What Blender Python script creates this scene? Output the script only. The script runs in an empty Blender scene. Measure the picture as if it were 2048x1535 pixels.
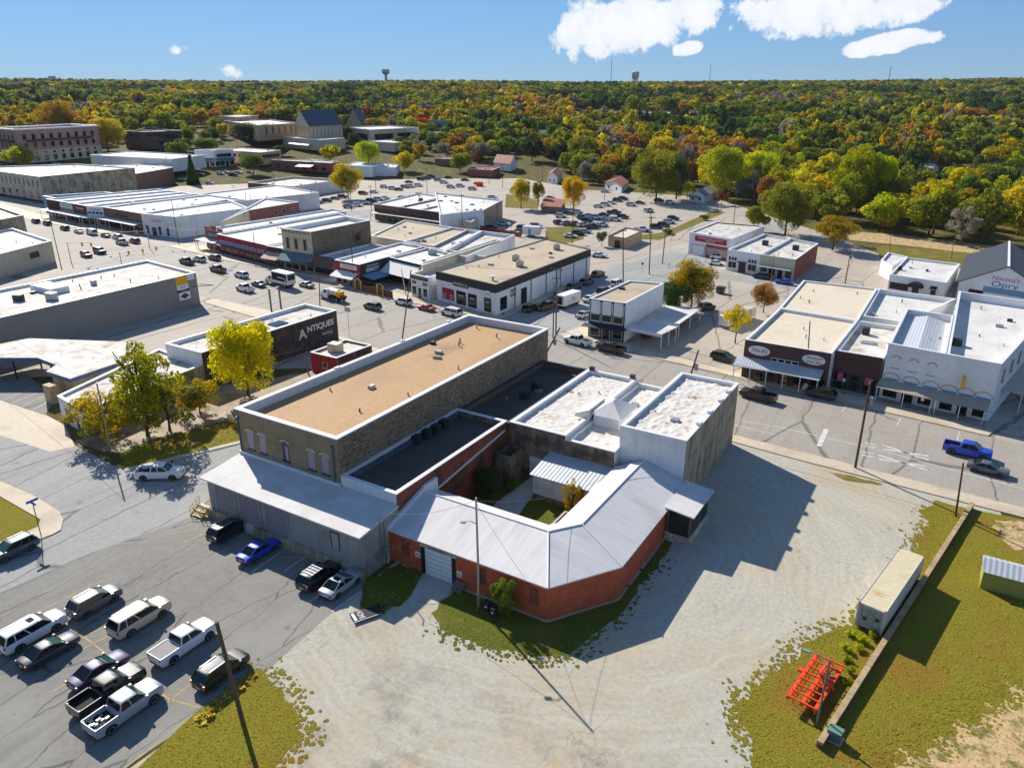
import bpy,math,random
import numpy as np
from mathutils import Vector,Matrix
random.seed(7)
rng = np.random.default_rng(7)
SC = bpy.context.scene
COL = SC.collection

# ---------------- camera,sky,sun,exposure ----------------
cam = bpy.data.cameras.new('camera')
cam.sensor_width = 36.0
cam.sensor_fit = 'HORIZONTAL'
cam.lens = 26.455
cam.clip_end = 20000
cam.clip_start = 0.5
cam_o = bpy.data.objects.new('camera',cam)
COL.objects.link(cam_o)
cam_o.location = (0,0,47)
cam_o.rotation_euler = (math.radians(90 - 21.225),0,math.radians(31.3))
SC.camera = cam_o

SUN_AZ,SUN_EL = math.radians(153.0),math.radians(33.0)      # azimuth from +X,anticlockwise
sdir = Vector((math.cos(SUN_AZ) * math.cos(SUN_EL),math.sin(SUN_AZ) * math.cos(SUN_EL),math.sin(SUN_EL)))
sun = bpy.data.lights.new('sun', 'SUN')
sun.energy = 5.0
sun.angle = math.radians(0.5)
sun.color = (1.0,0.945,0.86)
sun_o = bpy.data.objects.new('sun',sun)
COL.objects.link(sun_o)
sun_o.rotation_euler = (-sdir).to_track_quat('-Z', 'Y').to_euler()

SC.view_settings.view_transform = 'Standard'
SC.view_settings.look = 'None'
SC.view_settings.gamma = 1.0
SC.view_settings.exposure = 0.5
SC.view_settings.use_curve_mapping = False
SC.render.engine = 'CYCLES'
SC.cycles.max_bounces = 6
SC.cycles.diffuse_bounces = 3
SC.cycles.transparent_max_bounces = 6
SC.cycles.use_denoising = True

W = bpy.data.worlds.new('World')
SC.world = W
W.use_nodes = True
nt = W.node_tree
nt.nodes.clear()

def nd(tree,typ,**kw):
	n = tree.nodes.new(typ)
	for k,v in kw.items():
		if k.startswith('i_'):
			n.inputs[k[2:].replace('_', ' ')].default_value = v
		else:
			setattr(n,k,v)
	return n

def math_node(tree,op,a,b=None,clamp=False):
	n = tree.nodes.new('ShaderNodeMath')
	n.operation = op
	n.use_clamp = clamp
	for i,v in enumerate((a,b)):
		if v is None:
			continue
		if isinstance(v,(int,float)):
			n.inputs[i].default_value = v
		else:
			tree.links.new(v,n.inputs[i])
	return n.outputs[0]

def ramp(tree,src,stops):
	r = tree.nodes.new('ShaderNodeValToRGB')
	el = r.color_ramp.elements
	while len(el) < len(stops):
		el.new(0.5)
	for e,(p,c) in zip(el,stops):
		e.position = p
		e.color = c if len(c) == 4 else (*c,1)
	tree.links.new(src,r.inputs[0])
	return r.outputs[0]

def mixc(tree,fac,a,b,blend='MIX'):
	m = tree.nodes.new('ShaderNodeMix')
	m.data_type = 'RGBA'
	m.blend_type = blend
	for sock,v in ((m.inputs[0],fac),(m.inputs[6],a),(m.inputs[7],b)):
		if isinstance(v,(int,float)):
			sock.default_value = v
		elif isinstance(v,tuple):
			sock.default_value = v if len(v) == 4 else (*v,1)
		else:
			tree.links.new(v,sock)
	return m.outputs[2]

sky = nd(nt, 'ShaderNodeTexSky',sky_type='NISHITA',sun_disc=False)
sky.sun_elevation = SUN_EL
sky.sun_rotation = math.atan2(sdir.x,sdir.y)
sky.air_density = 1.0
sky.dust_density = 0.0
sky.ozone_density = 3.0
sky.altitude = 250
# cumulus: a few banks standing low in the sky,made of noise around set directions
tc = nd(nt, 'ShaderNodeTexCoord')

def sky_dir(az,el):
	az,el = math.radians(az),math.radians(el)
	return (math.cos(az) * math.cos(el),math.sin(az) * math.cos(el),math.sin(el))

CLOUDS = []  # filled from direction list: (dir,tangent half-widths deg,weight)
CLOUD_DIRS = [
	((-0.4442,0.8934,0.0676),0,0.0412,0.0412,1),
	((-0.3772,0.9228,0.0788),12,0.0731,0.0332,1),
	((-0.3238,0.9419,0.0894),0,0.0299,0.0213,0.8),
	((-0.1918,0.9777,0.0859),4,0.0930,0.0279,1),
	((-0.1077,0.9902,0.0887),0,0.0498,0.0159,0.8),
	((-0.1161,0.9920,0.0493),8,0.0498,0.0100,1),
	((-0.3311,0.9424,0.0476),10,0.0159,0.0073,0.9),
	((-0.7702,0.6374,0.0227),-18,0.0252,0.0066,0.35),
	((-0.7978,0.6014,0.0432),0,0.0146,0.0053,0.3),
	((-0.7240,0.6895,0.0199),0,0.0093,0.0053,0.35),
	((-0.2211,0.9600,0.1720),5,0.1728,0.0465,1),
	((-0.6478,0.7284,0.2231),0,0.1993,0.0532,0.9),
	((0.1367,0.9868,0.0866),0,0.1063,0.0332,1),
	((0.1924,0.9672,0.1656),0,0.1728,0.0598,1),
	((-0.9118,-0.3319,0.2419),3,0.2,0.06,1.3),
	((-0.3214,-0.8830,0.3420),3,0.25,0.08,1.3),
	((0.4891,-0.8471,0.2079),3,0.18,0.05,1.3),
	((0.8754,-0.2346,0.4226),3,0.22,0.08,1.3),
	((0.8325,0.4806,0.2756),3,0.2,0.06,1.3),
	((-0.7198,0.2620,0.6428),3,0.2,0.1,1.3),
]
n1 = nd(nt, 'ShaderNodeTexNoise',i_Scale=13.0,i_Detail=10.0,i_Roughness=0.62)
nt.links.new(tc.outputs['Generated'],n1.inputs['Vector'])
n2 = nd(nt, 'ShaderNodeTexNoise',i_Scale=46.0,i_Detail=8.0,i_Roughness=0.6)
nt.links.new(tc.outputs['Generated'],n2.inputs['Vector'])
dens = None
for (d,tu,wu,wv,wt) in CLOUD_DIRS:
	d = Vector(d)
	up = Vector((0,0,1))
	right = d.cross(up).normalized()
	upv = right.cross(d).normalized()
	# tilt the bank by tu degrees in the plane of the sky
	c,s = math.cos(math.radians(tu)),math.sin(math.radians(tu))
	ax1 = right * c + upv * s
	ax2 = upv * c - right * s
	d1 = nd(nt, 'ShaderNodeVectorMath',operation='DOT_PRODUCT')
	nt.links.new(tc.outputs['Generated'],d1.inputs[0])
	d1.inputs[1].default_value = ax1 / wu
	d2 = nd(nt, 'ShaderNodeVectorMath',operation='DOT_PRODUCT')
	nt.links.new(tc.outputs['Generated'],d2.inputs[0])
	d2.inputs[1].default_value = ax2 / wv
	d3 = nd(nt, 'ShaderNodeVectorMath',operation='DOT_PRODUCT')
	nt.links.new(tc.outputs['Generated'],d3.inputs[0])
	d3.inputs[1].default_value = d
	q = math_node(nt, 'ADD',math_node(nt, 'POWER',math_node(nt, 'ABSOLUTE',d1.outputs['Value']),2.0),
				math_node(nt, 'POWER',math_node(nt, 'ABSOLUTE',d2.outputs['Value']),2.0))
	g = math_node(nt, 'MULTIPLY',math_node(nt, 'SUBTRACT',1.0,q),wt)
	g = math_node(nt, 'MAXIMUM',g,-2.0)
	g = math_node(nt, 'SUBTRACT',g,math_node(nt, 'MULTIPLY',math_node(nt, 'LESS_THAN',d3.outputs['Value'],0.2),9.0))
	dens = g if dens is None else math_node(nt, 'MAXIMUM',dens,g)
nz = math_node(nt, 'ADD',math_node(nt, 'MULTIPLY',math_node(nt, 'SUBTRACT',n1.outputs[0],0.5),3.6),
			math_node(nt, 'MULTIPLY',math_node(nt, 'SUBTRACT',n2.outputs[0],0.5),2.2))
cd = math_node(nt, 'ADD',math_node(nt, 'MAXIMUM',dens,-3.0),nz)
cm = ramp(nt,cd,[(0.0,(0,0,0)),(0.1,(0.35,) * 3),(0.35,(0.9,) * 3),(0.9,(1,1,1))])
gam = nd(nt, 'ShaderNodeGamma',i_Gamma=0.55)          # soften the glare round the sun side of the sky
nt.links.new(sky.outputs[0],gam.inputs['Color'])
skyb = mixc(nt,1.0,gam.outputs[0],(0.6,1.0,1.6), 'MULTIPLY')
cloudcol = mixc(nt,n2.outputs[0],(5.5,5.8,6.3),(6.9,6.9,6.9))
skyc = mixc(nt,cm,skyb,cloudcol)
bg = nd(nt, 'ShaderNodeBackground')
bg.inputs['Strength'].default_value = 0.11
nt.links.new(skyc,bg.inputs['Color'])
wo = nd(nt, 'ShaderNodeOutputWorld')
nt.links.new(bg.outputs[0],wo.inputs[0])

# ---------------- materials ----------------

def lin(c):
	def f(v):
		v = v / 255.0
		return v / 12.92 if v <= 0.04045 else ((v + 0.055) / 1.055) ** 2.4
	return tuple(f(v) for v in c)

MATS = {}

def new_mat(name):
	m = bpy.data.materials.new(name)
	m.use_nodes = True
	t = m.node_tree
	b = t.nodes['Principled BSDF']
	MATS[name] = m
	return m,t,b

def noise(t,vec,scale,detail=5.0,rough=0.6):
	n = nd(t, 'ShaderNodeTexNoise',i_Scale=scale,i_Detail=detail,i_Roughness=rough)
	t.links.new(vec,n.inputs['Vector'])
	return n.outputs[0]

def MAT(name,col,rough=0.8,var=0.18,scale=3.0,col2=None,s2=0.35,lo=0.5,hi=0.68,bump=0.0,bscale=None,
		metal=0.0,coat=0.0,col3=None,s3=0.12,lo3=0.52,hi3=0.7,streak=None,corr=None,stretch=None,sk=0.45,bd=0.05,seam=None,cs=0.12):
	"""Plain surface: base colour with fine grain, blotches of col2 and stains of col3, optional vertical streaks and ribs."""
	m,t,b = new_mat(name)
	tcn = nd(t, 'ShaderNodeTexCoord')
	vec = tcn.outputs['Object']
	if stretch:
		mp = nd(t, 'ShaderNodeMapping')
		mp.inputs['Scale'].default_value = stretch
		t.links.new(vec,mp.inputs['Vector'])
		vec = mp.outputs[0]
	base = lin(col)
	nf = noise(t,vec,scale)
	lo_c = tuple(max(0,c * (1 - var * 1.6)) for c in base)
	hi_c = tuple(min(1,c * (1 + var)) for c in base)
	c = ramp(t,nf,[(0.25,lo_c),(0.75,hi_c)])
	if col2:
		f = ramp(t,noise(t,vec,s2,7),[(lo,(0,0,0)),(hi,(1,1,1))])
		c = mixc(t,f,c,lin(col2))
	if col3:
		f = ramp(t,noise(t,vec,s3,8,0.65),[(lo3,(0,0,0)),(hi3,(1,1,1))])
		c = mixc(t,f,c,lin(col3))
	if streak:
		mp = nd(t, 'ShaderNodeMapping')
		mp.inputs['Scale'].default_value = (1.3,1.3,0.12)
		t.links.new(tcn.outputs['Object'],mp.inputs['Vector'])
		f = ramp(t,noise(t,mp.outputs[0],1.6,6),[(0.47,(0,0,0)),(0.75,(sk,) * 3)])
		c = mixc(t,f,c,lin(streak))
	if seam:
		ax,per,wid,dk = seam
		sx = nd(t, 'ShaderNodeSeparateXYZ')
		t.links.new(tcn.outputs['Object'],sx.inputs[0])
		w = math_node(t, 'FRACT',math_node(t, 'DIVIDE',sx.outputs['xyz'.index(ax)],per))
		c = mixc(t,math_node(t, 'MULTIPLY',math_node(t, 'LESS_THAN',w,wid / per),dk),c,tuple(x * 0.55 for x in base))
	t.links.new(c,b.inputs['Base Color'])
	b.inputs['Roughness'].default_value = rough
	b.inputs['Metallic'].default_value = metal
	if coat:
		b.inputs['Coat Weight'].default_value = coat
		b.inputs['Coat Roughness'].default_value = 0.05
	h = None
	if bump:
		h = noise(t,vec,bscale or scale * 4,4)
	if corr:
		axis,period = corr
		sx = nd(t, 'ShaderNodeSeparateXYZ')
		t.links.new(tcn.outputs['Object'],sx.inputs[0])
		if axis == 'xy':
			src = math_node(t, 'ADD',sx.outputs[0],sx.outputs[1])
		else:
			src = sx.outputs['XYZ'.index(axis.upper())]
		w = math_node(t, 'SINE',math_node(t, 'MULTIPLY',src,2 * math.pi / period))
		h = w if h is None else math_node(t, 'ADD',w,h)
		bump = bump or 0.25
		c2 = mixc(t,math_node(t, 'MULTIPLY',math_node(t, 'GREATER_THAN',w,0.7),cs),c,tuple(x * 0.6 for x in base))
		t.links.new(c2,b.inputs['Base Color'])
	if h is not None:
		bp = nd(t, 'ShaderNodeBump')
		bp.inputs['Strength'].default_value = bump
		bp.inputs['Distance'].default_value = bd
		t.links.new(h,bp.inputs['Height'])
		t.links.new(bp.outputs[0],b.inputs['Normal'])
	return m

def BRICK(name,cols,mortar,bw=0.3,bh=0.12,ms=0.012,rough=0.9,stain=None,slo=0.5,shi=0.75,swap=False):
	"""Coursed masonry running round the corners: u = x + y, v = z (metres)."""
	m,t,b = new_mat(name)
	tcn = nd(t, 'ShaderNodeTexCoord')
	sx = nd(t, 'ShaderNodeSeparateXYZ')
	t.links.new(tcn.outputs['Object'],sx.inputs[0])
	cx = nd(t, 'ShaderNodeCombineXYZ')
	t.links.new(math_node(t, 'ADD',sx.outputs[0],sx.outputs[1]),cx.inputs[0])
	t.links.new(sx.outputs[2],cx.inputs[1])
	br = nd(t, 'ShaderNodeTexBrick')
	t.links.new(cx.outputs[0],br.inputs['Vector'])
	br.inputs['Scale'].default_value = 1.0
	br.inputs['Brick Width'].default_value = bw
	br.inputs['Row Height'].default_value = bh
	br.inputs['Mortar Size'].default_value = ms
	br.inputs['Color1'].default_value = (*lin(cols[0]),1)
	br.inputs['Color2'].default_value = (*lin(cols[1]),1)
	br.inputs['Mortar'].default_value = (*lin(mortar),1)
	br.inputs['Bias'].default_value = -0.1
	nf = noise(t,tcn.outputs['Object'],0.9,7)
	c = mixc(t,ramp(t,nf,[(0.35,(0,0,0)),(0.72,(1,1,1))]),br.outputs[0],lin(cols[2]))
	c = mixc(t,0.45,br.outputs[0],c)
	if stain:
		f = ramp(t,noise(t,tcn.outputs['Object'],0.3,8,0.65),[(slo,(0,0,0)),(shi,(1,1,1))])
		c = mixc(t,f,c,lin(stain))
	t.links.new(c,b.inputs['Base Color'])
	b.inputs['Roughness'].default_value = rough
	bp = nd(t, 'ShaderNodeBump')
	bp.inputs['Strength'].default_value = 0.6
	bp.inputs['Distance'].default_value = 0.03
	t.links.new(math_node(t, 'SUBTRACT',nf,br.outputs['Fac']),bp.inputs['Height'])
	t.links.new(bp.outputs[0],b.inputs['Normal'])
	return m

def RUBBLE(name,cols,mortar,scale=2.6,zs=1.7):
	"""Rubble stone laid in rough courses."""
	m,t,b = new_mat(name)
	tcn = nd(t, 'ShaderNodeTexCoord')
	mp = nd(t, 'ShaderNodeMapping')
	mp.inputs['Scale'].default_value = (1,1,zs)
	t.links.new(tcn.outputs['Object'],mp.inputs['Vector'])
	v1 = nd(t, 'ShaderNodeTexVoronoi',i_Scale=scale)
	v2 = nd(t, 'ShaderNodeTexVoronoi',i_Scale=scale,feature='DISTANCE_TO_EDGE')
	t.links.new(mp.outputs[0],v1.inputs['Vector'])
	t.links.new(mp.outputs[0],v2.inputs['Vector'])
	sx = nd(t, 'ShaderNodeSeparateColor')
	t.links.new(v1.outputs['Color'],sx.inputs[0])
	n = len(cols)
	c = ramp(t,sx.outputs[0],[(i / (n - 1),lin(cc)) for i,cc in enumerate(cols)])
	f = ramp(t,v2.outputs['Distance'],[(0.02,(1,1,1)),(0.09,(0,0,0))])
	c = mixc(t,f,c,lin(mortar))
	nf = noise(t,tcn.outputs['Object'],0.35,7)
	c = mixc(t,ramp(t,nf,[(0.42,(0,0,0)),(0.75,(0.75,) * 3)]),c,lin((150,135,108)))
	t.links.new(c,b.inputs['Base Color'])
	b.inputs['Roughness'].default_value = 0.95
	bp = nd(t, 'ShaderNodeBump')
	bp.inputs['Strength'].default_value = 0.9
	bp.inputs['Distance'].default_value = 0.08
	t.links.new(ramp(t,v2.outputs['Distance'],[(0.0,(0,0,0)),(0.16,(1,1,1))]),bp.inputs['Height'])
	t.links.new(bp.outputs[0],b.inputs['Normal'])
	return m

def LEAF(name,dark,light,trans=0.35):
	m,t,b = new_mat(name)
	at = nd(t, 'ShaderNodeAttribute',attribute_name='shade')
	oi = nd(t, 'ShaderNodeObjectInfo')
	c = mixc(t,at.outputs['Fac'],lin(dark),lin(light))
	h = nd(t, 'ShaderNodeHueSaturation')
	t.links.new(c,h.inputs['Color'])
	t.links.new(math_node(t, 'ADD',math_node(t, 'MULTIPLY',oi.outputs['Random'],0.03),0.49),h.inputs['Hue'])
	t.links.new(math_node(t, 'ADD',math_node(t, 'MULTIPLY',oi.outputs['Random'],0.5),0.85),h.inputs['Value'])
	h.inputs['Saturation'].default_value = 1.08
	t.links.new(h.outputs[0],b.inputs['Base Color'])
	b.inputs['Roughness'].default_value = 0.75
	b.inputs['Specular IOR Level'].default_value = 0.2
	tr = nd(t, 'ShaderNodeBsdfTranslucent')
	t.links.new(h.outputs[0],tr.inputs['Color'])
	mx = nd(t, 'ShaderNodeMixShader')
	mx.inputs[0].default_value = trans
	t.links.new(b.outputs[0],mx.inputs[1])
	t.links.new(tr.outputs[0],mx.inputs[2])
	t.links.new(mx.outputs[0],t.nodes['Material Output'].inputs[0])
	return m

def PAINT(name,col,metal=0.05,rough=0.5):
	m,t,b = new_mat(name)
	tcn = nd(t, 'ShaderNodeTexCoord')
	base = lin(col)
	c = ramp(t,noise(t,tcn.outputs['Object'],2.5,4),[(0.3,tuple(x * 0.9 for x in base)),(0.7,base)])
	# road dust low on the body
	sx = nd(t, 'ShaderNodeSeparateXYZ')
	t.links.new(tcn.outputs['Object'],sx.inputs[0])
	f = ramp(t,math_node(t, 'ADD',sx.outputs[2],math_node(t, 'MULTIPLY',noise(t,tcn.outputs['Object'],6,4),0.3)),
			[(0.3,(0.35,) * 3),(0.75,(0,0,0))])
	c = mixc(t,f,c,lin((120,112,98)))
	t.links.new(c,b.inputs['Base Color'])
	b.inputs['Metallic'].default_value = metal
	b.inputs['Roughness'].default_value = rough
	b.inputs['Coat Weight'].default_value = 0.7
	b.inputs['Coat Roughness'].default_value = 0.05
	return m

def GLASS(name,col=(18,26,28),rough=0.06):
	m,t,b = new_mat(name)
	tcn = nd(t, 'ShaderNodeTexCoord')
	base = lin(col)
	c = ramp(t,noise(t,tcn.outputs['Object'],0.8,3),[(0.3,tuple(x * 0.6 for x in base)),(0.7,tuple(min(1,x * 1.5) for x in base))])
	t.links.new(c,b.inputs['Base Color'])
	b.inputs['Roughness'].default_value = rough
	b.inputs['Specular IOR Level'].default_value = 0.45
	return m

# ---------------- mesh builder ----------------

class MB:
	def __init__(self):
		self.v,self.f,self.m = [],[],[]
		self.mi = 0

	def mat(self,i):
		self.mi = i
		return self

	def add(self,verts,faces):
		o = len(self.v)
		self.v += [tuple(p) for p in verts]
		for f in faces:
			self.f.append([i + o for i in f])
			self.m.append(self.mi)
		return self

	def hexa(self,p):   # 4 bottom (ccw) + 4 top
		return self.add(p,[(3,2,1,0),(4,5,6,7),(0,1,5,4),(1,2,6,5),(2,3,7,6),(3,0,4,7)])

	def box(self,x0,x1,y0,y1,z0,z1):
		return self.hexa([(x0,y0,z0),(x1,y0,z0),(x1,y1,z0),(x0,y1,z0),(x0,y0,z1),(x1,y0,z1),(x1,y1,z1),(x0,y1,z1)])

	def obox(self,c,size,rz=0.0):
		hx,hy,hz = size[0] / 2,size[1] / 2,size[2] / 2
		cs,sn = math.cos(rz),math.sin(rz)
		pts = []
		for z in (-hz,hz):
			for x,y in ((-hx,-hy),(hx,-hy),(hx,hy),(-hx,hy)):
				pts.append((c[0] + x * cs - y * sn,c[1] + x * sn + y * cs,c[2] + z))
		return self.hexa(pts)

	def prism(self,poly,z0,z1):
		n = len(poly)
		zb = z0 if isinstance(z0,(list,tuple)) else [z0] * n
		zt = z1 if isinstance(z1,(list,tuple)) else [z1] * n
		vs = [(p[0],p[1],zb[i]) for i,p in enumerate(poly)] + [(p[0],p[1],zt[i]) for i,p in enumerate(poly)]
		fs = [tuple(range(n - 1,-1,-1)),tuple(range(n,2 * n))]
		fs += [(i,(i + 1) % n,n + (i + 1) % n,n + i) for i in range(n)]
		return self.add(vs,fs)

	def sheet(self,poly,z):
		return self.add([(p[0],p[1],z) for p in poly],[tuple(range(len(poly)))])

	def quad(self,a,b,c,d):
		return self.add([a,b,c,d],[(0,1,2,3)])

	def bar(self,p0,p1,w,t=None,up=(0,0,1)):
		p0,p1 = Vector(p0),Vector(p1)
		d = (p1 - p0).normalized()
		u = Vector(up)
		s = d.cross(u)
		if s.length < 1e-4:
			s = d.cross(Vector((1,0,0)))
		s.normalize()
		n = s.cross(d).normalized()
		t = w if t is None else t
		a,b = s * w / 2,n * t / 2
		return self.hexa([p0 - a - b,p0 + a - b,p1 + a - b,p1 - a - b,p0 - a + b,p0 + a + b,p1 + a + b,p1 - a + b])

	def tube(self,pts,r,n=8,r1=None,cap=True):
		pts = [Vector(p) for p in pts]
		k = len(pts)
		vs,fs = [],[]
		for i,p in enumerate(pts):
			d = (pts[min(i + 1,k - 1)] - pts[max(i - 1,0)]).normalized()
			s = d.cross(Vector((0,0,1)))
			if s.length < 1e-3:
				s = Vector((1,0,0))
			s.normalize()
			u = s.cross(d)
			rr = r if r1 is None else r + (r1 - r) * i / (k - 1)
			for j in range(n):
				a = 2 * math.pi * j / n
				vs.append(p + s * math.cos(a) * rr + u * math.sin(a) * rr)
		for i in range(k - 1):
			for j in range(n):
				fs.append((i * n + j,i * n + (j + 1) % n,(i + 1) * n + (j + 1) % n,(i + 1) * n + j))
		if cap:
			fs.append(tuple(range(n - 1,-1,-1)))
			fs.append(tuple(range((k - 1) * n,k * n)))
		return self.add(vs,fs)

	def cyl(self,c,r,z0,z1,n=12,r1=None):
		r1 = r if r1 is None else r1
		vs = [(c[0] + r * math.cos(2 * math.pi * j / n),c[1] + r * math.sin(2 * math.pi * j / n),z0) for j in range(n)]
		vs += [(c[0] + r1 * math.cos(2 * math.pi * j / n),c[1] + r1 * math.sin(2 * math.pi * j / n),z1) for j in range(n)]
		fs = [tuple(range(n - 1,-1,-1)),tuple(range(n,2 * n))] + [(j,(j + 1) % n,n + (j + 1) % n,n + j) for j in range(n)]
		return self.add(vs,fs)

	def mesh(self,name,mats,origin=(0,0,0),smooth=None):
		me = bpy.data.meshes.new(name)
		ox,oy,oz = origin
		me.from_pydata([(x - ox,y - oy,z - oz) for x,y,z in self.v],[],self.f)
		if not isinstance(mats,(list,tuple)):
			mats = [mats]
		for m in mats:
			me.materials.append(MATS[m] if isinstance(m,str) else m)
		if len(mats) > 1:
			me.polygons.foreach_set('material_index',self.m)
		if smooth is not None:
			me.shade_smooth()
			me.set_sharp_from_angle(angle=math.radians(smooth))
		me.update()
		return me

	def build(self,name,mats,parent=None,smooth=None,origin=None):
		"""One mesh object; a part's mesh is stored relative to its thing's origin."""
		top = parent
		while top is not None and top.parent is not None:
			top = top.parent
		o0 = origin if origin is not None else (tuple(top.location) if top is not None and top.get('local') is None else (0,0,0))
		o = bpy.data.objects.new(name,self.mesh(name,mats,o0,smooth))
		COL.objects.link(o)
		if parent is not None:
			o.parent = parent
		elif origin is not None:
			o.location = origin
		return o

def tag(o,label,cat,group=None,kind=None):
	if label:
		o['label'] = label
	if cat:
		o['category'] = cat
	if group:
		o['group'] = group
	if kind:
		o['kind'] = kind
	return o

def thing(name,label,cat,loc=(0,0,0),group=None):
	o = bpy.data.objects.new(name,None)
	COL.objects.link(o)
	o.location = (loc[0],loc[1],loc[2] if len(loc) > 2 else 0)
	return tag(o,label,cat,group)

def struct(name,mb,mat,smooth=None):
	o = mb.build(name,mat,None,smooth)
	o['kind'] = 'structure'
	return o

def copy_tree(o,parent=None):
	c = o.copy()
	COL.objects.link(c)
	c.parent = parent
	for ch in list(o.children):
		copy_tree(ch,c)
	return c

def text(body,loc,size,facing,mat,parent,name='lettering',align='CENTER',extrude=0.01,sx=1.0,shear=0.0,offset=0.0,width=None):
	"""Raised lettering on a wall; facing = outward normal (x, y). loc is the centre of the line."""
	cu = bpy.data.curves.new(name, 'FONT')
	cu.body = body
	cu.size = size
	cu.align_x = align
	cu.align_y = 'CENTER'
	cu.extrude = extrude
	cu.shear = shear
	cu.offset = offset
	cu.space_character = sx
	tmp = bpy.data.objects.new(name,cu)
	COL.objects.link(tmp)
	me = bpy.data.meshes.new_from_object(tmp.evaluated_get(bpy.context.evaluated_depsgraph_get()))
	bpy.data.objects.remove(tmp)
	bpy.data.curves.remove(cu)
	me.name = name
	me.materials.clear()
	me.materials.append(MATS[mat])
	if width and len(me.vertices):
		xs = [v.co.x for v in me.vertices]
		k = width / max(0.01,max(xs) - min(xs))
		for v in me.vertices:
			v.co.x *= k
	o = bpy.data.objects.new(name,me)
	COL.objects.link(o)
	n = Vector((facing[0],facing[1],0)).normalized()
	xa = Vector((0,0,1)).cross(n)
	rot = Matrix((xa,Vector((0,0,1)),n)).transposed().to_4x4()
	top = parent
	while top.parent is not None:
		top = top.parent
	o.parent = parent
	o.matrix_local = Matrix.Translation(Vector(loc) - Vector(top.location)) @ rot
	return o

def ccw(poly):
	a = sum(poly[i][0] * poly[(i + 1) % len(poly)][1] - poly[(i + 1) % len(poly)][0] * poly[i][1] for i in range(len(poly)))
	return list(poly) if a > 0 else list(poly)[::-1]

def inset(poly,d):
	"""Offset a ccw polygon inwards by d."""
	n = len(poly)
	out = []
	for i in range(n):
		p,q,r = Vector(poly[i - 1][:2]),Vector(poly[i][:2]),Vector(poly[(i + 1) % n][:2])
		e1,e2 = (q - p).normalized(),(r - q).normalized()
		n1,n2 = Vector((-e1.y,e1.x)),Vector((-e2.y,e2.x))
		b = (n1 + n2)
		k = d / max(0.25,(1 + n1.dot(n2)))
		out.append((q.x + b.x * k,q.y + b.y * k))
	return out

FOOT = []

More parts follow.
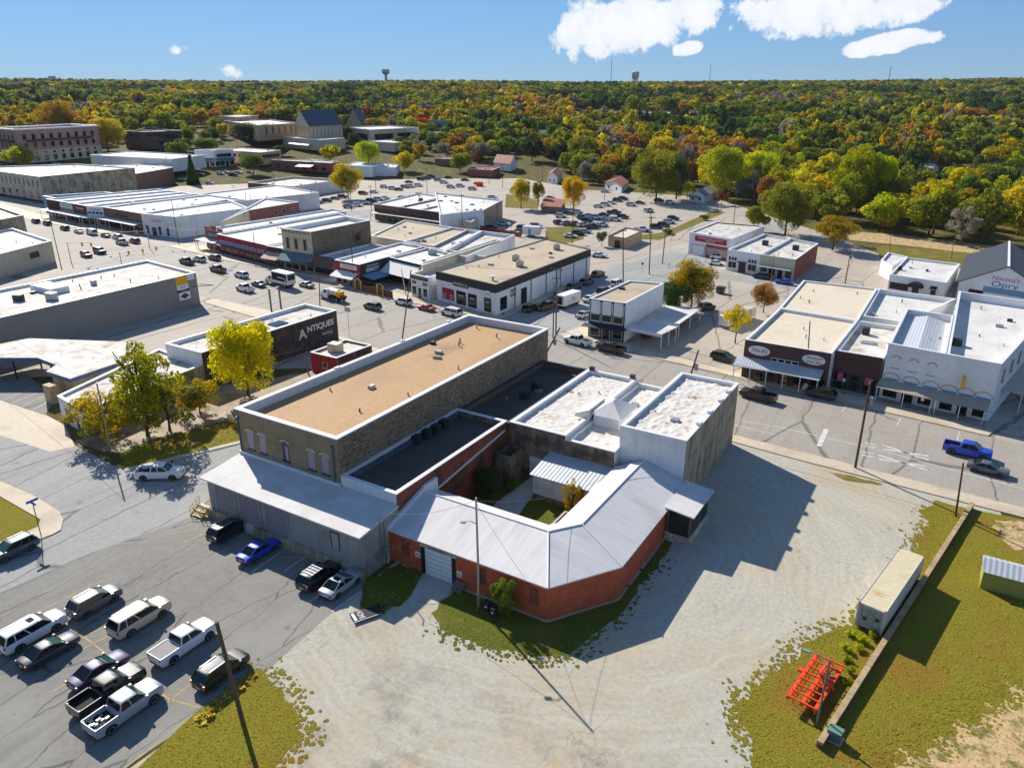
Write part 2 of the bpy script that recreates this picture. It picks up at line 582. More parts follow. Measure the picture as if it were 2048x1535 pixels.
class Bld:
	"""A flat-roofed building on a ccw footprint: one wall object for each side, roof, coping; features are placed per side."""

	def __init__(self,name,label,poly,h,wall,roof='roof_white',par=0.7,coping='coping_white',cat='building',th=0.35,
				group=None,z0=0.0,cw=0.0,ch=0.12,inner=None):
		self.poly = [tuple(p[:2]) for p in poly]
		FOOT.append(self.poly)
		self.h = h
		self.o = thing(name,label,cat,(*self.poly[0],0),group)
		n = len(self.poly)
		walls = wall if isinstance(wall,(list,tuple)) else [wall] * n
		inn = inset(self.poly,th)
		self.walls = []
		for i in range(n):
			j = (i + 1) % n
			mb = MB()
			a,b,c,d = self.poly[i],self.poly[j],inn[j],inn[i]
			mb.prism([a,b,c,d],z0,h)
			if inner:
				mb.m[4] = 1   # face (2,3): inner side
				w = mb.build('wall',[walls[i],inner],self.o)
			else:
				w = mb.build('wall',walls[i],self.o)
			self.walls.append(w)
		zr = h - par
		self.zr = zr
		mb = MB()
		ri = inset(self.poly,th * 0.9)
		mb.prism(ri,zr - 0.3,zr)
		self.roof = mb.build('roof',roof,self.o)
		area = abs(sum(self.poly[i][0] * self.poly[i - 1][1] - self.poly[i - 1][0] * self.poly[i][1] for i in range(n))) / 2
		vr = random.Random(int(area * 10))
		if n == 4 and area > 120 and h < 12:      # vent pipes and curbs dotted over the roof
			for k in range(min(9,int(area / 90))):
				u,v = vr.uniform(0.12,0.88),vr.uniform(0.12,0.88)
				q = [Vector(x) for x in self.poly]
				c = (q[0] * (1 - u) + q[1] * u) * (1 - v) + (q[3] * (1 - u) + q[2] * u) * v
				mv = MB()
				if vr.random() < 0.65:
					mv.cyl((c.x,c.y),0.11,zr,zr + vr.uniform(0.4,0.8),7)
				else:
					mv.obox((c.x,c.y,zr + 0.22),(vr.uniform(0.6,1.2),vr.uniform(0.6,1.0),0.44))
				mv.build('roof_vent',vr.choice(('metal_grey', 'metal_dark', 'metal_cream')),self.o)
		if coping:
			mb = MB()
			outp = inset(self.poly,-0.05 - cw)
			inp = inset(self.poly,th + 0.06)
			for i in range(n):
				j = (i + 1) % n
				mb.prism([outp[i],outp[j],inp[j],inp[i]],h + 0.003,h + ch)
			mb.build('coping',coping,self.o)

	def frame(self,side):
		a,b = Vector(self.poly[side]),Vector(self.poly[(side + 1) % len(self.poly)])
		d = (b - a)
		L = d.length
		d = d / L
		return a,d,Vector((d.y,-d.x)),L

	def pt(self,side,s,out=0.0):
		a,d,n,L = self.frame(side)
		p = a + d * s + n * out
		return (p.x,p.y)

	def fbox(self,mb,side,s0,s1,z0,z1,o0,o1):
		p = [self.pt(side,s0,o1),self.pt(side,s1,o1),self.pt(side,s1,o0),self.pt(side,s0,o0)]
		return mb.prism(p,z0,z1)

	def box(self,name,mat,side,s0,s1,z0,z1,o0=0.0,o1=0.08,parent=None):
		mb = MB()
		self.fbox(mb,side,s0,s1,z0,z1,o0,o1)
		return mb.build(name,mat,parent or self.o)

	def window(self,side,s,z,w,h,glass='glass',frame='trim_white',sill=True,mull=1,trans=0,fw=0.08,name='window',depth=0.1):
		"""Frame standing proud of the wall, pane set back inside it, sill below."""
		mb = MB()
		s0,s1 = s - w / 2,s + w / 2
		self.fbox(mb,side,s0 - fw,s0,z,z + h,-0.02,depth)
		self.fbox(mb,side,s1,s1 + fw,z,z + h,-0.02,depth)
		self.fbox(mb,side,s0 - fw,s1 + fw,z + h,z + h + fw,-0.02,depth + 0.01)
		self.fbox(mb,side,s0 - fw,s1 + fw,z - fw,z,-0.02,depth + 0.01)
		for k in range(1,mull):
			x = s0 + w * k / mull
			self.fbox(mb,side,x - 0.03,x + 0.03,z,z + h,-0.02,depth - 0.02)
		for k in range(1,trans + 1):
			zz = z + h * k / (trans + 1)
			self.fbox(mb,side,s0,s1,zz - 0.03,zz + 0.03,-0.02,depth - 0.03)
		o = mb.build(name,frame,self.o)
		mb = MB()
		self.fbox(mb,side,s0,s1,z,z + h,-0.01,0.025)
		mb.build('pane',glass,o)
		if sill:
			mb = MB()
			self.fbox(mb,side,s0 - fw - 0.06,s1 + fw + 0.06,z - fw - 0.1,z - fw - 0.002,-0.02,depth + 0.12)
			mb.build('sill',frame,o)
		return o

	def door(self,side,s,w,h,mat='door_dark',frame='trim_white',glass=None,z=0.0,panels=0):
		mb = MB()
		s0,s1 = s - w / 2,s + w / 2
		fw = 0.1
		self.fbox(mb,side,s0 - fw,s0,z,z + h + fw,-0.02,0.1)
		self.fbox(mb,side,s1,s1 + fw,z,z + h + fw,-0.02,0.1)
		self.fbox(mb,side,s0,s1,z + h,z + h + fw,-0.02,0.1)
		o = mb.build('door',frame,self.o)
		mb = MB()
		self.fbox(mb,side,s0,s1,z,z + h,-0.01,0.03)
		mb.build('door_leaf',mat,o)
		if glass:
			mb = MB()
			self.fbox(mb,side,s0 + w * 0.15,s1 - w * 0.15,z + 0.3,z + h - 0.15,0.0,0.04)
			mb.build('pane',glass,o)
		for k in range(1,panels):
			zz = z + h * k / panels
			mb = MB()
			self.fbox(mb,side,s0 + 0.02,s1 - 0.02,zz - 0.025,zz + 0.025,0.02,0.05)
			mb.build('panel',mat,o)
		return o

	def awning(self,side,s0,s1,z0,z1,out,mat,posts=0,post_mat='trim_white',name='awning',drop=0.0,th=0.08,zpost=0.0):
		"""Sloping canopy from z1 at the wall to z0 at its outer edge."""
		mb = MB()
		a0,a1 = self.pt(side,s0,0.0),self.pt(side,s1,0.0)
		b0,b1 = self.pt(side,s0,out),self.pt(side,s1,out)
		mb.hexa([(*b0,z0 - th),(*b1,z0 - th),(*a1,z1 - th),(*a0,z1 - th),(*b0,z0),(*b1,z0),(*a1,z1),(*a0,z1)])
		if drop:
			self.fbox(mb,side,s0,s1,z0 - drop,z0 - th - 0.002,out - 0.05,out + 0.01)
		o = mb.build(name,mat,self.o)
		for k in range(posts):
			s = s0 + 0.25 + (s1 - s0 - 0.5) * k / max(1,posts - 1)
			mb = MB()
			p = self.pt(side,s,out - 0.2)
			mb.obox((p[0],p[1],(z0 - th + zpost) / 2),(0.12,0.12,z0 - th - zpost - 0.004))
			mb.build('post',post_mat,self.o)
		return o

	def unit(self,x,y,sx=1.2,sy=1.2,sz=1.0,mat='metal_grey',rz=0.0,label='grey air conditioning unit on the roof',name='air_conditioner',fan=True):
		"""A condenser standing on the roof is a thing of its own."""
		t = thing(name,label, 'air conditioner',(x,y,self.zr))
		MB().obox((x,y,self.zr + 0.06),(sx * 0.95,sy * 0.95,0.12),rz).build('base', 'metal_dark',t)
		MB().obox((x,y,self.zr + 0.122 + sz / 2),(sx,sy,sz),rz).build('casing',mat,t)
		if fan:
			MB().cyl((x,y),min(sx,sy) * 0.38,self.zr + 0.124 + sz,self.zr + 0.19 + sz,10).build('fan_guard', 'metal_dark',t)
		return t

def flat(name,poly,z,mat,kind='structure'):
	mb = MB()
	mb.sheet(ccw(poly),z)
	o = mb.build(name,mat)
	o['kind'] = kind
	return o

def ragged(poly,amp=0.5,step=1.2,seed=1,skip=()):
	"""Densify a polygon outline and jitter it, so that grass and gravel meet unevenly."""
	r = random.Random(seed)
	out = []
	n = len(poly)
	for i in range(n):
		a,b = Vector(poly[i][:2]),Vector(poly[(i + 1) % n][:2])
		if i in skip:
			out.append(tuple(a))
			continue
		k = max(1,int((b - a).length / step))
		e = (b - a).normalized()
		nn = Vector((-e.y,e.x))
		for j in range(k):
			p = a + (b - a) * (j / k)
			if j:
				p = p + nn * r.gauss(0,amp * 0.6) + e * r.uniform(-0.3,0.3) * step
			out.append((p.x,p.y))
	return out

# ---------------- surface materials ----------------

def ASPHALT(name,col,crack=(48,46,44),cscale=0.11,patch=(118,116,110),rough=0.9):
	m,t,b = new_mat(name)
	tcn = nd(t, 'ShaderNodeTexCoord')
	vec = tcn.outputs['Object']
	base = lin(col)
	c = ramp(t,noise(t,vec,1.7,8,0.7),[(0.2,tuple(x * 0.72 for x in base)),(0.8,tuple(x * 1.25 for x in base))])
	f = ramp(t,noise(t,vec,0.09,6,0.6),[(0.45,(0,0,0)),(0.66,(0.6,) * 3)])
	c = mixc(t,f,c,lin(patch))
	# stretched tyre-darkened bands
	mp = nd(t, 'ShaderNodeMapping')
	mp.inputs['Scale'].default_value = (0.5,0.035,1)
	t.links.new(vec,mp.inputs['Vector'])
	f = ramp(t,noise(t,mp.outputs[0],1.0,5),[(0.52,(0,0,0)),(0.7,(0.4,) * 3)])
	c = mixc(t,f,c,tuple(x * 0.62 for x in base))
	# oil spots
	f = ramp(t,noise(t,vec,0.45,3),[(0.63,(0,0,0)),(0.74,(0.55,) * 3)])
	c = mixc(t,f,c,tuple(x * 0.45 for x in base))
	# cracks
	wv = nd(t, 'ShaderNodeVectorMath',operation='ADD')
	nz = nd(t, 'ShaderNodeTexNoise',i_Scale=0.35,i_Detail=5.0)
	t.links.new(vec,nz.inputs['Vector'])
	sc = nd(t, 'ShaderNodeVectorMath',operation='SCALE')
	sc.inputs['Scale'].default_value = 1.2
	t.links.new(nz.outputs['Color'],sc.inputs[0])
	t.links.new(vec,wv.inputs[0])
	t.links.new(sc.outputs[0],wv.inputs[1])
	ms = nd(t, 'ShaderNodeMapping')
	ms.inputs['Scale'].default_value = (2.2,0.4,1)
	t.links.new(wv.outputs[0],ms.inputs['Vector'])
	vo = nd(t, 'ShaderNodeTexVoronoi',i_Scale=cscale,feature='DISTANCE_TO_EDGE')
	t.links.new(ms.outputs[0],vo.inputs['Vector'])
	f = ramp(t,vo.outputs['Distance'],[(0.004,(0.6,) * 3),(0.012,(0,0,0))])
	c = mixc(t,f,c,lin(crack))
	t.links.new(c,b.inputs['Base Color'])
	b.inputs['Roughness'].default_value = rough
	bp = nd(t, 'ShaderNodeBump')
	bp.inputs['Strength'].default_value = 0.25
	bp.inputs['Distance'].default_value = 0.02
	t.links.new(noise(t,vec,12,4),bp.inputs['Height'])
	t.links.new(bp.outputs[0],b.inputs['Normal'])
	return m

def GRAVEL(name):
	m,t,b = new_mat(name)
	tcn = nd(t, 'ShaderNodeTexCoord')
	vec = tcn.outputs['Object']
	c = ramp(t,noise(t,vec,2.2,9,0.75),[(0.25,lin((148,142,126))),(0.75,lin((194,189,172)))])
	# grey stone dust versus tan earth
	f = ramp(t,noise(t,vec,0.07,7,0.62),[(0.46,(0,0,0)),(0.66,(0.7,) * 3)])
	c = mixc(t,f,c,ramp(t,noise(t,vec,3,8,0.7),[(0.3,lin((158,138,104))),(0.7,lin((194,174,138)))]))
	# dark damp patches and bare earth towards the near corner
	sx = nd(t, 'ShaderNodeSeparateXYZ')
	t.links.new(vec,sx.inputs[0])
	near = ramp(t,math_node(t, 'DIVIDE',math_node(t, 'SUBTRACT',46.0,sx.outputs[1]),30.0,True),[(0.0,(0,0,0)),(0.55,(1,1,1))])
	blot = ramp(t,noise(t,vec,0.16,8,0.68),[(0.5,(0,0,0)),(0.64,(1,1,1))])
	c = mixc(t,math_node(t, 'MULTIPLY',near,blot),c,ramp(t,noise(t,vec,1.1,8,0.7),[(0.35,lin((96,90,82))),(0.7,lin((140,130,114)))]))
	blot2 = ramp(t,noise(t,vec,0.23,8,0.6),[(0.56,(0,0,0)),(0.68,(0.9,) * 3)])
	c = mixc(t,math_node(t, 'MULTIPLY',near,blot2),c,lin((176,140,88)))
	# wheel tracks sweeping round the end of the building: rings about a turning centre
	cx = math_node(t, 'SUBTRACT',sx.outputs[0],-33.0)
	cy = math_node(t, 'SUBTRACT',sx.outputs[1],66.0)
	rr = math_node(t, 'SQRT',math_node(t, 'ADD',math_node(t, 'POWER',math_node(t, 'ABSOLUTE',cx),2.0),math_node(t, 'POWER',math_node(t, 'ABSOLUTE',cy),2.0)))
	ang = math_node(t, 'ARCTAN2',cy,cx)
	cb = nd(t, 'ShaderNodeCombineXYZ')
	t.links.new(math_node(t, 'ADD',math_node(t, 'MULTIPLY',rr,1.5),math_node(t, 'MULTIPLY',noise(t,vec,0.05,3),14.0)),cb.inputs[0])
	t.links.new(math_node(t, 'MULTIPLY',ang,2.4),cb.inputs[1])
	tr = noise(t,cb.outputs[0],1.0,6,0.6)
	c = mixc(t,ramp(t,tr,[(0.5,(0,0,0)),(0.75,(0.38,) * 3)]),c,lin((204,198,180)))
	c = mixc(t,ramp(t,tr,[(0.26,(0.36,) * 3),(0.47,(0,0,0))]),c,lin((146,140,124)))
	# fine cracks in the old slab
	wv = nd(t, 'ShaderNodeVectorMath',operation='ADD')
	nz = nd(t, 'ShaderNodeTexNoise',i_Scale=0.5,i_Detail=6.0)
	t.links.new(vec,nz.inputs['Vector'])
	sc = nd(t, 'ShaderNodeVectorMath',operation='SCALE')
	sc.inputs['Scale'].default_value = 3.0
	t.links.new(nz.outputs['Color'],sc.inputs[0])
	t.links.new(vec,wv.inputs[0])
	t.links.new(sc.outputs[0],wv.inputs[1])
	vo = nd(t, 'ShaderNodeTexVoronoi',i_Scale=0.2,feature='DISTANCE_TO_EDGE')
	t.links.new(wv.outputs[0],vo.inputs['Vector'])
	f = ramp(t,vo.outputs['Distance'],[(0.003,(0.35,) * 3),(0.012,(0,0,0))])
	f2 = ramp(t,noise(t,vec,0.09,3),[(0.5,(0,0,0)),(0.6,(1,1,1))])
	c = mixc(t,math_node(t, 'MULTIPLY',f,f2),c,lin((84,78,70)))
	t.links.new(c,b.inputs['Base Color'])
	b.inputs['Roughness'].default_value = 0.95
	bp = nd(t, 'ShaderNodeBump')
	bp.inputs['Strength'].default_value = 0.5
	bp.inputs['Distance'].default_value = 0.06
	t.links.new(noise(t,vec,4.0,8,0.7),bp.inputs['Height'])
	t.links.new(bp.outputs[0],b.inputs['Normal'])
	return m

def GRASS(name,c1,c2,c3,dry,s=0.5,dlo=0.5,dhi=0.66):
	m,t,b = new_mat(name)
	tcn = nd(t, 'ShaderNodeTexCoord')
	vec = tcn.outputs['Object']
	c = ramp(t,noise(t,vec,5.0,9,0.75),[(0.3,lin(c1)),(0.52,lin(c2)),(0.72,lin(c3))])
	f = ramp(t,noise(t,vec,s * 0.5,8,0.65),[(dlo,(0,0,0)),(dhi,(0.85,) * 3)])
	c = mixc(t,f,c,ramp(t,noise(t,vec,4.0,7,0.7),[(0.3,tuple(x * 0.7 for x in lin(dry))),(0.7,lin(dry))]))
	t.links.new(c,b.inputs['Base Color'])
	b.inputs['Roughness'].default_value = 0.95
	b.inputs['Specular IOR Level'].default_value = 0.1
	bp = nd(t, 'ShaderNodeBump')
	bp.inputs['Strength'].default_value = 0.9
	bp.inputs['Distance'].default_value = 0.15
	t.links.new(noise(t,vec,5.0,6,0.75),bp.inputs['Height'])
	t.links.new(bp.outputs[0],b.inputs['Normal'])
	return m

ASPHALT('asphalt_lot',(128,124,116),patch=(150,146,134))
ASPHALT('asphalt_street',(150,149,144),cscale=0.06,patch=(160,158,150))
ASPHALT('asphalt_road',(156,147,134),cscale=0.04,patch=(162,155,144),rough=0.85)
ASPHALT('asphalt_far',(168,156,140),cscale=0.05,patch=(184,170,150),rough=0.85)
GRAVEL('gravel')
GRASS('grass_green',(60,66,22),(98,102,34),(136,134,50),(140,122,60))
GRASS('grass_dry',(72,70,28),(112,106,42),(146,136,58),(158,132,76),dlo=0.46)
GRASS('grass_yard',(88,86,24),(134,124,38),(166,150,56),(152,112,50),s=0.25)
GRASS('wood_floor',(60,58,28),(92,86,42),(124,112,60),(140,122,80))
MAT('concrete',(186,178,164),var=0.1,scale=2,col2=(160,150,134),s2=0.25,bump=0.2)
MAT('sidewalk',(196,180,154),var=0.1,scale=2,col2=(172,156,130),s2=0.2,bump=0.2)
MAT('kerb',(176,168,152),var=0.14,scale=2)
MAT('dirt',(158,138,112),var=0.18,scale=2,col2=(124,104,78),s2=0.3,lo=0.48,hi=0.64,bump=0.4,col3=(170,160,140),s3=0.2)
MAT('sand',(196,164,116),var=0.2,scale=2,col2=(120,110,52),s2=0.8,lo=0.5,hi=0.6,bump=0.4)
MAT('line_white',(214,212,204),var=0.12,scale=4,col2=(170,166,156),s2=1.5,lo=0.48,hi=0.62)
MAT('line_yellow',(190,160,84),var=0.15,scale=4,col2=(150,138,104),s2=1.2,lo=0.46,hi=0.62)
MAT('line_orange',(186,148,92),var=0.12,scale=4,col2=(150,138,118),s2=1.0,lo=0.46,hi=0.62)

# ---------------- terrain: town flat,hills rising to the skyline ----------------

def terrain_z(x,y):
	r = math.hypot(x,y)
	if r < 450:
		return -0.02
	t = 1 - math.exp(-(r - 450) / 1000)
	return 68.0 * t + 4.5 * t * math.sin(x * 0.0041 + 1.3) * math.sin(y * 0.0037 + 0.4) - 0.02

mb = MB()
rad = [0,15,40,80,130,200,300,450,500,560,640,760,900,1060,1250,1480,1750,2050,2400,2800,3300,3900,4400,5700]
NA = 96
vs,fs = [(0,0,-0.02)],[]
for r in rad[1:]:
	for k in range(NA):
		a = 2 * math.pi * k / NA
		x,y = r * math.cos(a),r * math.sin(a)
		vs.append((x,y,terrain_z(x,y) if r < 4500 else terrain_z(x,y) - (r - 4400) * 0.02))
for k in range(NA):
	fs.append((0,1 + k,1 + (k + 1) % NA))
for i in range(len(rad) - 2):
	for k in range(NA):
		a,b2 = 1 + i * NA + k,1 + i * NA + (k + 1) % NA
		fs.append((a,a + NA,b2 + NA,b2))
mb.add(vs,fs)
struct('terrain',mb, 'wood_floor',smooth=60)

# ---------------- streets and lots ----------------
Z0 = 0.0
# paved town centre under and between the blocks
flat('town_pavement',[(-178.5,54.4),(-445,30),(-420,160),(-400,205),(-370,255),(-320,316),(-285,347),(-250,372),(-297.9,401.6),(-248.3,400.2),(-215.7,379.7),
					(-171.1,358.2),(-132.5,362.8),(-102.8,355.2),(-42.4,284.8),(-18.1,250.3),(22.6,245.1),(16.7,99.31),(-23.75,100.88),(-24,102),(-74,102),(-100,90),(-140,60),(-140,40)],0.004, 'asphalt_far')
flat('gravel_lot',[(-46,102.4),(-23,102.6),(9,99.5),(14,60),(14,5),(-60,5),(-46.2,20),(-45.4,32),(-46.2,42)],0.006, 'gravel')
flat('parking_lot',[(-46.1,47.6),(-46.01,41.66),(-45.28,33.45),(-45.45,31.95),(-46.46,20.85),(-46.27,15.89),(-55.74,10.14),(-79.57,19.54),(-79.41,28.37),(-78.16,34.45),(-73,47.6)],0.012, 'asphalt_lot')
flat('back_street',[(-75.62,15.72),(-76.75,27.05),(-75.83,35.31),(-72.4,47.6),(-71.6,53),(-71.6,101),(-91,104),(-92.21,84.87),(-84.82,63.75),(-90.17,49.33),(-103.59,50.4),(-124.07,50.45),
					(-156.9,42.82),(-133.03,34.44),(-101.72,39.4),(-95.03,39.65),(-86.17,38.72),(-83.64,36.42),(-83.73,30.5),(-86.49,19.73)],0.016, 'asphalt_street')
ROADN = [(60,97),(11.5,100.1),(-24,102.6),(-74,104.5),(-96,106.2),(-107,108),(-134,114.2),(-159,114.6),(-200,117),(-300,128),(-420,142)]
ROADF = [(-420,176),(-330,158),(-222,150.5),(-190,146),(-152,143.5),(-126,137.6),(-110,136.4),(-86,134.4),(-69,131.2),(-28.5,126.2),(7.6,121.4),(60,116)]
flat('main_road',ROADN + ROADF,0.02, 'asphalt_road')
flat('side_street',[(-86,134.4),(-69,131.2),(-66.5,150),(-64.5,180),(-62,222),(-58,300),(-70,300),(-78,240),(-86,200),(-87.5,160)],0.024, 'asphalt_street')
flat('cross_street',[(-78,207),(-62,201),(-30,196),(-12,193),(-12,203),(-45,204),(-62,207),(-72,216)],0.028, 'asphalt_street')
flat('far_lot',[(-255.8,272.5),(-311.2,358.9),(-254.4,382),(-178.3,309.3),(-124.7,341.9),(-91.2,316.9),(-93.4,253.8),(-121.3,227.8),(-159.1,252.6),(-206,255.3),(-194.3,231.2)],0.008, 'asphalt_far')
flat('far_street',[(-262,160),(-222,154),(-215,175),(-206,210),(-196,250),(-185,300),(-205,300),(-222,250),(-240,200)],0.026, 'asphalt_street')

# raised walks with kerbs

def walk(name,poly,h=0.13,mat='sidewalk',kerb=True):
	mb = MB()
	p = ccw(poly)
	mb.prism(p,-0.05,h)
	o = mb.build(name,mat)
	o['kind'] = 'structure'
	return o

walk('pavement_lot_front',[(11.6,100.0),(-24.2,102.5),(-24.2,100.2),(-15,99.2),(-2,98.3),(12.2,97.4),(60,95),(60,96.9)])
walk('pavement_block_front',[(-24.2,102.5),(-55,103.6),(-74,104.3),(-74,101.9),(-55,101.9),(-54.8,100.1),(-32,100),(-24.2,99.7)])
walk('pavement_antiques',[(-93,105.6),(-107,107.9),(-134,114.1),(-153.8,114.3),(-153.8,111),(-134,108.5),(-105.2,106.4),(-93,102)])
walk('pavement_shops',[(-222,150.6),(-190,146.1),(-152,143.6),(-126,137.7),(-110,136.5),(-88,134.7),(-85.8,136.2),(-85.2,150),(-86.6,190),(-88.4,190),(-88.4,139),
						(-108,141.5),(-126,142.5),(-150,148),(-190,152),(-213,157),(-222,157)])
walk('pavement_far_row',[(-420,176.2),(-330,158.2),(-262,154),(-258,160),(-330,167),(-420,184)])
walk('pavement_right_row',[(-50,129.2),(-28.5,126.3),(7.6,121.5),(8.4,124),(-8,127.6),(-15,128.2),(-30,129.3),(-50,132)])
walk('pavement_corner',[(-69,131.4),(-52,129.4),(-54,134.4),(-63.6,134.3),(-64.2,154),(-66,154)])
walk('pavement_corner_yard',[(-133.03,34.44),(-101.44,39.26),(-94.77,39.51),(-87.11,38.95),(-84.96,38.15),(-83.05,36.77),(-82.89,35.89),(-83.53,30.4),(-86.31,19.66),(-89.41,20.8),(-86.31,31.78),(-85.9,35.66),(-87.22,36.77),(-97.19,37.16),(-129.05,33.04)],mat='sidewalk')
flat('yard_grass',[(-97.59,37.36),(-87.32,36.71),(-85.95,35.63),(-86.1,31.67),(-89.21,20.73),(-128.67,32.91)],0.05, 'grass_yard')
flat('island_grass',ragged([(-90.43,49.51),(-84.24,63.71),(-91.33,69.23),(-95.94,56.99),(-95.87,52.3)],0.3,1.0,3),0.03, 'grass_yard')
walk('kerb_island',[(-89.91,49.16),(-83.65,63.3),(-84.37,63.83),(-90.7,49.68)],0.14, 'kerb')
flat('dirt_lane',ragged([(-106.78,73.83),(-103.45,79.43),(-97.12,89.11),(-102.31,104.34),(-92,104),(-91,90),(-92.21,84.87),(-90.86,68.84),(-95.64,56.78),(-95.87,52.3),(-102.51,50.49),(-105.22,51.35),(-103.27,58.68)],0.4,1.5,13,skip=(2,3,4,5,6)),0.021, 'dirt')
flat('station_forecourt',[(-116.29,46.61),(-104.54,47.39),(-103.27,50.22),(-111.67,53.58),(-135.25,55.98),(-147.74,53.93),(-130.73,46.4)],0.018, 'sidewalk')

flat('verge_grass',ragged([(-45.45,20.19),(-46.56,27.04),(-46.37,31.94),(-45.32,33.21),(-42.45,32.55),(-39.15,31.23),(-37.31,30.09),(-37.32,28.29),(-36.89,26.41),(-34.45,23.08),(-43.91,17.33)],0.5,1.0,5,skip=(0,1)),0.03, 'grass_yard')
flat('building_grass',ragged([(-46.6,47.5),(-45.6,51.94),(-42.22,51.9),(-41.64,49.65),(-40.99,46.3),(-42.46,44.16),(-43.95,43.96)],0.3,0.8,6),0.024, 'grass_green')
flat('wall_grass',ragged([(-38.46,51.58),(-27.5,51.6),(-23.0,58.3),(-23,71),(-22.07,70.84),(-21.85,67.9),(-22.08,56.38),(-23.23,50.57),(-24.05,48.7),(-26.16,47.42),(-29.3,46.11),(-32.64,45.8),(-35.63,45.6),(-37.8,47.08)],0.35,0.8,7,skip=(0,1,2)),0.026, 'grass_green')
flat('drive_apron',[(-42.47,52.06),(-38.4,52.2),(-38.09,48.61),(-38.67,48.07),(-41.16,48.22)],0.036, 'concrete')
flat('field_grass',ragged([(2.22,96.6),(4.24,96.41),(16.57,97.35),(60,94),(60,20),(15.19,52.82),(-4.49,40.85),(-6.77,46.31),(-8.6,49.2),(-9.45,51.05),(-8.1,54.11),(-6.83,57.69),(-6.11,60.36),(-4.84,63.5),(-2.66,66.31),
							(-0.92,71.75),(1,83.14),(1.57,86.52),(2.11,89.55),(1.53,94.07)],0.6,1.0,8,skip=(1,2,3,4)),0.03, 'grass_yard')
flat('bare_sand',ragged([(1.66,50.11),(4.31,54.71),(7.89,60.45),(11.46,65.86),(14.59,65.79),(13.69,51.47),(0.45,44.3)],1.1,0.8,9),0.036, 'sand')
flat('bare_sand',ragged([(8.7,95.09),(12.22,97.23),(13.92,90.99),(10.63,88.99),(8.97,91.5)],0.5,0.8,10),0.036, 'sand')
flat('weed_strip',ragged([(-10.39,97.67),(-7.68,98.18),(-3.72,97.74),(-5.68,96.85),(-8.02,96.37)],0.2,0.6,11),0.034, 'grass_dry')
flat('lawn',[(-134.8,247),(-126,256.2),(-112.8,233),(-115.6,208.9)],0.03, 'grass_dry')
flat('lawn',[(-260.3,425.7),(-229.1,421.8),(-222.9,401.3),(-237.2,396.4)],0.03, 'grass_dry')
flat('lawn',[(-199.3,322.2),(-174.3,311.7),(-161.1,286.1),(-175.4,282.6)],0.03, 'grass_dry')
flat('lawn',[(-314.2,391.5),(-310.6,413.3),(-289.5,395.4),(-291.5,372.5)],0.03, 'grass_dry')
flat('lawn',[(-97.2,242.5),(-90,244.7),(-89.4,317.9),(-95.2,322.8),(-94.5,259),(-99.4,250.1)],0.03, 'grass_dry')
flat('lawn',[(-26.4,272.9),(2,275.7),(7.5,261.8),(-5.7,242),(-22.4,252)],0.03, 'grass_dry')
flat('dirt_lane',[(-39.3,296.2),(-21.4,297.6),(16.9,289.4),(16.4,271.3),(-19.4,277.2),(-34.9,278.2)],0.034, 'sand')

# painted markings

def stripe(name,a,b,w,mat,z=0.03):
	a,b = Vector(a),Vector(b)
	d = (b - a).normalized()
	n = Vector((-d.y,d.x)) * w / 2
	return flat(name,[tuple(a - n),tuple(b - n),tuple(b + n),tuple(a + n)],z,mat)

for k,(a,b) in enumerate([((-65.93,44.52),(-66.54,48.96)),((-57.88,42.38),(-58.18,48.07)),((-55.1,44.48),(-55.15,48.1)),((-49.14,41.98),(-48.96,44.91)),((-46.11,42.3),(-46.02,45.83))]):
	stripe('stall_line',a,b,0.12, 'line_white',0.022)
for a,b in [((-67.17,27.93),(-57.6,27.26)),((-63.15,28.13),(-62.48,32.08)),((-57.6,27.26),(-49.58,26.9)),((-49.58,26.9),(-46.59,27.64)),((-49.46,26.59),(-49.69,29.92)),((-70.52,26.32),(-69.92,33.64)),((-61.7,26.41),(-61.36,28.82)),
			((-46.46,20.85),(-46.46,27.53)),((-55.78,25.32),(-55.53,26.86)),((-71.79,44.87),(-70.85,48.31)),((-71.7,42.69),(-69.82,45.07)),((-68.74,42.47),(-68.44,44.68)),((-58.7,23.55),(-58.82,22.13)),((-65.1,22.12),(-64.98,24.42))]:
	stripe('bay_line',a,b,0.12, 'line_yellow',0.022)
for a,b in [((-25.11,106.2),(-19.49,105.87)),((-20.23,108.96),(-6.59,108.44)),((-6.59,108.44),(11.78,105.64)),((-24.99,108.45),(-20.55,108.76))]:
	stripe('lane_line',a,b,0.14, 'line_white',0.03)
for a,b in [((-28.72,118.91),(-16.36,116.86)),((-28.13,117.97),(-16.02,115.92)),((-16.36,116.86),(-3.45,115.62)),((-3.45,115.62),(6.8,112.92)),((-16.16,115.84),(-4,114.48))]:
	stripe('centre_line',a,b,0.14, 'line_orange',0.03)
stripe('stop_line',(-13.02,111.86),(-12.86,105.19),0.7, 'line_white',0.034)
for a,b in [((-5.18,110.24),(0.85,108.42)),((-5.02,108.83),(0.76,109.78)),((-5.25,106.49),(0.91,105.04)),((-5.09,105.16),(0.65,106.23))]:
	stripe('crossing_mark',a,b,0.35, 'line_white',0.034)
for a,b in [((-7.56,109.76),(-5.97,109.76)),((-7.17,108.84),(-5.86,108.88)),((-7.49,106.4),(-5.83,106.5)),((-7.35,105.39),(-5.82,105.43))]:
	stripe('crossing_mark',a,b,0.25, 'line_white',0.034)
for u,v in ((1773,820),(1862,842),(1945,865),(1690,795)):
	pass
for a,b in [((-75,119.5),(-115,124.3)),((-115,124.3),(-200,134.5)),((-75,118.9),(-115,123.7)),((-115,123.7),(-200,133.9)),((-200,134.5),(-330,150))]:
	stripe('centre_line',a,b,0.14, 'line_orange',0.03)
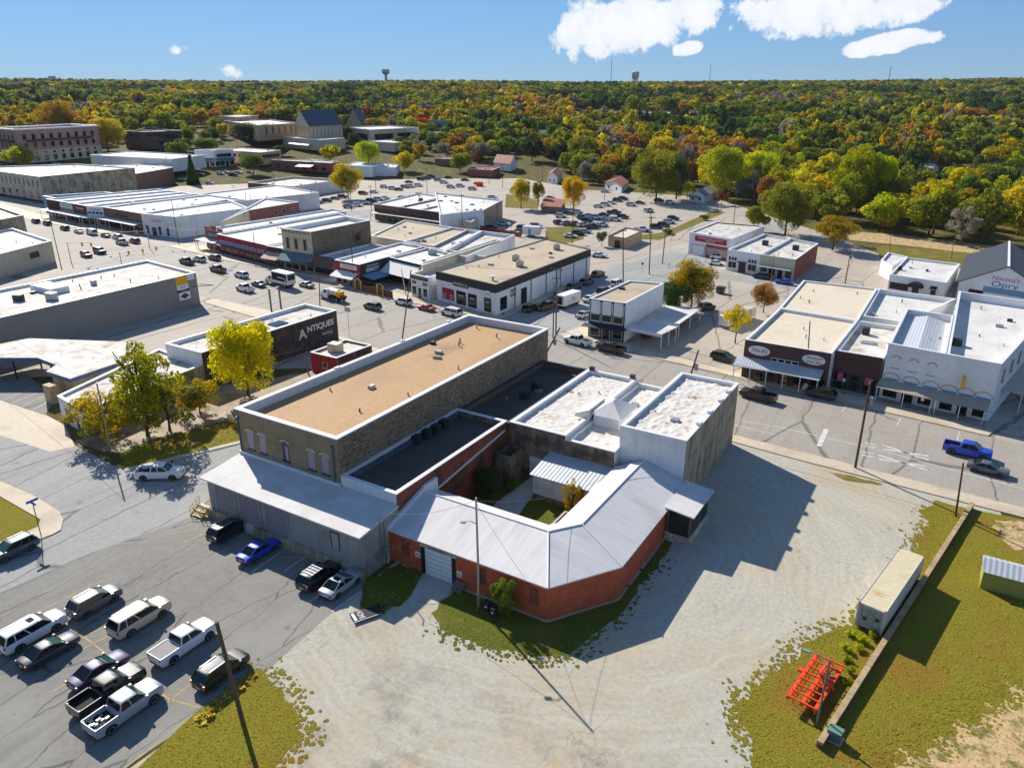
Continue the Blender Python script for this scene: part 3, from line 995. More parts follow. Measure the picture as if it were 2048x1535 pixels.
for k in range(16):
	x = -84 - 15 * k
	stripe('lane_line',(x,113.5 + (-84 - x) * 0.125),(x - 5,113.5 + (-84 - x + 5) * 0.125),0.14, 'line_white',0.03)
	stripe('lane_line',(x,127.2 + (-84 - x) * 0.125),(x - 5,127.2 + (-84 - x + 5) * 0.125),0.14, 'line_white',0.03)
for x in (-12,-4,4):
	stripe('bay_line',(x,123.4 - (x + 12) * 0.14),(x - 0.2,119.8 - (x + 12) * 0.14),0.12, 'line_white',0.03)
for y in range(0,9):
	stripe('bay_line',(-62 - 0.2 * y,217 + y * 2.7),(-57.5 - 0.2 * y,218.5 + y * 2.7),0.12, 'line_white',0.034)

# ---------------- building materials ----------------
MAT('roof_white',(212,209,202),seam=('x',2.4,0.07,0.35),var=0.06,scale=1.2,col2=(192,184,172),s2=0.22,lo=0.45,hi=0.7,bump=0.15,bscale=3)
MAT('roof_stained',(206,202,194),var=0.07,scale=1.0,col2=(178,164,144),s2=0.3,lo=0.44,hi=0.62,bump=0.2,bscale=3,col3=(140,118,94),s3=0.45,lo3=0.57,hi3=0.66,seam=('y',2.2,0.08,0.3))
MAT('roof_lumpy',(214,206,196),var=0.08,scale=1.3,col2=(198,184,168),s2=0.5,lo=0.5,hi=0.66,bump=0.5,bscale=2.2,bd=0.15,col3=(132,108,84),s3=0.3,lo3=0.64,hi3=0.67)
MAT('roof_tan',(180,141,94),var=0.16,scale=5,col2=(160,124,84),s2=0.14,lo=0.45,hi=0.72,bump=0.3,bscale=14,col3=(120,96,68),s3=0.1,lo3=0.58,hi3=0.72,stretch=(1,0.45,1))
MAT('roof_gravel',(182,164,134),var=0.14,scale=6,col2=(160,142,116),s2=0.12,bump=0.3,bscale=14)
MAT('roof_cream',(212,198,172),var=0.07,scale=1.2,col2=(204,184,154),s2=0.16,lo=0.48,hi=0.7)
MAT('roof_dark',(84,76,66),var=0.2,scale=6,col2=(66,60,54),s2=0.2,bump=0.3,bscale=14)
MAT('roof_panel',(218,213,208),var=0.05,scale=1.2,col2=(206,197,190),s2=0.5,lo=0.5,hi=0.75,bump=0.15,bscale=3,stretch=(1.0,0.16,1),col3=(198,186,178),s3=0.6,lo3=0.5,hi3=0.72,seam=('x',0.9,0.06,0.3))
MAT('roof_panel_across_shaded',(208,206,202),var=0.06,scale=1.2,col2=(194,190,186),s2=0.5,lo=0.5,hi=0.75,bump=0.15,bscale=3,stretch=(0.16,1.0,1),col3=(186,180,174),s3=0.6,lo3=0.5,hi3=0.72,seam=('y',0.9,0.06,0.3))  # greyer than roof_panel: shade on slopes turned from the sun, painted in
MAT('roof_metal',(200,202,202),var=0.05,scale=2,corr=('x',0.5),rough=0.45,metal=0.3)
MAT('coping_white',(224,222,220),var=0.04,scale=2,col2=(222,218,214),s2=0.6,rough=0.5)
MAT('coping_dark',(54,66,82),var=0.1,scale=2,rough=0.5)
MAT('parapet_metal',(200,204,208),var=0.05,scale=2,corr=('xy',1.6),rough=0.5)
MAT('wall_white',(226,226,224),var=0.06,scale=1.5,col2=(206,204,198),s2=0.3,streak=(182,178,170),sk=0.3,bump=0.15)
MAT('wall_white_clean',(230,230,228),var=0.05,scale=1.5,col2=(214,214,210),s2=0.3,bump=0.12)
MAT('wall_grey',(142,136,128),var=0.06,scale=1.5,col2=(130,124,117),s2=0.2)
MAT('wall_concrete',(158,154,148),var=0.12,scale=2,col2=(130,126,118),s2=0.35,sk=0.35,streak=(104,100,94),bump=0.3)
MAT('wall_weathered',(182,166,138),var=0.2,scale=2.5,col2=(130,116,94),s2=0.35,lo=0.46,hi=0.62,streak=(58,52,42),sk=0.95,col3=(196,190,180),s3=0.22,lo3=0.62,hi3=0.66,bump=0.5)
MAT('wall_mossy',(150,130,104),var=0.2,scale=2.5,col2=(84,74,58),s2=0.5,lo=0.42,hi=0.6,streak=(46,42,34),bump=0.5)
MAT('wall_mural',(98,82,68),var=0.35,scale=1.6,col2=(44,42,44),s2=0.5,lo=0.4,hi=0.62,col3=(112,96,78),s3=0.5,lo3=0.58,hi3=0.75,streak=(40,36,34),bump=0.3)
MAT('wall_tan',(186,160,122),var=0.08,scale=2,col2=(170,142,104),s2=0.3)
MAT('wall_cream',(200,188,160),var=0.08,scale=2,col2=(182,168,138),s2=0.3)
BRICK('brick_tan',((176,150,112),(152,128,94),(132,110,82)),(158,146,122),0.24,0.09,0.012,stain=(118,98,74))
BRICK('brick_orange',((220,104,56),(192,78,42),(166,64,38)),(160,106,80),0.6,0.24,0.03,stain=(150,76,52),slo=0.52,shi=0.8)
BRICK('brick_aged',((184,90,56),(152,70,44),(96,58,42)),(112,78,60),0.36,0.12,0.02,stain=(66,48,38),slo=0.42,shi=0.66)
BRICK('brick_red',((152,66,52),(134,54,44),(118,50,42)),(150,124,108),0.24,0.09,0.014)
BRICK('brick_dark',((104,58,50),(86,48,44),(72,44,42)),(110,92,82),0.24,0.09,0.014)
BRICK('brick_brown',((134,96,74),(116,82,64),(104,76,60)),(140,118,98),0.24,0.09,0.012)
RUBBLE('rubble',[(96,84,68),(150,132,104),(118,104,84),(176,156,122),(104,92,76)],(88,78,66))
RUBBLE('rubble_small',[(92,82,70),(138,122,98),(112,100,84),(160,142,112)],(84,76,66),3.2)
RUBBLE('limestone',[(206,196,176),(224,214,196),(190,180,160),(214,204,184)],(160,150,134),1.6)
MAT('board_lilac',(172,156,162),var=0.05,scale=2,col2=(160,146,150),s2=0.8)
MAT('door_metal',(142,130,134),var=0.05,scale=2,corr=('z',0.35))
MAT('door_white',(222,222,222),var=0.04,scale=1.5,col2=(190,186,178),s2=1.2,lo=0.6,hi=0.7,corr=('z',0.55))
MAT('door_dark',(40,38,38),var=0.1,scale=2,rough=0.5)
MAT('black',(24,24,26),var=0.1,scale=2,rough=0.6)
MAT('charcoal',(54,50,48),var=0.12,scale=1.5,col2=(44,42,42),s2=0.6)
MAT('trim_white',(226,226,222),var=0.04,scale=2,rough=0.5)
MAT('trim_dark',(48,58,68),var=0.06,scale=2,rough=0.5)
MAT('hood_stone',(206,190,160),var=0.1,scale=3)
MAT('metal_grey',(158,160,162),var=0.08,scale=2,metal=0.5,rough=0.5)
MAT('metal_dark',(52,52,54),var=0.1,scale=2,metal=0.3,rough=0.55)
MAT('metal_cream',(196,186,164),var=0.08,scale=2,col2=(150,130,104),s2=1.2,rough=0.6)
MAT('pipe_blue',(70,92,108),var=0.08,scale=2,rough=0.5)
MAT('yellow_paint',(206,166,40),var=0.08,scale=3,rough=0.5)
MAT('wood_pole',(96,76,58),var=0.2,scale=3,stretch=(6,6,0.4),streak=(60,48,38))
MAT('wood_grey',(118,110,98),var=0.2,scale=3,stretch=(6,6,0.4))
MAT('wood_brown',(112,72,44),var=0.2,scale=3,stretch=(6,6,0.5))
MAT('pole_metal',(150,158,156),var=0.08,scale=2,metal=0.4,rough=0.5)
MAT('pole_green',(92,112,104),var=0.1,scale=2,rough=0.6)
MAT('wire',(30,30,30),var=0.02,scale=1)
MAT('wire_grey',(150,148,140),var=0.02,scale=1)
GLASS('glass')
GLASS('glass_blue',(40,60,72))
GLASS('glass_shop',(26,28,28),0.1)
MAT('sign_white',(232,230,224),var=0.03,scale=2)
MAT('sign_black',(26,24,26),var=0.05,scale=2)
MAT('sign_red',(176,40,48),var=0.06,scale=2)
MAT('sign_yellow',(232,170,30),var=0.05,scale=2)
MAT('sign_blue',(40,110,200),var=0.05,scale=2)
MAT('sign_pink',(196,96,120),var=0.05,scale=2)
MAT('gold',(196,160,80),var=0.1,scale=2)
MAT('orange_paint',(232,78,24),var=0.08,scale=2,col2=(206,60,16),s2=1.5,rough=0.4)
MAT('orange_mesh',(240,84,20),var=0.08,scale=2)
MAT('rust',(120,70,44),var=0.3,scale=3)
MAT('green_box',(104,136,112),var=0.05,scale=2,rough=0.5)

# ---------------- the stone-walled block ----------------
main = Bld('stone_warehouse', 'two-storey tan brick and rubble stone building with a tan gravel roof and white coping',
		[(-71.5,53.7),(-55.1,53.7),(-55.1,101.8),(-70.6,101.8)],11.5,['brick_tan', 'rubble', 'brick_tan', 'brick_tan'], 'roof_tan',1.05,
		'coping_white',th=0.45,cw=0.06,ch=0.16,inner='parapet_metal')
main.walls[1]['label'] = 'rough rubble stone side wall'
for k,(s,board) in enumerate([(2.1,1),(4.2,1),(8.0,0),(12.2,1),(14.3,1)]):
	z0,w,hh = 6.75,1.0,2.35
	mb = MB()
	for j in range(7):       # arched hood of cut stones
		a0,a1 = math.pi * (0.12 + 0.76 * j / 7),math.pi * (0.12 + 0.76 * (j + 1) / 7 - 0.012)
		q = []
		for a,r in ((a0,0.66),(a1,0.66),(a1,0.94),(a0,0.94)):
			q.append((s - r * math.cos(a),z0 + hh - 0.32 + r * 0.72 * math.sin(a)))
		p0 = [(*main.pt(0,x,-0.02),z) for x,z in q]
		p1 = [(*main.pt(0,x,0.1),z) for x,z in q]
		mb.add(p0 + p1,[(3,2,1,0),(4,5,6,7),(0,1,5,4),(1,2,6,5),(2,3,7,6),(3,0,4,7)])
	win = mb.build('window', 'hood_stone',main.o)
	mb = MB()
	n = 8
	prof = [(s - w / 2,z0),(s + w / 2,z0)] + [(s + w / 2 * math.cos(math.pi * j / n),z0 + hh - 0.2 + 0.34 * math.sin(math.pi * j / n)) for j in range(n + 1)]
	k2 = len(prof)
	mb.add([(*main.pt(0,x,0.03),z) for x,z in prof] + [(*main.pt(0,x,-0.03),z) for x,z in prof],
		[tuple(range(k2)),tuple(range(2 * k2 - 1,k2 - 1,-1))] + [(j,j + k2,(j + 1) % k2 + k2,(j + 1) % k2) for j in range(k2)])
	if board:
		mb.build('boarding', 'board_lilac',win)
	else:
		mb.build('shutter', 'trim_dark',win)
		MB().prism([main.pt(0,s + 0.02,0.07),main.pt(0,s + w / 2 - 0.05,0.07),main.pt(0,s + w / 2 - 0.05,0.031),main.pt(0,s + 0.02,0.031)],z0 + 0.1,z0 + hh - 0.4).build('boarding', 'board_lilac',win)
	mb = MB()
	main.fbox(mb,0,s - w / 2 - 0.15,s + w / 2 + 0.15,z0 - 0.16,z0 - 0.003,-0.02,0.16)
	mb.build('sill', 'trim_dark',win)
for s in (0.3,15.7):
	mb = MB()
	p = main.pt(0,s,0.12)
	mb.tube([(p[0],p[1],5.9),(p[0],p[1],10.4)],0.09,8)
	mb.obox((p[0],p[1],10.5),(0.36,0.26,0.34))
	mb.build('downpipe', 'pipe_blue',main.o)
for x,y in ((-64.3,90.0),(-61.5,96.5),(-67,99)):
	t = thing('roof_vent', 'small pipe vent on the tan roof', 'vent',(x,y,main.zr), 'vents on the tan roof')
	MB().cyl((x,y),0.09,main.zr,main.zr + 0.6).build('pipe', 'metal_dark',t)
	MB().cyl((x,y),0.16,main.zr + 0.602,main.zr + 0.72).build('cap', 'metal_grey',t)
t = thing('roof_hatch', 'low dark hatch in the middle of the tan roof', 'hatch',(-63.6,83.5,main.zr))
MB().obox((-63.6,83.5,main.zr + 0.12),(1.3,0.5,0.24),0.2).build('curb', 'metal_grey',t)
MB().obox((-63.6,83.5,main.zr + 0.27),(1.2,0.42,0.05),0.2).build('lid', 'metal_dark',t)
# coping drain boxes on the far parapet
for y in (70,84,96):
	MB().box(-71.2,-70.7,y,y + 0.9,11.663,11.8).build('scupper', 'parapet_metal',main.o)

# rear dock
dock = thing('loading_dock', 'grey concrete loading dock with sloping white roof behind the stone building', 'loading dock',(-71,48,0))
XA,XB,YA,YB = -70.9,-46.9,48.0,53.68
MB().box(XA,XB,YA,YA + 0.3,1.15,5.0).build('wall', 'wall_concrete',dock)
MB().prism([(XB - 0.3,YA + 0.3),(XB,YA + 0.3),(XB,YB),(XB - 0.3,YB)],0,[5.0,5.0,5.6,5.6]).build('wall', 'wall_concrete',dock)
MB().prism([(XA,YA + 0.3),(XA + 0.3,YA + 0.3),(XA + 0.3,YB),(XA,YB)],1.15,[5.0,5.0,5.6,5.6]).build('wall', 'wall_concrete',dock)
MB().box(XA - 0.25,XB - 0.003,YA - 0.45,YB,0.0,1.147).build('platform', 'wall_weathered',dock)
mb = MB()
mb.hexa([(XA - 0.6,YA - 0.55,5.01),(XB + 0.1,YA - 0.55,5.01),(XB + 0.1,YB,5.62),(XA - 0.6,YB,5.62),
		(XA - 0.6,YA - 0.55,5.17),(XB + 0.1,YA - 0.55,5.17),(XB + 0.1,YB,5.8),(XA - 0.6,YB,5.8)])
mb.build('roof', 'roof_white',dock)
MB().box(XA - 0.6,-55.0,YB - 0.25,YB - 0.01,5.803,6.15).build('flashing', 'coping_white',dock)
for x0,w in ((-69.4,3.1),(-65.4,3.1),(-61.2,3.3)):
	d = MB()
	d.box(x0 - 0.25,x0,YA - 0.08,YA + 0.02,1.15,4.55).box(x0 + w,x0 + w + 0.25,YA - 0.08,YA + 0.02,1.15,4.55).box(x0 - 0.25,x0 + w + 0.25,YA - 0.085,YA + 0.02,4.553,4.75)
	d = d.build('door', 'wall_concrete',dock)
	for j in range(6):
		MB().box(x0 + 0.003,x0 + w - 0.003,YA - 0.03 - 0.008 * (j % 2),YA + 0.01,1.153 + j * 0.56,1.153 + (j + 1) * 0.56 - 0.02).build('panel', 'door_metal',d)
d = MB()
d.box(-51.4,-51.3,YA - 0.08,YA,2.2,4.2).box(-50.3,-50.2,YA - 0.08,YA,2.2,4.2).box(-51.4,-50.2,YA - 0.085,YA,4.203,4.3)
d = d.build('door', 'trim_dark',dock)
MB().box(-51.298,-50.302,YA - 0.035,YA,2.2,4.198).build('door_leaf', 'board_lilac',d)
for x in (XB + 0.05,):
	mb = MB()
	mb.tube([(x + 0.06,50.5,1.4),(x + 0.06,50.5,6.6),(x + 0.06,50.0,6.9)],0.06,6)
	mb.tube([(x + 0.06,51.2,0.3),(x + 0.06,51.2,5.2)],0.05,6)
	mb.build('conduit', 'metal_grey',dock)
	mb = MB()
	mb.box(x - 0.04,x + 0.3,49.7,50.3,1.2,2.2).box(x - 0.04,x + 0.26,50.6,51.1,1.5,2.3)
	mb.build('meter_box', 'metal_grey',dock)
t = thing('dock_steps', 'yellow steel steps with handrails at the end of the loading dock', 'steps',(-72.2,49.2,0))
for j in range(5):
	MB().box(-72.9 - 0.0,-71.3,46.7 + 0.28 * j,46.96 + 0.28 * j,0.2 * (j + 1),0.2 * (j + 1) + 0.05).build('tread', 'rust' if j % 2 else 'yellow_paint',t)
for x in (-73.0,-71.2):
	mb = MB()
	mb.bar((x,46.5,0.05),(x,48.1,1.1),0.06,0.22)
	for j in range(4):
		y = 46.6 + 0.48 * j
		mb.tube([(x,y,0.1 + 0.65 * (y - 46.5)),(x,y,1.05 + 0.65 * (y - 46.5))],0.03,6)
	mb.tube([(x,46.6,1.1),(x,48.05,2.05)],0.035,6)
	mb.tube([(x,46.6,0.6),(x,48.05,1.55)],0.03,6)
	mb.build('handrail', 'yellow_paint',t)

# low dark-roofed wing and its continuation to the street
low = Bld('dark_roofed_wing', 'low brick wing with a dark flat roof between the stone wall and the courtyard',
		[(-55.05,53.75),(-47.1,53.75),(-47.1,76.2),(-55.05,76.2)],7.0,['wall_white', 'brick_aged', 'wall_mossy', 'wall_mossy'], 'roof_dark',0.75, 'coping_white',th=0.4,ch=0.12)
low.box('flashing', 'pipe_blue',3,0.5,22,6.3,6.75,-0.75,-0.45)
mb = MB()
mb.bar((-47.02,58.5,4.2),(-47.02,75.5,6.0),0.2,0.18)
mb.build('gutter', 'coping_white',low.o)
low2 = Bld('dark_roofed_shop', 'dark flat-roofed shop building beside the stone wall facing the highway',
		[(-55.05,76.25),(-46.8,76.25),(-46.8,100.0),(-55.05,100.0)],6.7,['brick_aged', 'brick_aged', 'brick_brown', 'brick_brown'], 'roof_dark',0.8, 'coping_dark',th=0.4)
for i,(x,y) in enumerate([(-54.1,66.2),(-53.9,68.0),(-53.8,69.8),(-53.9,71.6)]):
	low.unit(x,y,1.0,1.0,1.05 if i else 0.9, 'metal_dark',0,['dark round-topped condenser at the near end of the row by the stone wall', 'second dark condenser from the near end of the row by the stone wall',
			'third dark condenser in the row by the stone wall', 'dark condenser at the far end of the row by the stone wall'][i])
low2.unit(-50.5,86.5,1.1,1.1,1.0, 'metal_dark',0, 'small dark condenser alone near the middle of the dark roof')
low2.unit(-50.6,90.2,1.3,1.3,1.2, 'metal_dark',0, 'larger dark condenser further along the dark roof')

# white lumpy-roofed pair
wa = Bld('lumpy_roofed_shop', 'white-coated flat-roofed building with a lumpy roof behind the courtyard wall',
		[(-46.75,76.3),(-38.6,76.3),(-38.6,99.6),(-46.75,99.6)],6.9,['wall_mossy', 'wall_white', 'wall_tan', 'wall_white'], 'roof_lumpy',0.55, 'coping_white',th=0.45,inner='wall_white_clean')
wb = Bld('lumpy_roofed_annex', 'lower white-coated lumpy-roofed building with a hipped cupola on its roof',
		[(-38.55,76.3),(-31.9,76.3),(-31.9,99.5),(-38.55,99.5)],6.35,['wall_mossy', 'wall_white', 'wall_tan', 'wall_white'], 'roof_lumpy',0.5, 'coping_white',th=0.4,inner='wall_white_clean')
for bb,xs in ((wa,(-46,-39.3)),):
	for x in xs:
		MB().box(x - 0.35,x + 0.35,99.1,99.7,6.905 + 0.12,7.6).build('finial', 'brick_dark',bb.o)

def lumpy(b,amp=0.13,seed=0):
	"""Foam-sprayed roof: a fine grid heaved into lumps."""
	x0,y0 = b.poly[0][0] + 0.4,b.poly[0][1] + 0.4
	x1,y1 = b.poly[2][0] - 0.4,b.poly[2][1] - 0.4
	nx,ny = int((x1 - x0) / 0.22),int((y1 - y0) / 0.22)
	r = np.random.default_rng(seed)
	ph = r.uniform(0,6.28,(10,2))
	k = r.normal(size=(10,2)) * 2.6
	g = MB()
	vs = []
	for j in range(ny + 1):
		for i in range(nx + 1):
			x,y = x0 + (x1 - x0) * i / nx,y0 + (y1 - y0) * j / ny
			z = sum(math.sin(k[q][0] * x + k[q][1] * y + ph[q][0]) for q in range(10)) / 10
			vs.append((x,y,b.zr + 0.12 + amp * (abs(z) * 2.2 - 0.4) + r.normal() * 0.012))
	g.add(vs,[(j * (nx + 1) + i,j * (nx + 1) + i + 1,(j + 1) * (nx + 1) + i + 1,(j + 1) * (nx + 1) + i) for j in range(ny) for i in range(nx)])
	g.build('roof_coating', 'roof_lumpy',b.o,smooth=60)

lumpy(wa,seed=1)
lumpy(wb,seed=2)
c0 = thing('roof_cupola', 'white hipped cupola with a side porch standing on the lumpy roof', 'cupola',(-36.8,85,wb.zr))
MB().box(-38.0,-34.4,83.2,88.0,wb.zr,7.6).build('wall', 'wall_white_clean',c0)
mb = MB()
mb.add([(-38.5,82.7,7.6),(-33.9,82.7,7.6),(-33.9,88.5,7.6),(-38.5,88.5,7.6),(-36.2,85.1,9.1),(-36.2,86.1,9.1)],
	[(0,1,4),(1,2,5,4),(2,3,5),(3,0,4,5),(3,2,1,0)])
mb.build('roof', 'roof_panel',c0)
mb = MB()
mb.add([(-40.4,82.5,6.9),(-38.4,82.5,6.9),(-38.4,87.5,6.9),(-40.4,87.5,6.9),(-40.4,82.5,7.35),(-38.4,82.5,8.2),(-38.4,87.5,8.2),(-40.4,87.5,7.35)],
	[(3,2,1,0),(4,5,6,7),(0,1,5,4),(1,2,6,5),(2,3,7,6),(3,0,4,7)])
mb.build('porch', 'roof_panel',c0)

wh = Bld('white_two_storey_block', 'tall white-roofed building with a stained concrete side wall above the gravel lot',
		[(-32.0,77.9),(-23.7,77.9),(-23.7,99.6),(-32.0,99.6)],9.2,['wall_white', 'wall_weathered', 'wall_tan', 'wall_white'], 'roof_lumpy',0.55, 'coping_white',th=0.4,inner='wall_white_clean')
lumpy(wh,0.16,3)
for s in (5.2,9.4,13.8,17.4):
	wh.box('merlon', 'coping_white',1,s - 0.4,s + 0.4,9.325,9.7,-0.45,0.08)
for s,z in ((4,6.2),(8.4,4.5),(12.6,6.0),(15.8,3.6)):
	wh.box('tie_plate', 'metal_dark',1,s - 0.15,s + 0.15,z,z + 0.3,-0.01,0.05)

# the orange hollow-brick L round the courtyard,white low-gabled roof
og = thing('brick_courtyard_building', 'orange hollow-brick building with a white low roof bending round the courtyard', 'building',(-47,52,0))
OUT = [(-46.9,52.0),(-27.7,51.95),(-23.3,58.4),(-23.3,77.8)]
RID = [(-46.9,57.9),(-30.9,57.9),(-28.6,60.9),(-28.6,77.8)]
INN = [(-46.9,60.4),(-32.2,60.4),(-31.6,61.2),(-31.6,76.2)]
for i in range(3):
	a,b2 = Vector(OUT[i]),Vector(OUT[i + 1])
	e = (b2 - a).normalized()
	nn = Vector((-e.y,e.x)) * 0.35
	MB().prism([tuple(a),tuple(b2),tuple(b2 + nn),tuple(a + nn)],0,3.95).build('wall', 'brick_orange',og)
for i in range(3):
	a,b2 = Vector(INN[i]),Vector(INN[i + 1])
	e = (b2 - a).normalized()
	nn = Vector((e.y,-e.x)) * 0.3
	MB().prism([tuple(a + nn * 0.3),tuple(a + nn * 1.3),tuple(b2 + nn * 1.3),tuple(b2 + nn * 0.3)],0,4.38).build('wall', 'brick_aged',og)
EV = [(-46.9,51.6),(-27.45,51.55),(-22.9,58.3),(-22.9,77.8)]
for i in range(3):
	mb = MB()
	mb.add([(*EV[i],4.0),(*EV[i + 1],4.0),(*RID[i + 1],5.55),(*RID[i],5.55),(*EV[i],3.86),(*EV[i + 1],3.86),(*RID[i + 1],5.35),(*RID[i],5.35)],
		[(0,1,2,3),(7,6,5,4),(0,4,5,1),(1,5,6,2),(2,6,7,3),(3,7,4,0)])
	mb.build('roof', 'roof_panel' if i == 0 else 'roof_panel_across_shaded',og)
	mb = MB()
	mb.add([(*RID[i],5.55),(*RID[i + 1],5.55),(*INN[i + 1],4.62),(*INN[i],4.62),(*RID[i],5.35),(*RID[i + 1],5.35),(*INN[i + 1],4.45),(*INN[i],4.45)],
		[(0,1,2,3),(7,6,5,4),(0,4,5,1),(1,5,6,2),(2,6,7,3),(3,7,4,0)])
	mb.build('roof', 'roof_white',og)
mb = MB()
for i in range(3):
	mb.tube([(*RID[i],5.57),(*RID[i + 1],5.57)],0.09,6)
for i in (1,2):
	mb.tube([(*EV[i],4.03),(*RID[i],5.58)],0.09,6)
mb.build('ridge_cap', 'coping_white',og)
# stepped white parapet climbing the brick wall on the wing side
mb = MB()
mb.prism([(-47.0,51.6),(-46.6,51.6),(-46.6,58.0),(-47.0,58.0)],3.9,[4.25,4.25,6.1,6.1])
mb.prism([(-47.0,58.003),(-46.6,58.003),(-46.6,60.4),(-47.0,60.4)],4.4,6.2)
mb.build('parapet', 'coping_white',og)
MB().tube([(-46.75,51.45,4.0),(-46.75,51.45,0.2),(-46.6,51.2,0.1)],0.07,8).build('downpipe', 'trim_white',og)
# garage opening
x0,x1 = -42.1,-38.7
MB().box(x0 - 0.5,x0,51.86,52.1,0,3.25).build('door_jamb', 'black',og)
MB().box(x1,x1 + 0.4,51.86,52.1,0,3.25).build('door_jamb', 'black',og)
MB().box(x0 - 0.6,x1 + 0.6,51.82,52.12,3.253,3.55).build('lintel', 'metal_cream',og)
d = MB().box(x0 + 0.003,x1 - 0.003,51.9,52.02,0.02,3.24).build('door', 'door_white',og)
for j in range(1,6):
	MB().box(x0 + 0.02,x1 - 0.02,51.87,51.905,0.54 * j - 0.012,0.54 * j + 0.012).build('panel', 'metal_grey',d)
mb = MB()
mb.box(-43.4,-42.75,51.88,51.96,1.75,2.35)
s1 = mb.build('sign', 'sign_white',og)
text('NO\nPARKING', (-43.07, 51.87, 2.05), 0.2, (0, -1), 'sign_black',s1)
mb = MB()
mb.box(-38.1,-37.5,51.88,51.96,1.2,1.85)
s2 = mb.build('sign', 'sign_white',og)
text('NO\nPARKING', (-37.8, 51.87, 1.52), 0.18, (0, -1), 'sign_black',s2)
text('RED RIVER STATION',(-40.4,51.81,3.4),0.26,(0,-1), 'black',og)
# bricked-up openings
for x in (-45.2,-35.6,-29.6):
	MB().box(x,x + 0.95,51.91,51.99,1.3,3.2).build('blocked_window', 'brick_aged',og)

# screened loading porch on a stone base
po = thing('screened_porch', 'dark screened porch with a white lean-to roof on a stone base beside the gravel lot', 'porch',(-21.5,74,0))
MB().box(-23.2,-20.3,71.2,77.6,0,0.9).build('base', 'limestone',po)
for x,y in ((-20.45,71.4),(-20.45,74.4),(-20.45,77.4),(-23.0,71.4)):
	MB().box(x - 0.09,x + 0.09,y - 0.09,y + 0.09,0.903,3.72).build('post', 'wood_grey',po)
MB().box(-22.85,-20.6,71.36,71.42,0.903,3.2).build('screen', 'charcoal',po)
MB().box(-20.48,-20.42,71.55,77.3,0.903,3.4).build('screen', 'charcoal',po)
mb = MB()
mb.hexa([(-23.28,70.7,4.15),(-19.9,70.7,3.75),(-19.9,77.87,3.75),(-23.28,77.87,4.15),(-23.28,70.7,4.3),(-19.9,70.7,3.9),(-19.9,77.87,3.9),(-23.28,77.87,4.3)])
mb.build('roof', 'roof_white',po)

# courtyard
flat('courtyard_grass',[(-46.9,60.4),(-31.6,60.4),(-31.6,76.3),(-46.9,76.3)],0.03, 'grass_green')
flat('courtyard_path',[(-43.2,76),(-40.8,76),(-40.4,70),(-38.5,61),(-43,61),(-43.6,68)],0.04, 'concrete')
sh = thing('corrugated_shed', 'white corrugated lean-to shed standing in the courtyard', 'shed',(-36,74,0))
MB().prism([(-40.4,71.4),(-32.0,71.4),(-32.0,76.25),(-40.4,76.25)],0,0.7).build('base', 'wall_mossy',sh)
MAT('corrugated',(222,222,220),var=0.05,scale=2,corr=('xy',0.6),col2=(190,184,176),s2=0.8,rough=0.6)
MB().prism([(-40.4,71.4),(-32.0,71.4),(-32.0,76.25),(-40.4,76.25)],0.703,[3.3,3.3,4.1,4.1]).build('wall', 'corrugated',sh)
mb = MB()
mb.hexa([(-40.7,71.05,3.31),(-31.7,71.05,3.31),(-31.7,76.28,4.2),(-40.7,76.28,4.2),(-40.7,71.05,3.4),(-31.7,71.05,3.4),(-31.7,76.28,4.3),(-40.7,76.28,4.3)])
mb.build('roof', 'roof_metal',sh)
ci = thing('concrete_tank', 'square stained concrete tank with an open top in the courtyard corner', 'tank',(-45.5,74.4,0))
for q in ([(-46.7,72.6),(-44.4,72.6),(-44.4,72.85),(-46.7,72.85)],[(-46.7,75.95),(-44.4,75.95),(-44.4,76.2),(-46.7,76.2)],
		[(-46.7,72.853),(-46.45,72.853),(-46.45,75.947),(-46.7,75.947)],[(-44.65,72.853),(-44.4,72.853),(-44.4,75.947),(-44.65,75.947)]):
	MB().prism(q,0,4.0).build('wall', 'wall_mossy',ci)
MB().prism([(-46.45,72.85),(-44.65,72.85),(-44.65,75.95),(-46.45,75.95)],0.2,2.6).build('fill', 'black',ci)
MB().obox((-45.4,74.0,2.75),(0.9,0.7,0.3),0.4).build('lid', 'metal_grey',ci)
MB().box(-43.6,-41.2,76.1,76.28,0,2.9).build('yard_door', 'door_white',wa.o)
pl = thing('planter', 'low concrete planter against the inner roof edge of the courtyard', 'planter',(-32.6,64.5,0))
for q in ([(-33.9,63.2),(-32.3,63.2),(-32.3,63.45),(-33.9,63.45)],[(-33.9,67.2),(-32.3,67.2),(-32.3,67.45),(-33.9,67.45)],
		[(-33.9,63.453),(-33.65,63.453),(-33.65,67.197),(-33.9,67.197)],[(-32.55,63.453),(-32.3,63.453),(-32.3,67.197),(-32.55,67.197)]):
	MB().prism(q,0,2.2).build('side', 'concrete',pl)
MB().prism([(-33.65,63.45),(-32.55,63.45),(-32.55,67.2),(-33.65,67.2)],0.1,2.05).build('top', 'wood_grey',pl)

# ---------------- town helpers ----------------

def quadpoly(pts,h,href):
	"""Corners were read at roof height href; keep them."""
	return pts

def shopfront(b,side,n=3,h=2.6,z=0.35,frame='trim_dark',glass='glass_shop',door=None,m=0.5,doormat='door_dark'):
	"""Display windows and a glazed door along a street front."""
	a,d,nn,L = b.frame(side)
	w = (L - m * (n + 1)) / n
	for k in range(n):
		s = m + w / 2 + k * (w + m)
		if k == (n // 2 if door is None else door):
			b.door(side,s,min(1.8,w * 0.8),h + z - 0.05,doormat,frame,glass)
		else:
			b.window(side,s,z,w,h,glass,frame,sill=False,mull=max(1,int(w / 1.5)))

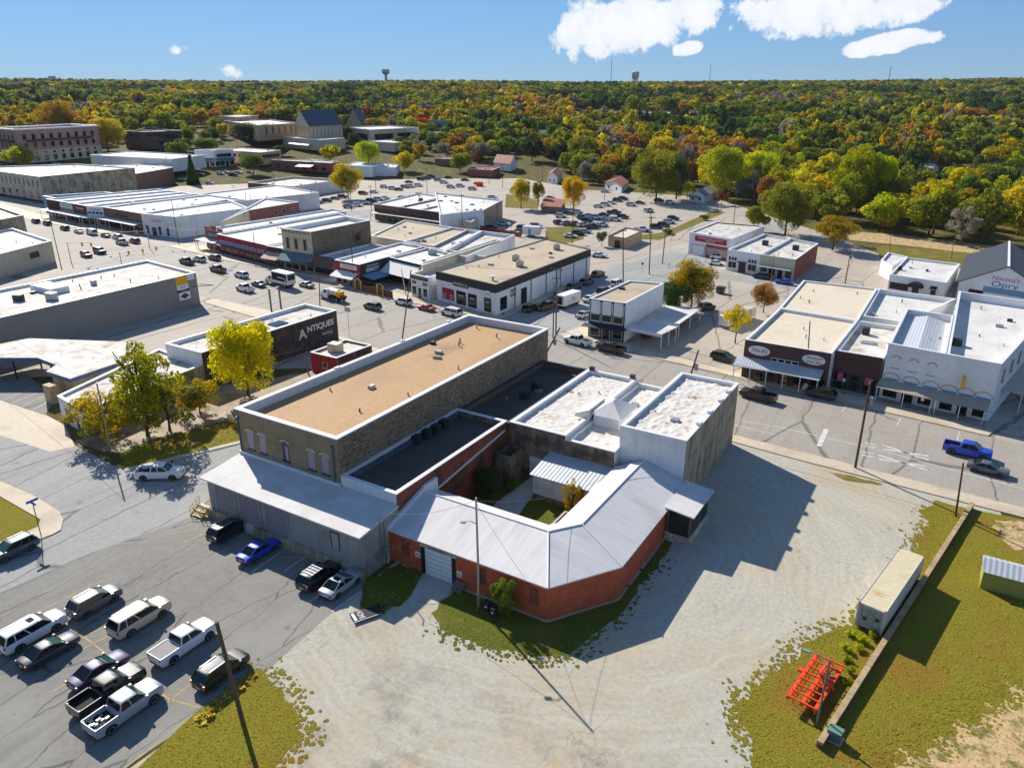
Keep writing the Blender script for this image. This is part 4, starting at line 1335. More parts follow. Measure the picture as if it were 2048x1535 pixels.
def grid(b,side,cols,rows,z0,dz,w,h,m=1.0,glass='glass',frame='trim_white',sill=False,depth=0.08):
	a,d,nn,L = b.frame(side)
	for r in range(rows):
		for c in range(cols):
			s = m + (L - 2 * m) * (c + 0.5) / cols
			b.window(side,s,z0 + r * dz,w,h,glass,frame,sill=sill,depth=depth)

def signboard(b,side,s0,s1,z0,z1,mat,body=None,tm='sign_white',size=0.5,o=0.12,tw=None,shear=0.0,name='sign'):
	sg = b.box(name,mat,side,s0,s1,z0,z1,0.0,o)
	if body:
		p = b.pt(side,(s0 + s1) / 2,o + 0.012)
		nn = b.frame(side)[2]
		text(body,(p[0],p[1],(z0 + z1) / 2),size,(nn.x,nn.y),tm,sg,width=tw,shear=shear)
	return sg

def lettering(b,side,s,z,body,mat,size,tw=None,shear=0.0,offset=0.0,parent=None,out=0.02):
	p = b.pt(side,s,out)
	nn = b.frame(side)[2]
	return text(body,(p[0],p[1],z),size,(nn.x,nn.y),mat,parent or b.o,width=tw,shear=shear,offset=offset)

MAT('wall_crimson',(158,34,46),var=0.06,scale=1.5,col2=(140,30,42),s2=0.4)
MAT('wall_maroon',(78,40,40),var=0.1,scale=2,col2=(62,36,38),s2=0.4)
MAT('wall_redpaint',(166,42,44),var=0.08,scale=1.5,col2=(146,36,40),s2=0.4)
MAT('wall_blue',(96,150,190),var=0.06,scale=2,corr=('xy',0.5))
MAT('canvas_blue',(108,150,178),var=0.06,scale=2)
MAT('canvas_white',(220,216,206),var=0.05,scale=2)
MAT('awning_teal',(88,112,122),var=0.06,scale=2,corr=('xy',0.4))
MAT('awning_pink',(190,156,140),var=0.06,scale=2,col2=(170,140,126),s2=0.5)
MAT('shingle_brown',(104,76,66),var=0.2,scale=4,corr=('z',0.25),col2=(88,66,58),s2=0.8)
MAT('shingle_grey',(142,140,138),var=0.15,scale=4)
MAT('shingle_slate',(70,84,100),var=0.15,scale=4)
MAT('shingle_red',(140,74,56),var=0.15,scale=4)
MAT('metal_slate',(30,37,45),var=0.1,scale=1.5,stretch=(1,0.1,1),corr=('y',0.6),rough=0.5)
MAT('metal_tan',(174,162,144),var=0.06,scale=2,corr=('xy',0.35),rough=0.5)
MAT('fascia_blue',(86,112,148),var=0.06,scale=2,corr=('xy',0.6))
MAT('pink_stone',(182,140,134),var=0.1,scale=2,col2=(160,118,116),s2=0.5)
MAT('fence_wood',(118,78,50),var=0.25,scale=3,stretch=(4,4,0.4),corr=('xy',0.3))
MAT('bloom',(150,60,50),var=0.3,scale=5)

# ---------------- this side of the highway,to the left ----------------
an = Bld('antiques_building', 'long low building with a dark painted side wall lettered for antiques',
		[(-116,74.9),(-106.4,74.9),(-105.6,106.1),(-114.6,106.4)],6.2,['wall_white', 'wall_mural', 'wall_tan', 'wall_white'], 'roof_stained',0.55, 'coping_white',inner='wall_white_clean')
lettering(an,1,22.0,3.6, 'A', 'sign_white',2.6,tw=2.0,offset=0.05)
lettering(an,1,26.7,4.2, 'NTIQUES', 'sign_white',1.6,tw=7.0,offset=0.045)
lettering(an,1,28.3,2.4, 'Parking', 'sign_white',0.8,tw=2.6)
an.box('skylight', 'glass_blue',3,10,13,5.66,5.85,-6.5,-4.0)
an.box('skylight', 'glass_blue',3,20,23,5.66,5.85,-6.5,-4.0)
ax = Bld('white_annex', 'low white plastered building half hidden by trees behind the dark antiques wall',
		[(-113.6,54.4),(-104.8,53.2),(-106.6,74.8),(-120.5,76.5)],4.0,['wall_white', 'wall_weathered', 'wall_white', 'wall_white'], 'roof_stained',0.3, 'coping_white',inner='wall_white_clean')
ax.window(0,3.0,1.0,1.4,1.4, 'glass', 'trim_dark')
ax.door(0,6.2,1.2,2.1)
st = thing('drive_in_canopy', 'flat-roofed drive-in with blue metal fascia and dark parking bays beneath', 'building',(-130,62,0))
SP = [(-145.57,54.78),(-133.43,62.16),(-127.13,61.82),(-125.38,59.2),(-118.6,59.27),(-118.69,60.54),(-119.24,68.68),(-126.59,76.39),(-146.01,67.38),(-148.52,56.1)]
SP = ccw(SP)
MB().prism(SP,3.95,4.3).build('roof', 'roof_stained',st)
for i in range(len(SP)):
	a,b2 = SP[i],SP[(i + 1) % len(SP)]
	e = (Vector(b2) - Vector(a)).normalized()
	nn = Vector((e.y,-e.x)) * 0.06
	MB().prism([tuple(Vector(a) + nn),tuple(Vector(b2) + nn),b2,a],3.65,4.22).build('fascia', 'fascia_blue',st)
for x,y in ((-124.2,60.4),(-132,63.3),(-138,60.2),(-127,70),(-141,66)):
	MB().box(x - 0.12,x + 0.12,y - 0.12,y + 0.12,0.02,3.95).build('post', 'trim_dark',st)
MB().prism([(-124.6,59.6),(-119.3,59.9),(-119.7,67.5),(-127,72),(-127,63)],0,3.94).build('wall', 'wall_tan',st)
MB().box(-123.4,-121.3,57.2,58.6,0,3.0).build('pylon', 'wall_tan',st)
for x in (-122.9,-122.2):
	MB().box(x,x + 0.4,57.14,57.2,0.4,2.4).build('panel', 'hood_stone',st)
flat('drive_in_bays',[(-154.08,57.55),(-143.93,63.72),(-122.88,58.33),(-118.07,54.1),(-130.56,53.66),(-140.49,51.47)],0.022, 'asphalt_lot')
for a,b2 in [((-130.21,53.88),(-131.39,58.87)),((-127.7,54.16),(-128.68,58.65)),((-124.81,54.22),(-126.34,58.77)),((-121.56,53.82),(-123.58,57.91))]:
	stripe('bay_line',a,b2,0.12, 'line_white',0.03)

hut = Bld('red_hut', 'small red flat-roofed hut with a rooftop cooler between the antiques wall and the stone building',
		[(-96.6,89.8),(-90.4,89.8),(-90.0,98.6),(-96.4,98.6)],3.7,['wall_redpaint', 'brick_red', 'brick_red', 'brick_red'], 'roof_stained',0.3, 'coping_white',th=0.25)
MATS['hut_red'] = MATS['wall_redpaint']
hut.window(0,3.4,1.5,1.0,0.9, 'glass', 'hood_stone')
hut.box('panel', 'charcoal',1,0.6,4.0,2.6,3.55,0.0,0.1)
hut.box('panel', 'charcoal',1,4.6,8.2,2.6,3.55,0.0,0.1)
hut.unit(-93.8,93.2,2.2,1.8,1.5, 'metal_cream',0.1, 'large cream evaporative cooler on the red hut roof', 'evaporative_cooler',fan=False)

gb = Bld('grey_hall', 'long plain grey building with a white roof beside the empty concrete lot',
		[(-176,52),(-152.6,50),(-153.9,110.2),(-176.2,112.9)],7.35,['wall_grey', 'wall_grey', 'wall_tan', 'wall_grey'], 'roof_stained',0.5, 'coping_white',inner='wall_white_clean',ch=0.1)
signboard(gb,1,54.4,57.6,5.4,7.3, 'sign_yellow')
signboard(gb,1,57.7,59.5,6.1,7.3, 'sign_white', 'tech', 'sign_blue',0.7,tw=1.3)
signboard(gb,1,54.6,57.6,4.25,5.38, 'sign_white', 'PARTS', 'sign_black',0.5,tw=1.5)
signboard(gb,1,54.7,57.7,3.65,4.23, 'sign_black', 'AUTO', 'sign_white',0.4,tw=1.6)
sg = signboard(gb,1,54.8,57.8,1.8,3.63, 'sign_white')
mb = MB()
for q in ([(55.1,2.7),(56.3,3.35),(57.5,2.7),(56.3,2.05)],):
	mb.add([(*gb.pt(1,s,0.14),z) for s,z in q],[(0,3,2,1)])
mb.build('emblem', 'charcoal',sg)
mb = MB()
mb.add([(*gb.pt(1,s,0.155),z) for s,z in [(55.7,2.7),(56.3,3.05),(56.9,2.7),(56.3,2.38)]],[(0,3,2,1)])
mb.build('emblem', 'rust',sg)
gb.unit(-165,76,1.8,1.3,1.2, 'metal_dark',0.3, 'dark rooftop unit near the edge of the grey hall roof')
gb.unit(-160,80,2.0,1.4,1.4, 'metal_grey',0.2, 'grey twin rooftop unit over the long grey wall')
gb.unit(-165,92,1.1,0.9,1.0, 'metal_grey',0.0, 'small grey box vent in the middle of the grey hall roof',fan=False)
MB().box(-172,-164,82,86,gb.zr,gb.zr + 1.2).build('roof_box', 'wall_white_clean',gb.o)
mb = MB()
q0,q1 = (-153.8,110.6,4.6),(-149.8,111.6,4.6)
mb.tube([(-153.8,108.6,4.4),q1],0.08,6)
mb.tube([q0,q1],0.08,6)
mb.build('sign_bracket', 'rust',gb.o)

lt = Bld('tan_corner_store', 'low tan store with a small dark window at the highway corner',
		[(-262,84),(-221.5,98),(-229.8,118.4),(-262,124)],6.2,['wall_tan', 'wall_cream', 'wall_tan', 'wall_tan'], 'roof_stained',0.6, 'coping_white',inner='wall_white_clean')
lt.window(1,14.5,3.0,3.2,1.4, 'glass', 'trim_dark')
lb = Bld('weathered_brick_store', 'old brick store with a stained side wall behind the tan corner store',
		[(-300,100),(-262.5,116),(-268,131),(-300,138)],9.0,['brick_brown', 'wall_weathered', 'brick_brown', 'brick_brown'], 'roof_stained',0.6, 'coping_white')

# ---------------- across the highway: far left row ----------------
fr = [((-318.3,165.4),(-308.1,164.7), 'wall_maroon', 'dark maroon storefront at the far end of the covered walk'),
	((-308.1,164.7),(-296.5,163.5), 'wall_grey', 'grey storefront with a dark lettered band in the covered row'),
	((-296.5,163.5),(-285.5,162.3), 'black', 'black storefront with a red sign in the covered row'),
	((-285.5,162.3),(-277.7,164), 'wall_white_clean', 'white storefront with small dark lettering in the covered row'),
	((-277.7,164),(-250.9,161.5), 'brick_brown', 'brown brick store beside the white corner store')]
for i,(a,b2,wm,lab) in enumerate(fr):
	dx = 12 - i * 1.5
	b = Bld('storefront',lab,[a,b2,(b2[0] + dx - 4,b2[1] + 44),(a[0] + dx - 4,a[1] + 44)],7.0 - 0.05 * (i % 2),[wm, 'wall_white', 'wall_white', 'wall_white'], 'roof_white',0.5, 'coping_white',group='stores in the covered row',th=0.3)
	L = b.frame(0)[3]
	shopfront(b,0,3 if i < 4 else 6,2.2,0.4, 'trim_dark')
	b.awning(0,0.1,L - 0.1,3.3,3.5,3.4, 'canvas_white' if i else 'metal_tan',posts=2 if i < 4 else 4)
	if i == 1:
		signboard(b,0,1,L - 1,4.8,6.4, 'sign_white', 'TRADERS', 'sign_black',0.9,tw=L - 4)
	if i == 2:
		signboard(b,0,2,L - 2,4.9,6.4, 'sign_red', 'BROTHERS', 'sign_white',0.8,tw=L - 5)
	if i == 3:
		lettering(b,0,L / 2,5.9, 'Taste Tours', 'sign_black',0.9,tw=5)
		for k in range(4):
			b.window(0,1.2 + k * (L - 2.4) / 3,4.4,1.1,0.6, 'glass', 'trim_dark',sill=False)
	if i == 4:
		signboard(b,0,9,17,4.6,5.5, 'metal_dark')
f1 = Bld('white_corner_store', 'white store with red script lettering on the far corner of the crossing',
		[(-249.7,160.7),(-232.6,161.9),(-228.2,189.4),(-254,201)],7.2,['wall_white_clean', 'wall_white', 'wall_white', 'wall_white'], 'roof_white',0.6, 'coping_white',inner='wall_white_clean')
L = f1.frame(0)[3]
lettering(f1,0,L * 0.4,5.3, 'Cabella', 'sign_red',1.6,tw=5.5,shear=0.3)
for s in (2.2,8.5,12.5):
	f1.window(0,s,0.6,1.0,2.6, 'glass', 'trim_dark',sill=False)
f1.door(0,5.6,1.8,2.7, 'door_dark', 'trim_dark', 'glass')
f0 = Bld('limestone_hotel_block', 'tall pale stone block with narrow arched windows and a tarred side wall',
		[(-430.6,190.8),(-356.6,184.6),(-360.2,232.7),(-404.9,228.7)],10.5,['limestone', 'wall_weathered', 'limestone', 'limestone'], 'roof_white',0.5, 'coping_white')
grid(f0,0,16,1,5.8,3,1.1,3.0,1.0, 'glass', 'hood_stone')
grid(f0,0,10,1,0.6,3,2.0,2.6,1.0, 'glass_shop', 'trim_dark')
f0.unit(*(-396.3,223.5),4,2,1.4, 'metal_dark',0, 'cluster of dark vents on the tall pale stone block')
Bld('gabled_brick_store', 'store with a weathered brick gable end and a sloping white roof behind the tall block',
	[(-363.5,234.5),(-377.6,266.2),(-408.4,274.3),(-421.4,253.9)],8.5,['brick_brown', 'brick_brown', 'wall_white', 'wall_white'], 'roof_white',0.3, 'coping_white')
Bld('white_backed_store', 'long white-walled store with a stepped flat roof behind the weathered brick gable',
	[(-455.3,267.3),(-389,274.4),(-396.2,301.7),(-463.2,298.4)],7.0, 'wall_white', 'roof_white',0.4, 'coping_white')
Bld('low_white_store', 'low white-roofed store directly behind the covered row of shops',[(-283,207),(-250,204),(-243,240),(-280,250)],6.5, 'wall_white', 'roof_white',0.4, 'coping_white')
Bld('blue_parapet_store', 'open-topped shell of a store with a blue inner parapet beside the tarred wall',
	[(-337.1,174.1),(-311.9,171.2),(-302.9,194.8),(-327.5,195.7)],6.0, 'wall_blue', 'roof_white',2.2, 'coping_white',inner='wall_blue')
rb = Bld('red_brick_theatre', 'red brick store with round windows facing the side street',
		[(-209.9,162.2),(-223.6,185.6),(-224.2,210.3),(-244.5,211.8)],7.2,['wall_cream', 'brick_red', 'brick_red', 'wall_white'], 'roof_white',0.5, 'coping_white',inner='wall_white_clean')
for s in (0.5,0.68,0.86):
	L = rb.frame(1)[3]
	rb.window(1,L * s,4.0,1.2,1.5, 'glass', 'hood_stone',sill=False)
rb.awning(1,rb.frame(1)[3] - 9,rb.frame(1)[3] - 0.5,2.6,3.6,2.4, 'canvas_blue')

ho = Bld('pink_hotel', 'four-storey pink and cream hotel with arched windows and dark balconies',
		[(-516.3,246.2),(-483.7,242.3),(-496.5,299.8),(-534.6,304)],18.5,['pink_stone', 'pink_stone', 'pink_stone', 'pink_stone'], 'roof_white',0.8, 'coping_white',cw=0.5,ch=0.8)
for side,cols in ((0,5),(1,9)):
	L = ho.frame(side)[3]
	ho.box('base_storey', 'wall_cream',side,-0.1,L + 0.1,0,6.9,0.0,0.25)
	grid(ho,side,cols,1,8.4,5,L / cols * 0.42,2.9,2, 'glass', 'hood_stone',depth=0.3)
	grid(ho,side,cols,1,13.0,5,L / cols * 0.42,3.2,2, 'glass', 'hood_stone',depth=0.3)
	for c in range(cols):
		s = 2 + (L - 4) * (c + 0.5) / cols
		mb = MB()
		ho.fbox(mb,side,s - L / cols * 0.2,s + L / cols * 0.2,0.9,3.8,0.2,0.3)
		mb.build('window', 'glass',ho.o)
		mb = MB()
		ho.fbox(mb,side,s - L / cols * 0.14,s + L / cols * 0.14,4.8,6.1,0.2,0.3)
		mb.build('window', 'glass',ho.o)
	ho.box('balcony', 'metal_dark',side,L * 0.1,L * 0.9,11.9,12.9,0.0,1.6)
h2 = Bld('brown_brick_house_block', 'two-storey brown brick building with a stepped parapet beyond the yellow tree',
		[(-519.8,332.4),(-494.4,329.2),(-486.7,354.4),(-515.7,360.2)],11.5, 'brick_dark', 'roof_white',0.8, 'coping_white')
for side,cols in ((0,4),(1,8)):
	grid(h2,side,cols,2,2.0,4.6,2.9,3.0,3, 'glass', 'trim_dark',depth=0.2)

# ---------------- across the highway: the middle block ----------------
m1 = Bld('crenellated_brick_store', 'dark red brick corner store with a stepped parapet and pale awning',
		[(-210,156),(-200.2,154.8),(-197.6,208),(-206,210)],6.0,['brick_red', 'wall_white', 'wall_white', 'wall_white'], 'roof_white',0.5, 'coping_white',inner='wall_white_clean')
for s0,s1,z in ((0,2.6,6.9),(3.6,6.2,7.5),(7.2,9.8,6.9)):
	m1.box('merlon', 'brick_red',0,s0,s1,6.123,z,-0.4,0.06)
m1.box('panel', 'canvas_blue',0,2,8,4.2,5.0,0.0,0.1)
m1.awning(0,-1.5,9.5,3.0,3.2,3.2, 'canvas_white',posts=2)
shopfront(m1,0,3,2.2,0.4)
m2 = Bld('crimson_store', 'long crimson-fronted store with a row of pale transom windows',
		[(-199.9,152.6),(-172.8,147.8),(-172.2,192),(-197.4,204)],5.8,['wall_crimson', 'wall_white', 'wall_white', 'wall_white'], 'roof_white',0.5, 'coping_white',inner='wall_white_clean')
L = m2.frame(0)[3]
for k in range(6):
	m2.window(0,3 + k * (L - 6) / 5,3.2,3.4,0.9, 'canvas_blue', 'trim_white',sill=False)
m2.awning(0,0.5,L - 0.5,2.8,2.95,1.2, 'wall_redpaint')
shopfront(m2,0,7,2.0,0.4)
m3 = Bld('maroon_store', 'maroon-fronted store with a pinkish sloping awning beside the two-storey shop',
		[(-172.7,147.8),(-165.6,147.5),(-165.4,178),(-172.1,180)],5.6,['wall_maroon', 'wall_white', 'wall_white', 'wall_white'], 'roof_white',0.5, 'coping_white',inner='wall_white_clean')
m3.awning(0,0.3,7.0,2.7,4.2,2.8, 'awning_pink')
shopfront(m3,0,4,2.0,0.4)
m4 = Bld('two_storey_stone_shop', 'two-storey shop with a cream front, three tall windows and a rubble stone side',
		[(-165.4,147.6),(-153.9,147.7),(-153.3,171),(-164.8,173)],11.3,['wall_cream', 'rubble_small', 'wall_white', 'wall_white'], 'roof_white',1.1, 'coping_white',inner='wall_white_clean')
for s in (2.2,5.4,8.8):
	m4.window(0,s,6.0,1.2,3.0, 'glass', 'hood_stone',depth=0.15)
for k in range(10):
	m4.box('corbel', 'brick_brown',0,0.5 + k * 1.08,0.9 + k * 1.08,10.4,11.0,0.0,0.12)
m4.window(1,17.5,6.4,1.4,2.6, 'glass', 'trim_dark')
m4.box('shutter', 'wood_brown',1,15.7,16.6,6.4,9.0,0.0,0.1)
m4.box('shutter', 'wood_brown',1,18.4,19.3,6.4,9.0,0.0,0.1)
m4.awning(0,0,11.4,3.1,5.2,3.0, 'awning_teal')
shopfront(m4,0,4,2.3,0.4)
m5 = Bld('shingled_tavern', 'low tavern with a deep brown shingled mansard over its dark front',
		[(-153.2,148.2),(-144.4,147.4),(-144.0,169),(-153,170)],4.6,['brick_dark', 'wall_cream', 'wall_white', 'wall_white'], 'roof_white',0.4, 'coping_white')
mb = MB()
a,b2 = m5.pt(0,-0.3,0),m5.pt(0,9.1,0)
c1,c2 = m5.pt(0,-0.3,2.6),m5.pt(0,9.1,2.6)
mb.hexa([(*c1,2.5),(*c2,2.5),(*b2,2.5),(*a,2.5),(*m5.pt(0,0.3,0.9),5.2),(*m5.pt(0,8.5,0.9),5.2),(*b2,5.0),(*a,5.0)])
mb.build('mansard', 'shingle_brown',m5.o)
shopfront(m5,0,3,1.8,0.4)
m6 = Bld('red_trimmed_shop', 'white-fronted shop with red piers and a pale sloping awning',
		[(-140.8,142.4),(-131.2,141.2),(-131.6,169),(-141.5,170)],6.0,['wall_redpaint', 'charcoal', 'wall_white', 'wall_white'], 'roof_white',0.45, 'coping_white',inner='wall_white_clean')
m6.awning(0,0.6,9.2,2.5,3.7,2.6, 'canvas_white')
signboard(m6,0,2.2,8.6,4.4,5.5, 'sign_white', 'THE BOUTIQUE', 'sign_black',0.6,tw=4.6)
shopfront(m6,0,4,2.1,0.4,frame='trim_white')
lettering(m6,1,5.0,4.0, 'REMEDY', 'sign_white',1.4,tw=5.2,offset=0.02)
lettering(m6,1,5.2,5.1, 'Downtown', 'sign_white',0.8,tw=4.4)
m6.awning(1,0.5,8,2.6,3.2,4.0, 'canvas_blue')
m8 = Bld('patio_restaurant', 'white-roofed restaurant set back behind a fenced patio',
		[(-130.6,152.2),(-117.6,149.2),(-117.3,168),(-129.8,169)],6.0,['black', 'wall_cream', 'wall_white', 'wall_white'], 'roof_white',0.4, 'coping_white')
m8.awning(0,0.3,13,3.0,5.4,3.6, 'canvas_white')
m8.unit(-124.5,163,2.0,1.4,1.3, 'metal_grey',0.2, 'grey rooftop unit with a dark cap on the patio restaurant')
shopfront(m8,0,5,2.0,0.4)
m9 = Bld('cream_barber_shop', 'narrow cream shop with two small signs and a dark name band',
		[(-115.2,141.8),(-108.9,140.6),(-108.3,168),(-116.6,169)],5.5,['wall_white_clean', 'wall_white', 'wall_white', 'wall_cream'], 'roof_white',1.0, 'coping_white',inner='wall_cream')
m9.box('name_band', 'charcoal',0,0.2,6.2,4.5,5.3,0.0,0.1)
lettering(m9,0,3.2,4.9, 'RED RIVER GIFTS', 'gold',0.5,tw=4.6,out=0.12)
signboard(m9,0,0.5,1.9,3.4,4.0, 'charcoal', 'GIFTS', 'sign_white',0.3,tw=0.9)
signboard(m9,0,4.4,5.8,3.4,4.0, 'charcoal', 'ICE', 'sign_white',0.3,tw=0.7)
shopfront(m9,0,3,1.9,0.7,frame='trim_white')
# long beige party wall between the restaurant and the cream shop
Bld('beige_walled_store', 'store with a long plain beige side wall between the patio and the corner shop',
	[(-117.2,148.5),(-115.4,147),(-117,186),(-119,186)],6.6, 'wall_cream', 'roof_white',0.4, 'coping_white',th=0.3)
m10 = Bld('black_banded_corner_shop', 'white corner shop with a black top band and a large gravel roof',
		[(-107.4,141.8),(-87.9,137.6),(-87.6,185.1),(-105.5,192.3)],7.0,['wall_white_clean', 'wall_white_clean', 'wall_white', 'wall_white'], 'roof_gravel',0.12, 'charcoal',ch=0.1)
for side in (0,1):
	L = m10.frame(side)[3]
	m10.box('band', 'charcoal',side,-0.06,L + 0.06,5.2,6.98,0.0,0.1)
	if side == 1:
		for k in range(6):
			m10.box('pilaster', 'trim_dark',1,8 + k * 7.4,8.25 + k * 7.4,0.1,5.2,0.0,0.12)
sg = m10.box('mural', 'wall_crimson',0,2.0,6.2,0.9,3.6,0.0,0.06)
mb = MB()
for cx0,r in ((2.9,0.55),(5.2,0.55)):
	for j in range(14):
		a0,a1 = 2 * math.pi * j / 14,2 * math.pi * (j + 1) / 14
		q = [(cx0 + r * math.cos(a0),1.7 + r * math.sin(a0)),(cx0 + r * math.cos(a1),1.7 + r * math.sin(a1)),
			(cx0 + (r - 0.14) * math.cos(a1),1.7 + (r - 0.14) * math.sin(a1)),(cx0 + (r - 0.14) * math.cos(a0),1.7 + (r - 0.14) * math.sin(a0))]
		mb.add([(*m10.pt(0,s,0.075),z) for s,z in q],[(0,1,2,3)])
mb.build('mural_wheels', 'sign_white',sg)
for s,w in ((8.6,3.0),(12.4,2.6),(17.4,2.0)):
	wv = m10.window(0,s,0.6,w,3.0, 'glass_shop', 'black',sill=False)
	lettering(m10,0,s,2.6, 'BREW', 'sign_white',0.6,tw=w * 0.6,parent=wv,out=0.05)
m10.window(1,3.2,0.8,2.6,2.8, 'glass_shop', 'black',sill=False,mull=2)
m10.door(1,12.2,2.4,3.8, 'black', 'trim_dark', 'glass_shop')
sg = m10.box('mural', 'charcoal',1,6.2,8.6,3.0,4.6,0.0,0.08)
for k in range(3):
	mb = MB()
	m10.fbox(mb,1,6.4 + k * 0.75,6.9 + k * 0.75,3.3,4.3,0.081,0.1)
	mb.build('mural_print', 'canvas_white' if k != 1 else 'awning_pink',sg)
signboard(m10,0,6.0,11.2,4.7,5.9, 'charcoal', 'WHISKEY Jo', 'sign_white',0.9,tw=4.8,o=0.18)
t2 = MB()
for j in range(16):
	pass
mb = MB()
ring = [(17.6 + 0.85 * math.cos(2 * math.pi * j / 20),4.6 + 0.85 * math.sin(2 * math.pi * j / 20)) for j in range(20)]
mb.add([(*m10.pt(0,s,0.2),z) for s,z in ring] + [(*m10.pt(0,s,0.05),z) for s,z in ring],[tuple(range(20))] + [(j,j + 20,(j + 1) % 20 + 20,(j + 1) % 20) for j in range(20)])
sg = mb.build('sign', 'sign_white',m10.o)
lettering(m10,0,17.6,4.6, 'OPEN', 'sign_black',0.5,tw=1.2,parent=sg,out=0.215)
for i,(x,y,lab) in enumerate([(-98,163, 'grey cube rooftop unit over the near part of the gravel roof'),(-93.5,157.5, 'tall grey rooftop unit beside a white duct on the gravel roof'),(-95.8,181, 'grey rooftop unit near the far edge of the gravel roof')]):
	m10.unit(x,y,1.5,1.5,1.3, 'metal_cream',0.2,lab)
t = thing('roof_vent', 'white round vent near the corner of the gravel roof', 'vent',(-91.2,141.6,m10.zr))
MB().cyl((-91.2,141.6),0.25,m10.zr,m10.zr + 0.8).build('pipe', 'metal_grey',t)
MB().cyl((-91.2,141.6),0.55,m10.zr + 0.803,m10.zr + 1.1).build('cap', 'trim_white',t)
# patio
pa = thing('patio_fence', 'brown board fence with arched gates round the restaurant patio', 'fence',(-124,139.5,0.13))
for k in range(44):
	x = -130.6 + k * 0.3
	MB().box(x,x + 0.27,138.9 + (x + 130) * -0.13,138.96 + (x + 130) * -0.13,0.15,1.75 + 0.06 * ((k * 7) % 3)).build('board', 'fence_wood',pa)
for x in (-130.8,-128.6,-122.6,-120.6):
	MB().box(x - 0.15,x + 0.15,138.5 + (x + 130) * -0.13,138.8 + (x + 130) * -0.13,0.15,2.7).build('gatepost', 'gold',pa)
for x in (-129.7,-121.6):
	mb = MB()
	mb.tube([(x - 1.0,138.6 + (x + 130) * -0.13,2.4),(x - 0.6,138.6 + (x + 130) * -0.13,2.9),(x,138.6 + (x + 130) * -0.13,3.1),(x + 0.6,138.6 + (x + 130) * -0.13,2.9),(x + 1.0,138.6 + (x + 130) * -0.13,2.4)],0.1,6)
	mb.build('arch', 'gold',pa)
# behind
Bld('big_tan_roofed_hall', 'large hall with a pale tan gravel roof in the middle of the block',
	[(-156.1,174.1),(-130.1,171.2),(-137,198.1),(-166.6,203.5)],6.0,['wall_cream', 'wall_grey', 'wall_white', 'wall_white'], 'roof_gravel',0.3, 'coping_white')
wr = Bld('white_well_roofed_store', 'white store with a deep parapet roof behind the beige wall, nearer the tan roof',[(-140.8,170.6),(-122.9,165.2),(-131.7,197.8),(-143.4,198.3)],6.2,['wall_cream', 'wall_white', 'wall_white', 'wall_white'], 'roof_white',1.0, 'coping_white',inner='wall_white_clean')
wr2 = Bld('white_well_roofed_store', 'white store with a deep parapet roof next to the gravel-roofed corner shop',[(-122.3,164.7),(-113.1,162.6),(-118.9,197.3),(-131.5,197.9)],6.2,['wall_cream', 'wall_white', 'wall_white', 'wall_white'], 'roof_stained',1.0, 'coping_white',inner='wall_white_clean')
wr.unit(*(-138.5,174.6),1.1,1.0,1.0, 'metal_grey',0, 'left one of two small grey units on the nearer deep white roof')
wr.unit(*(-137.5,176.1),1.1,1.0,1.0, 'metal_grey',0, 'right one of two small grey units on the nearer deep white roof')
wr2.unit(*(-127.2,177),1.1,1.0,1.0, 'metal_grey',0, 'left one of two small grey units on the deep white roof by the gravel roof')
wr2.unit(*(-126.5,179.2),1.1,1.0,1.0, 'metal_grey',0, 'right one of two small grey units on the deep white roof by the gravel roof')
bt = [(-201.8,228),(-188,226.4),(-177,225),(-168.5,223.9),(-160.6,223)]
for i in range(4):
	b = Bld('brick_arcade_store',['brick store at the street-corner end of the dark arcade row', 'dark-banded store second in the arcade row', 'maroon-banded store third in the arcade row', 'maroon store with a pale sign at the end of the arcade row'][i],
			[bt[i],bt[i + 1],(bt[i + 1][0] - 2,bt[i + 1][1] + 34),(bt[i][0] - 6 + i,bt[i][1] + 36)],6.0,[['brick_brown', 'brick_dark', 'wall_maroon', 'wall_maroon'][i], 'brick_red', 'wall_white', 'wall_white'], 'roof_white',0.5, 'coping_white',
			group='arcade row',th=0.3)
	L = b.frame(0)[3]
	shopfront(b,0,4,2.2,0.4,frame='wall_cream')
	b.awning(0,0.1,L - 0.1,3.0,3.2,2.6, 'metal_tan',posts=3,post_mat='trim_dark')
	for k in range(3):
		b.window(0,L * (k + 0.5) / 3,3.6,L / 4,0.7, 'glass', 'trim_dark',sill=False)
	if i == 3:
		signboard(b,0,3,5.4,4.6,5.7, 'sign_white')
	b.unit(b.poly[1][0] - 5,b.poly[1][1] + 20,1.3,1.3,1.2, 'metal_dark',0,['dark roof unit on the corner brick arcade store', 'dark roof unit on the second arcade store', 'dark roof unit on the third arcade store', 'dark roof unit on the last arcade store'][i])
gx = Bld('grey_annex', 'low grey annex with a white recessed roof at the end of the dark arcade row',
		[(-159.9,221.9),(-149.7,219),(-159.4,244.9),(-170.3,247.6)],4.6, 'wall_cream', 'roof_white',0.5, 'coping_white')
gx.window(1,6,1.2,0.9,1.4)
gx.window(1,12,1.2,0.9,1.4)
gx2 = Bld('tall_white_store', 'taller white-walled store with a rusty red side behind the dark arcade row',
		[(-159,213.4),(-152.5,231.2),(-161,257.6),(-198.1,262.8)],7.0,['wall_white', 'wall_weathered', 'wall_white', 'wall_white'], 'roof_white',0.5, 'coping_white')
fe = thing('brick_yard_wall', 'low red brick wall round the car park behind the white roofs', 'wall',(-135,210,0))
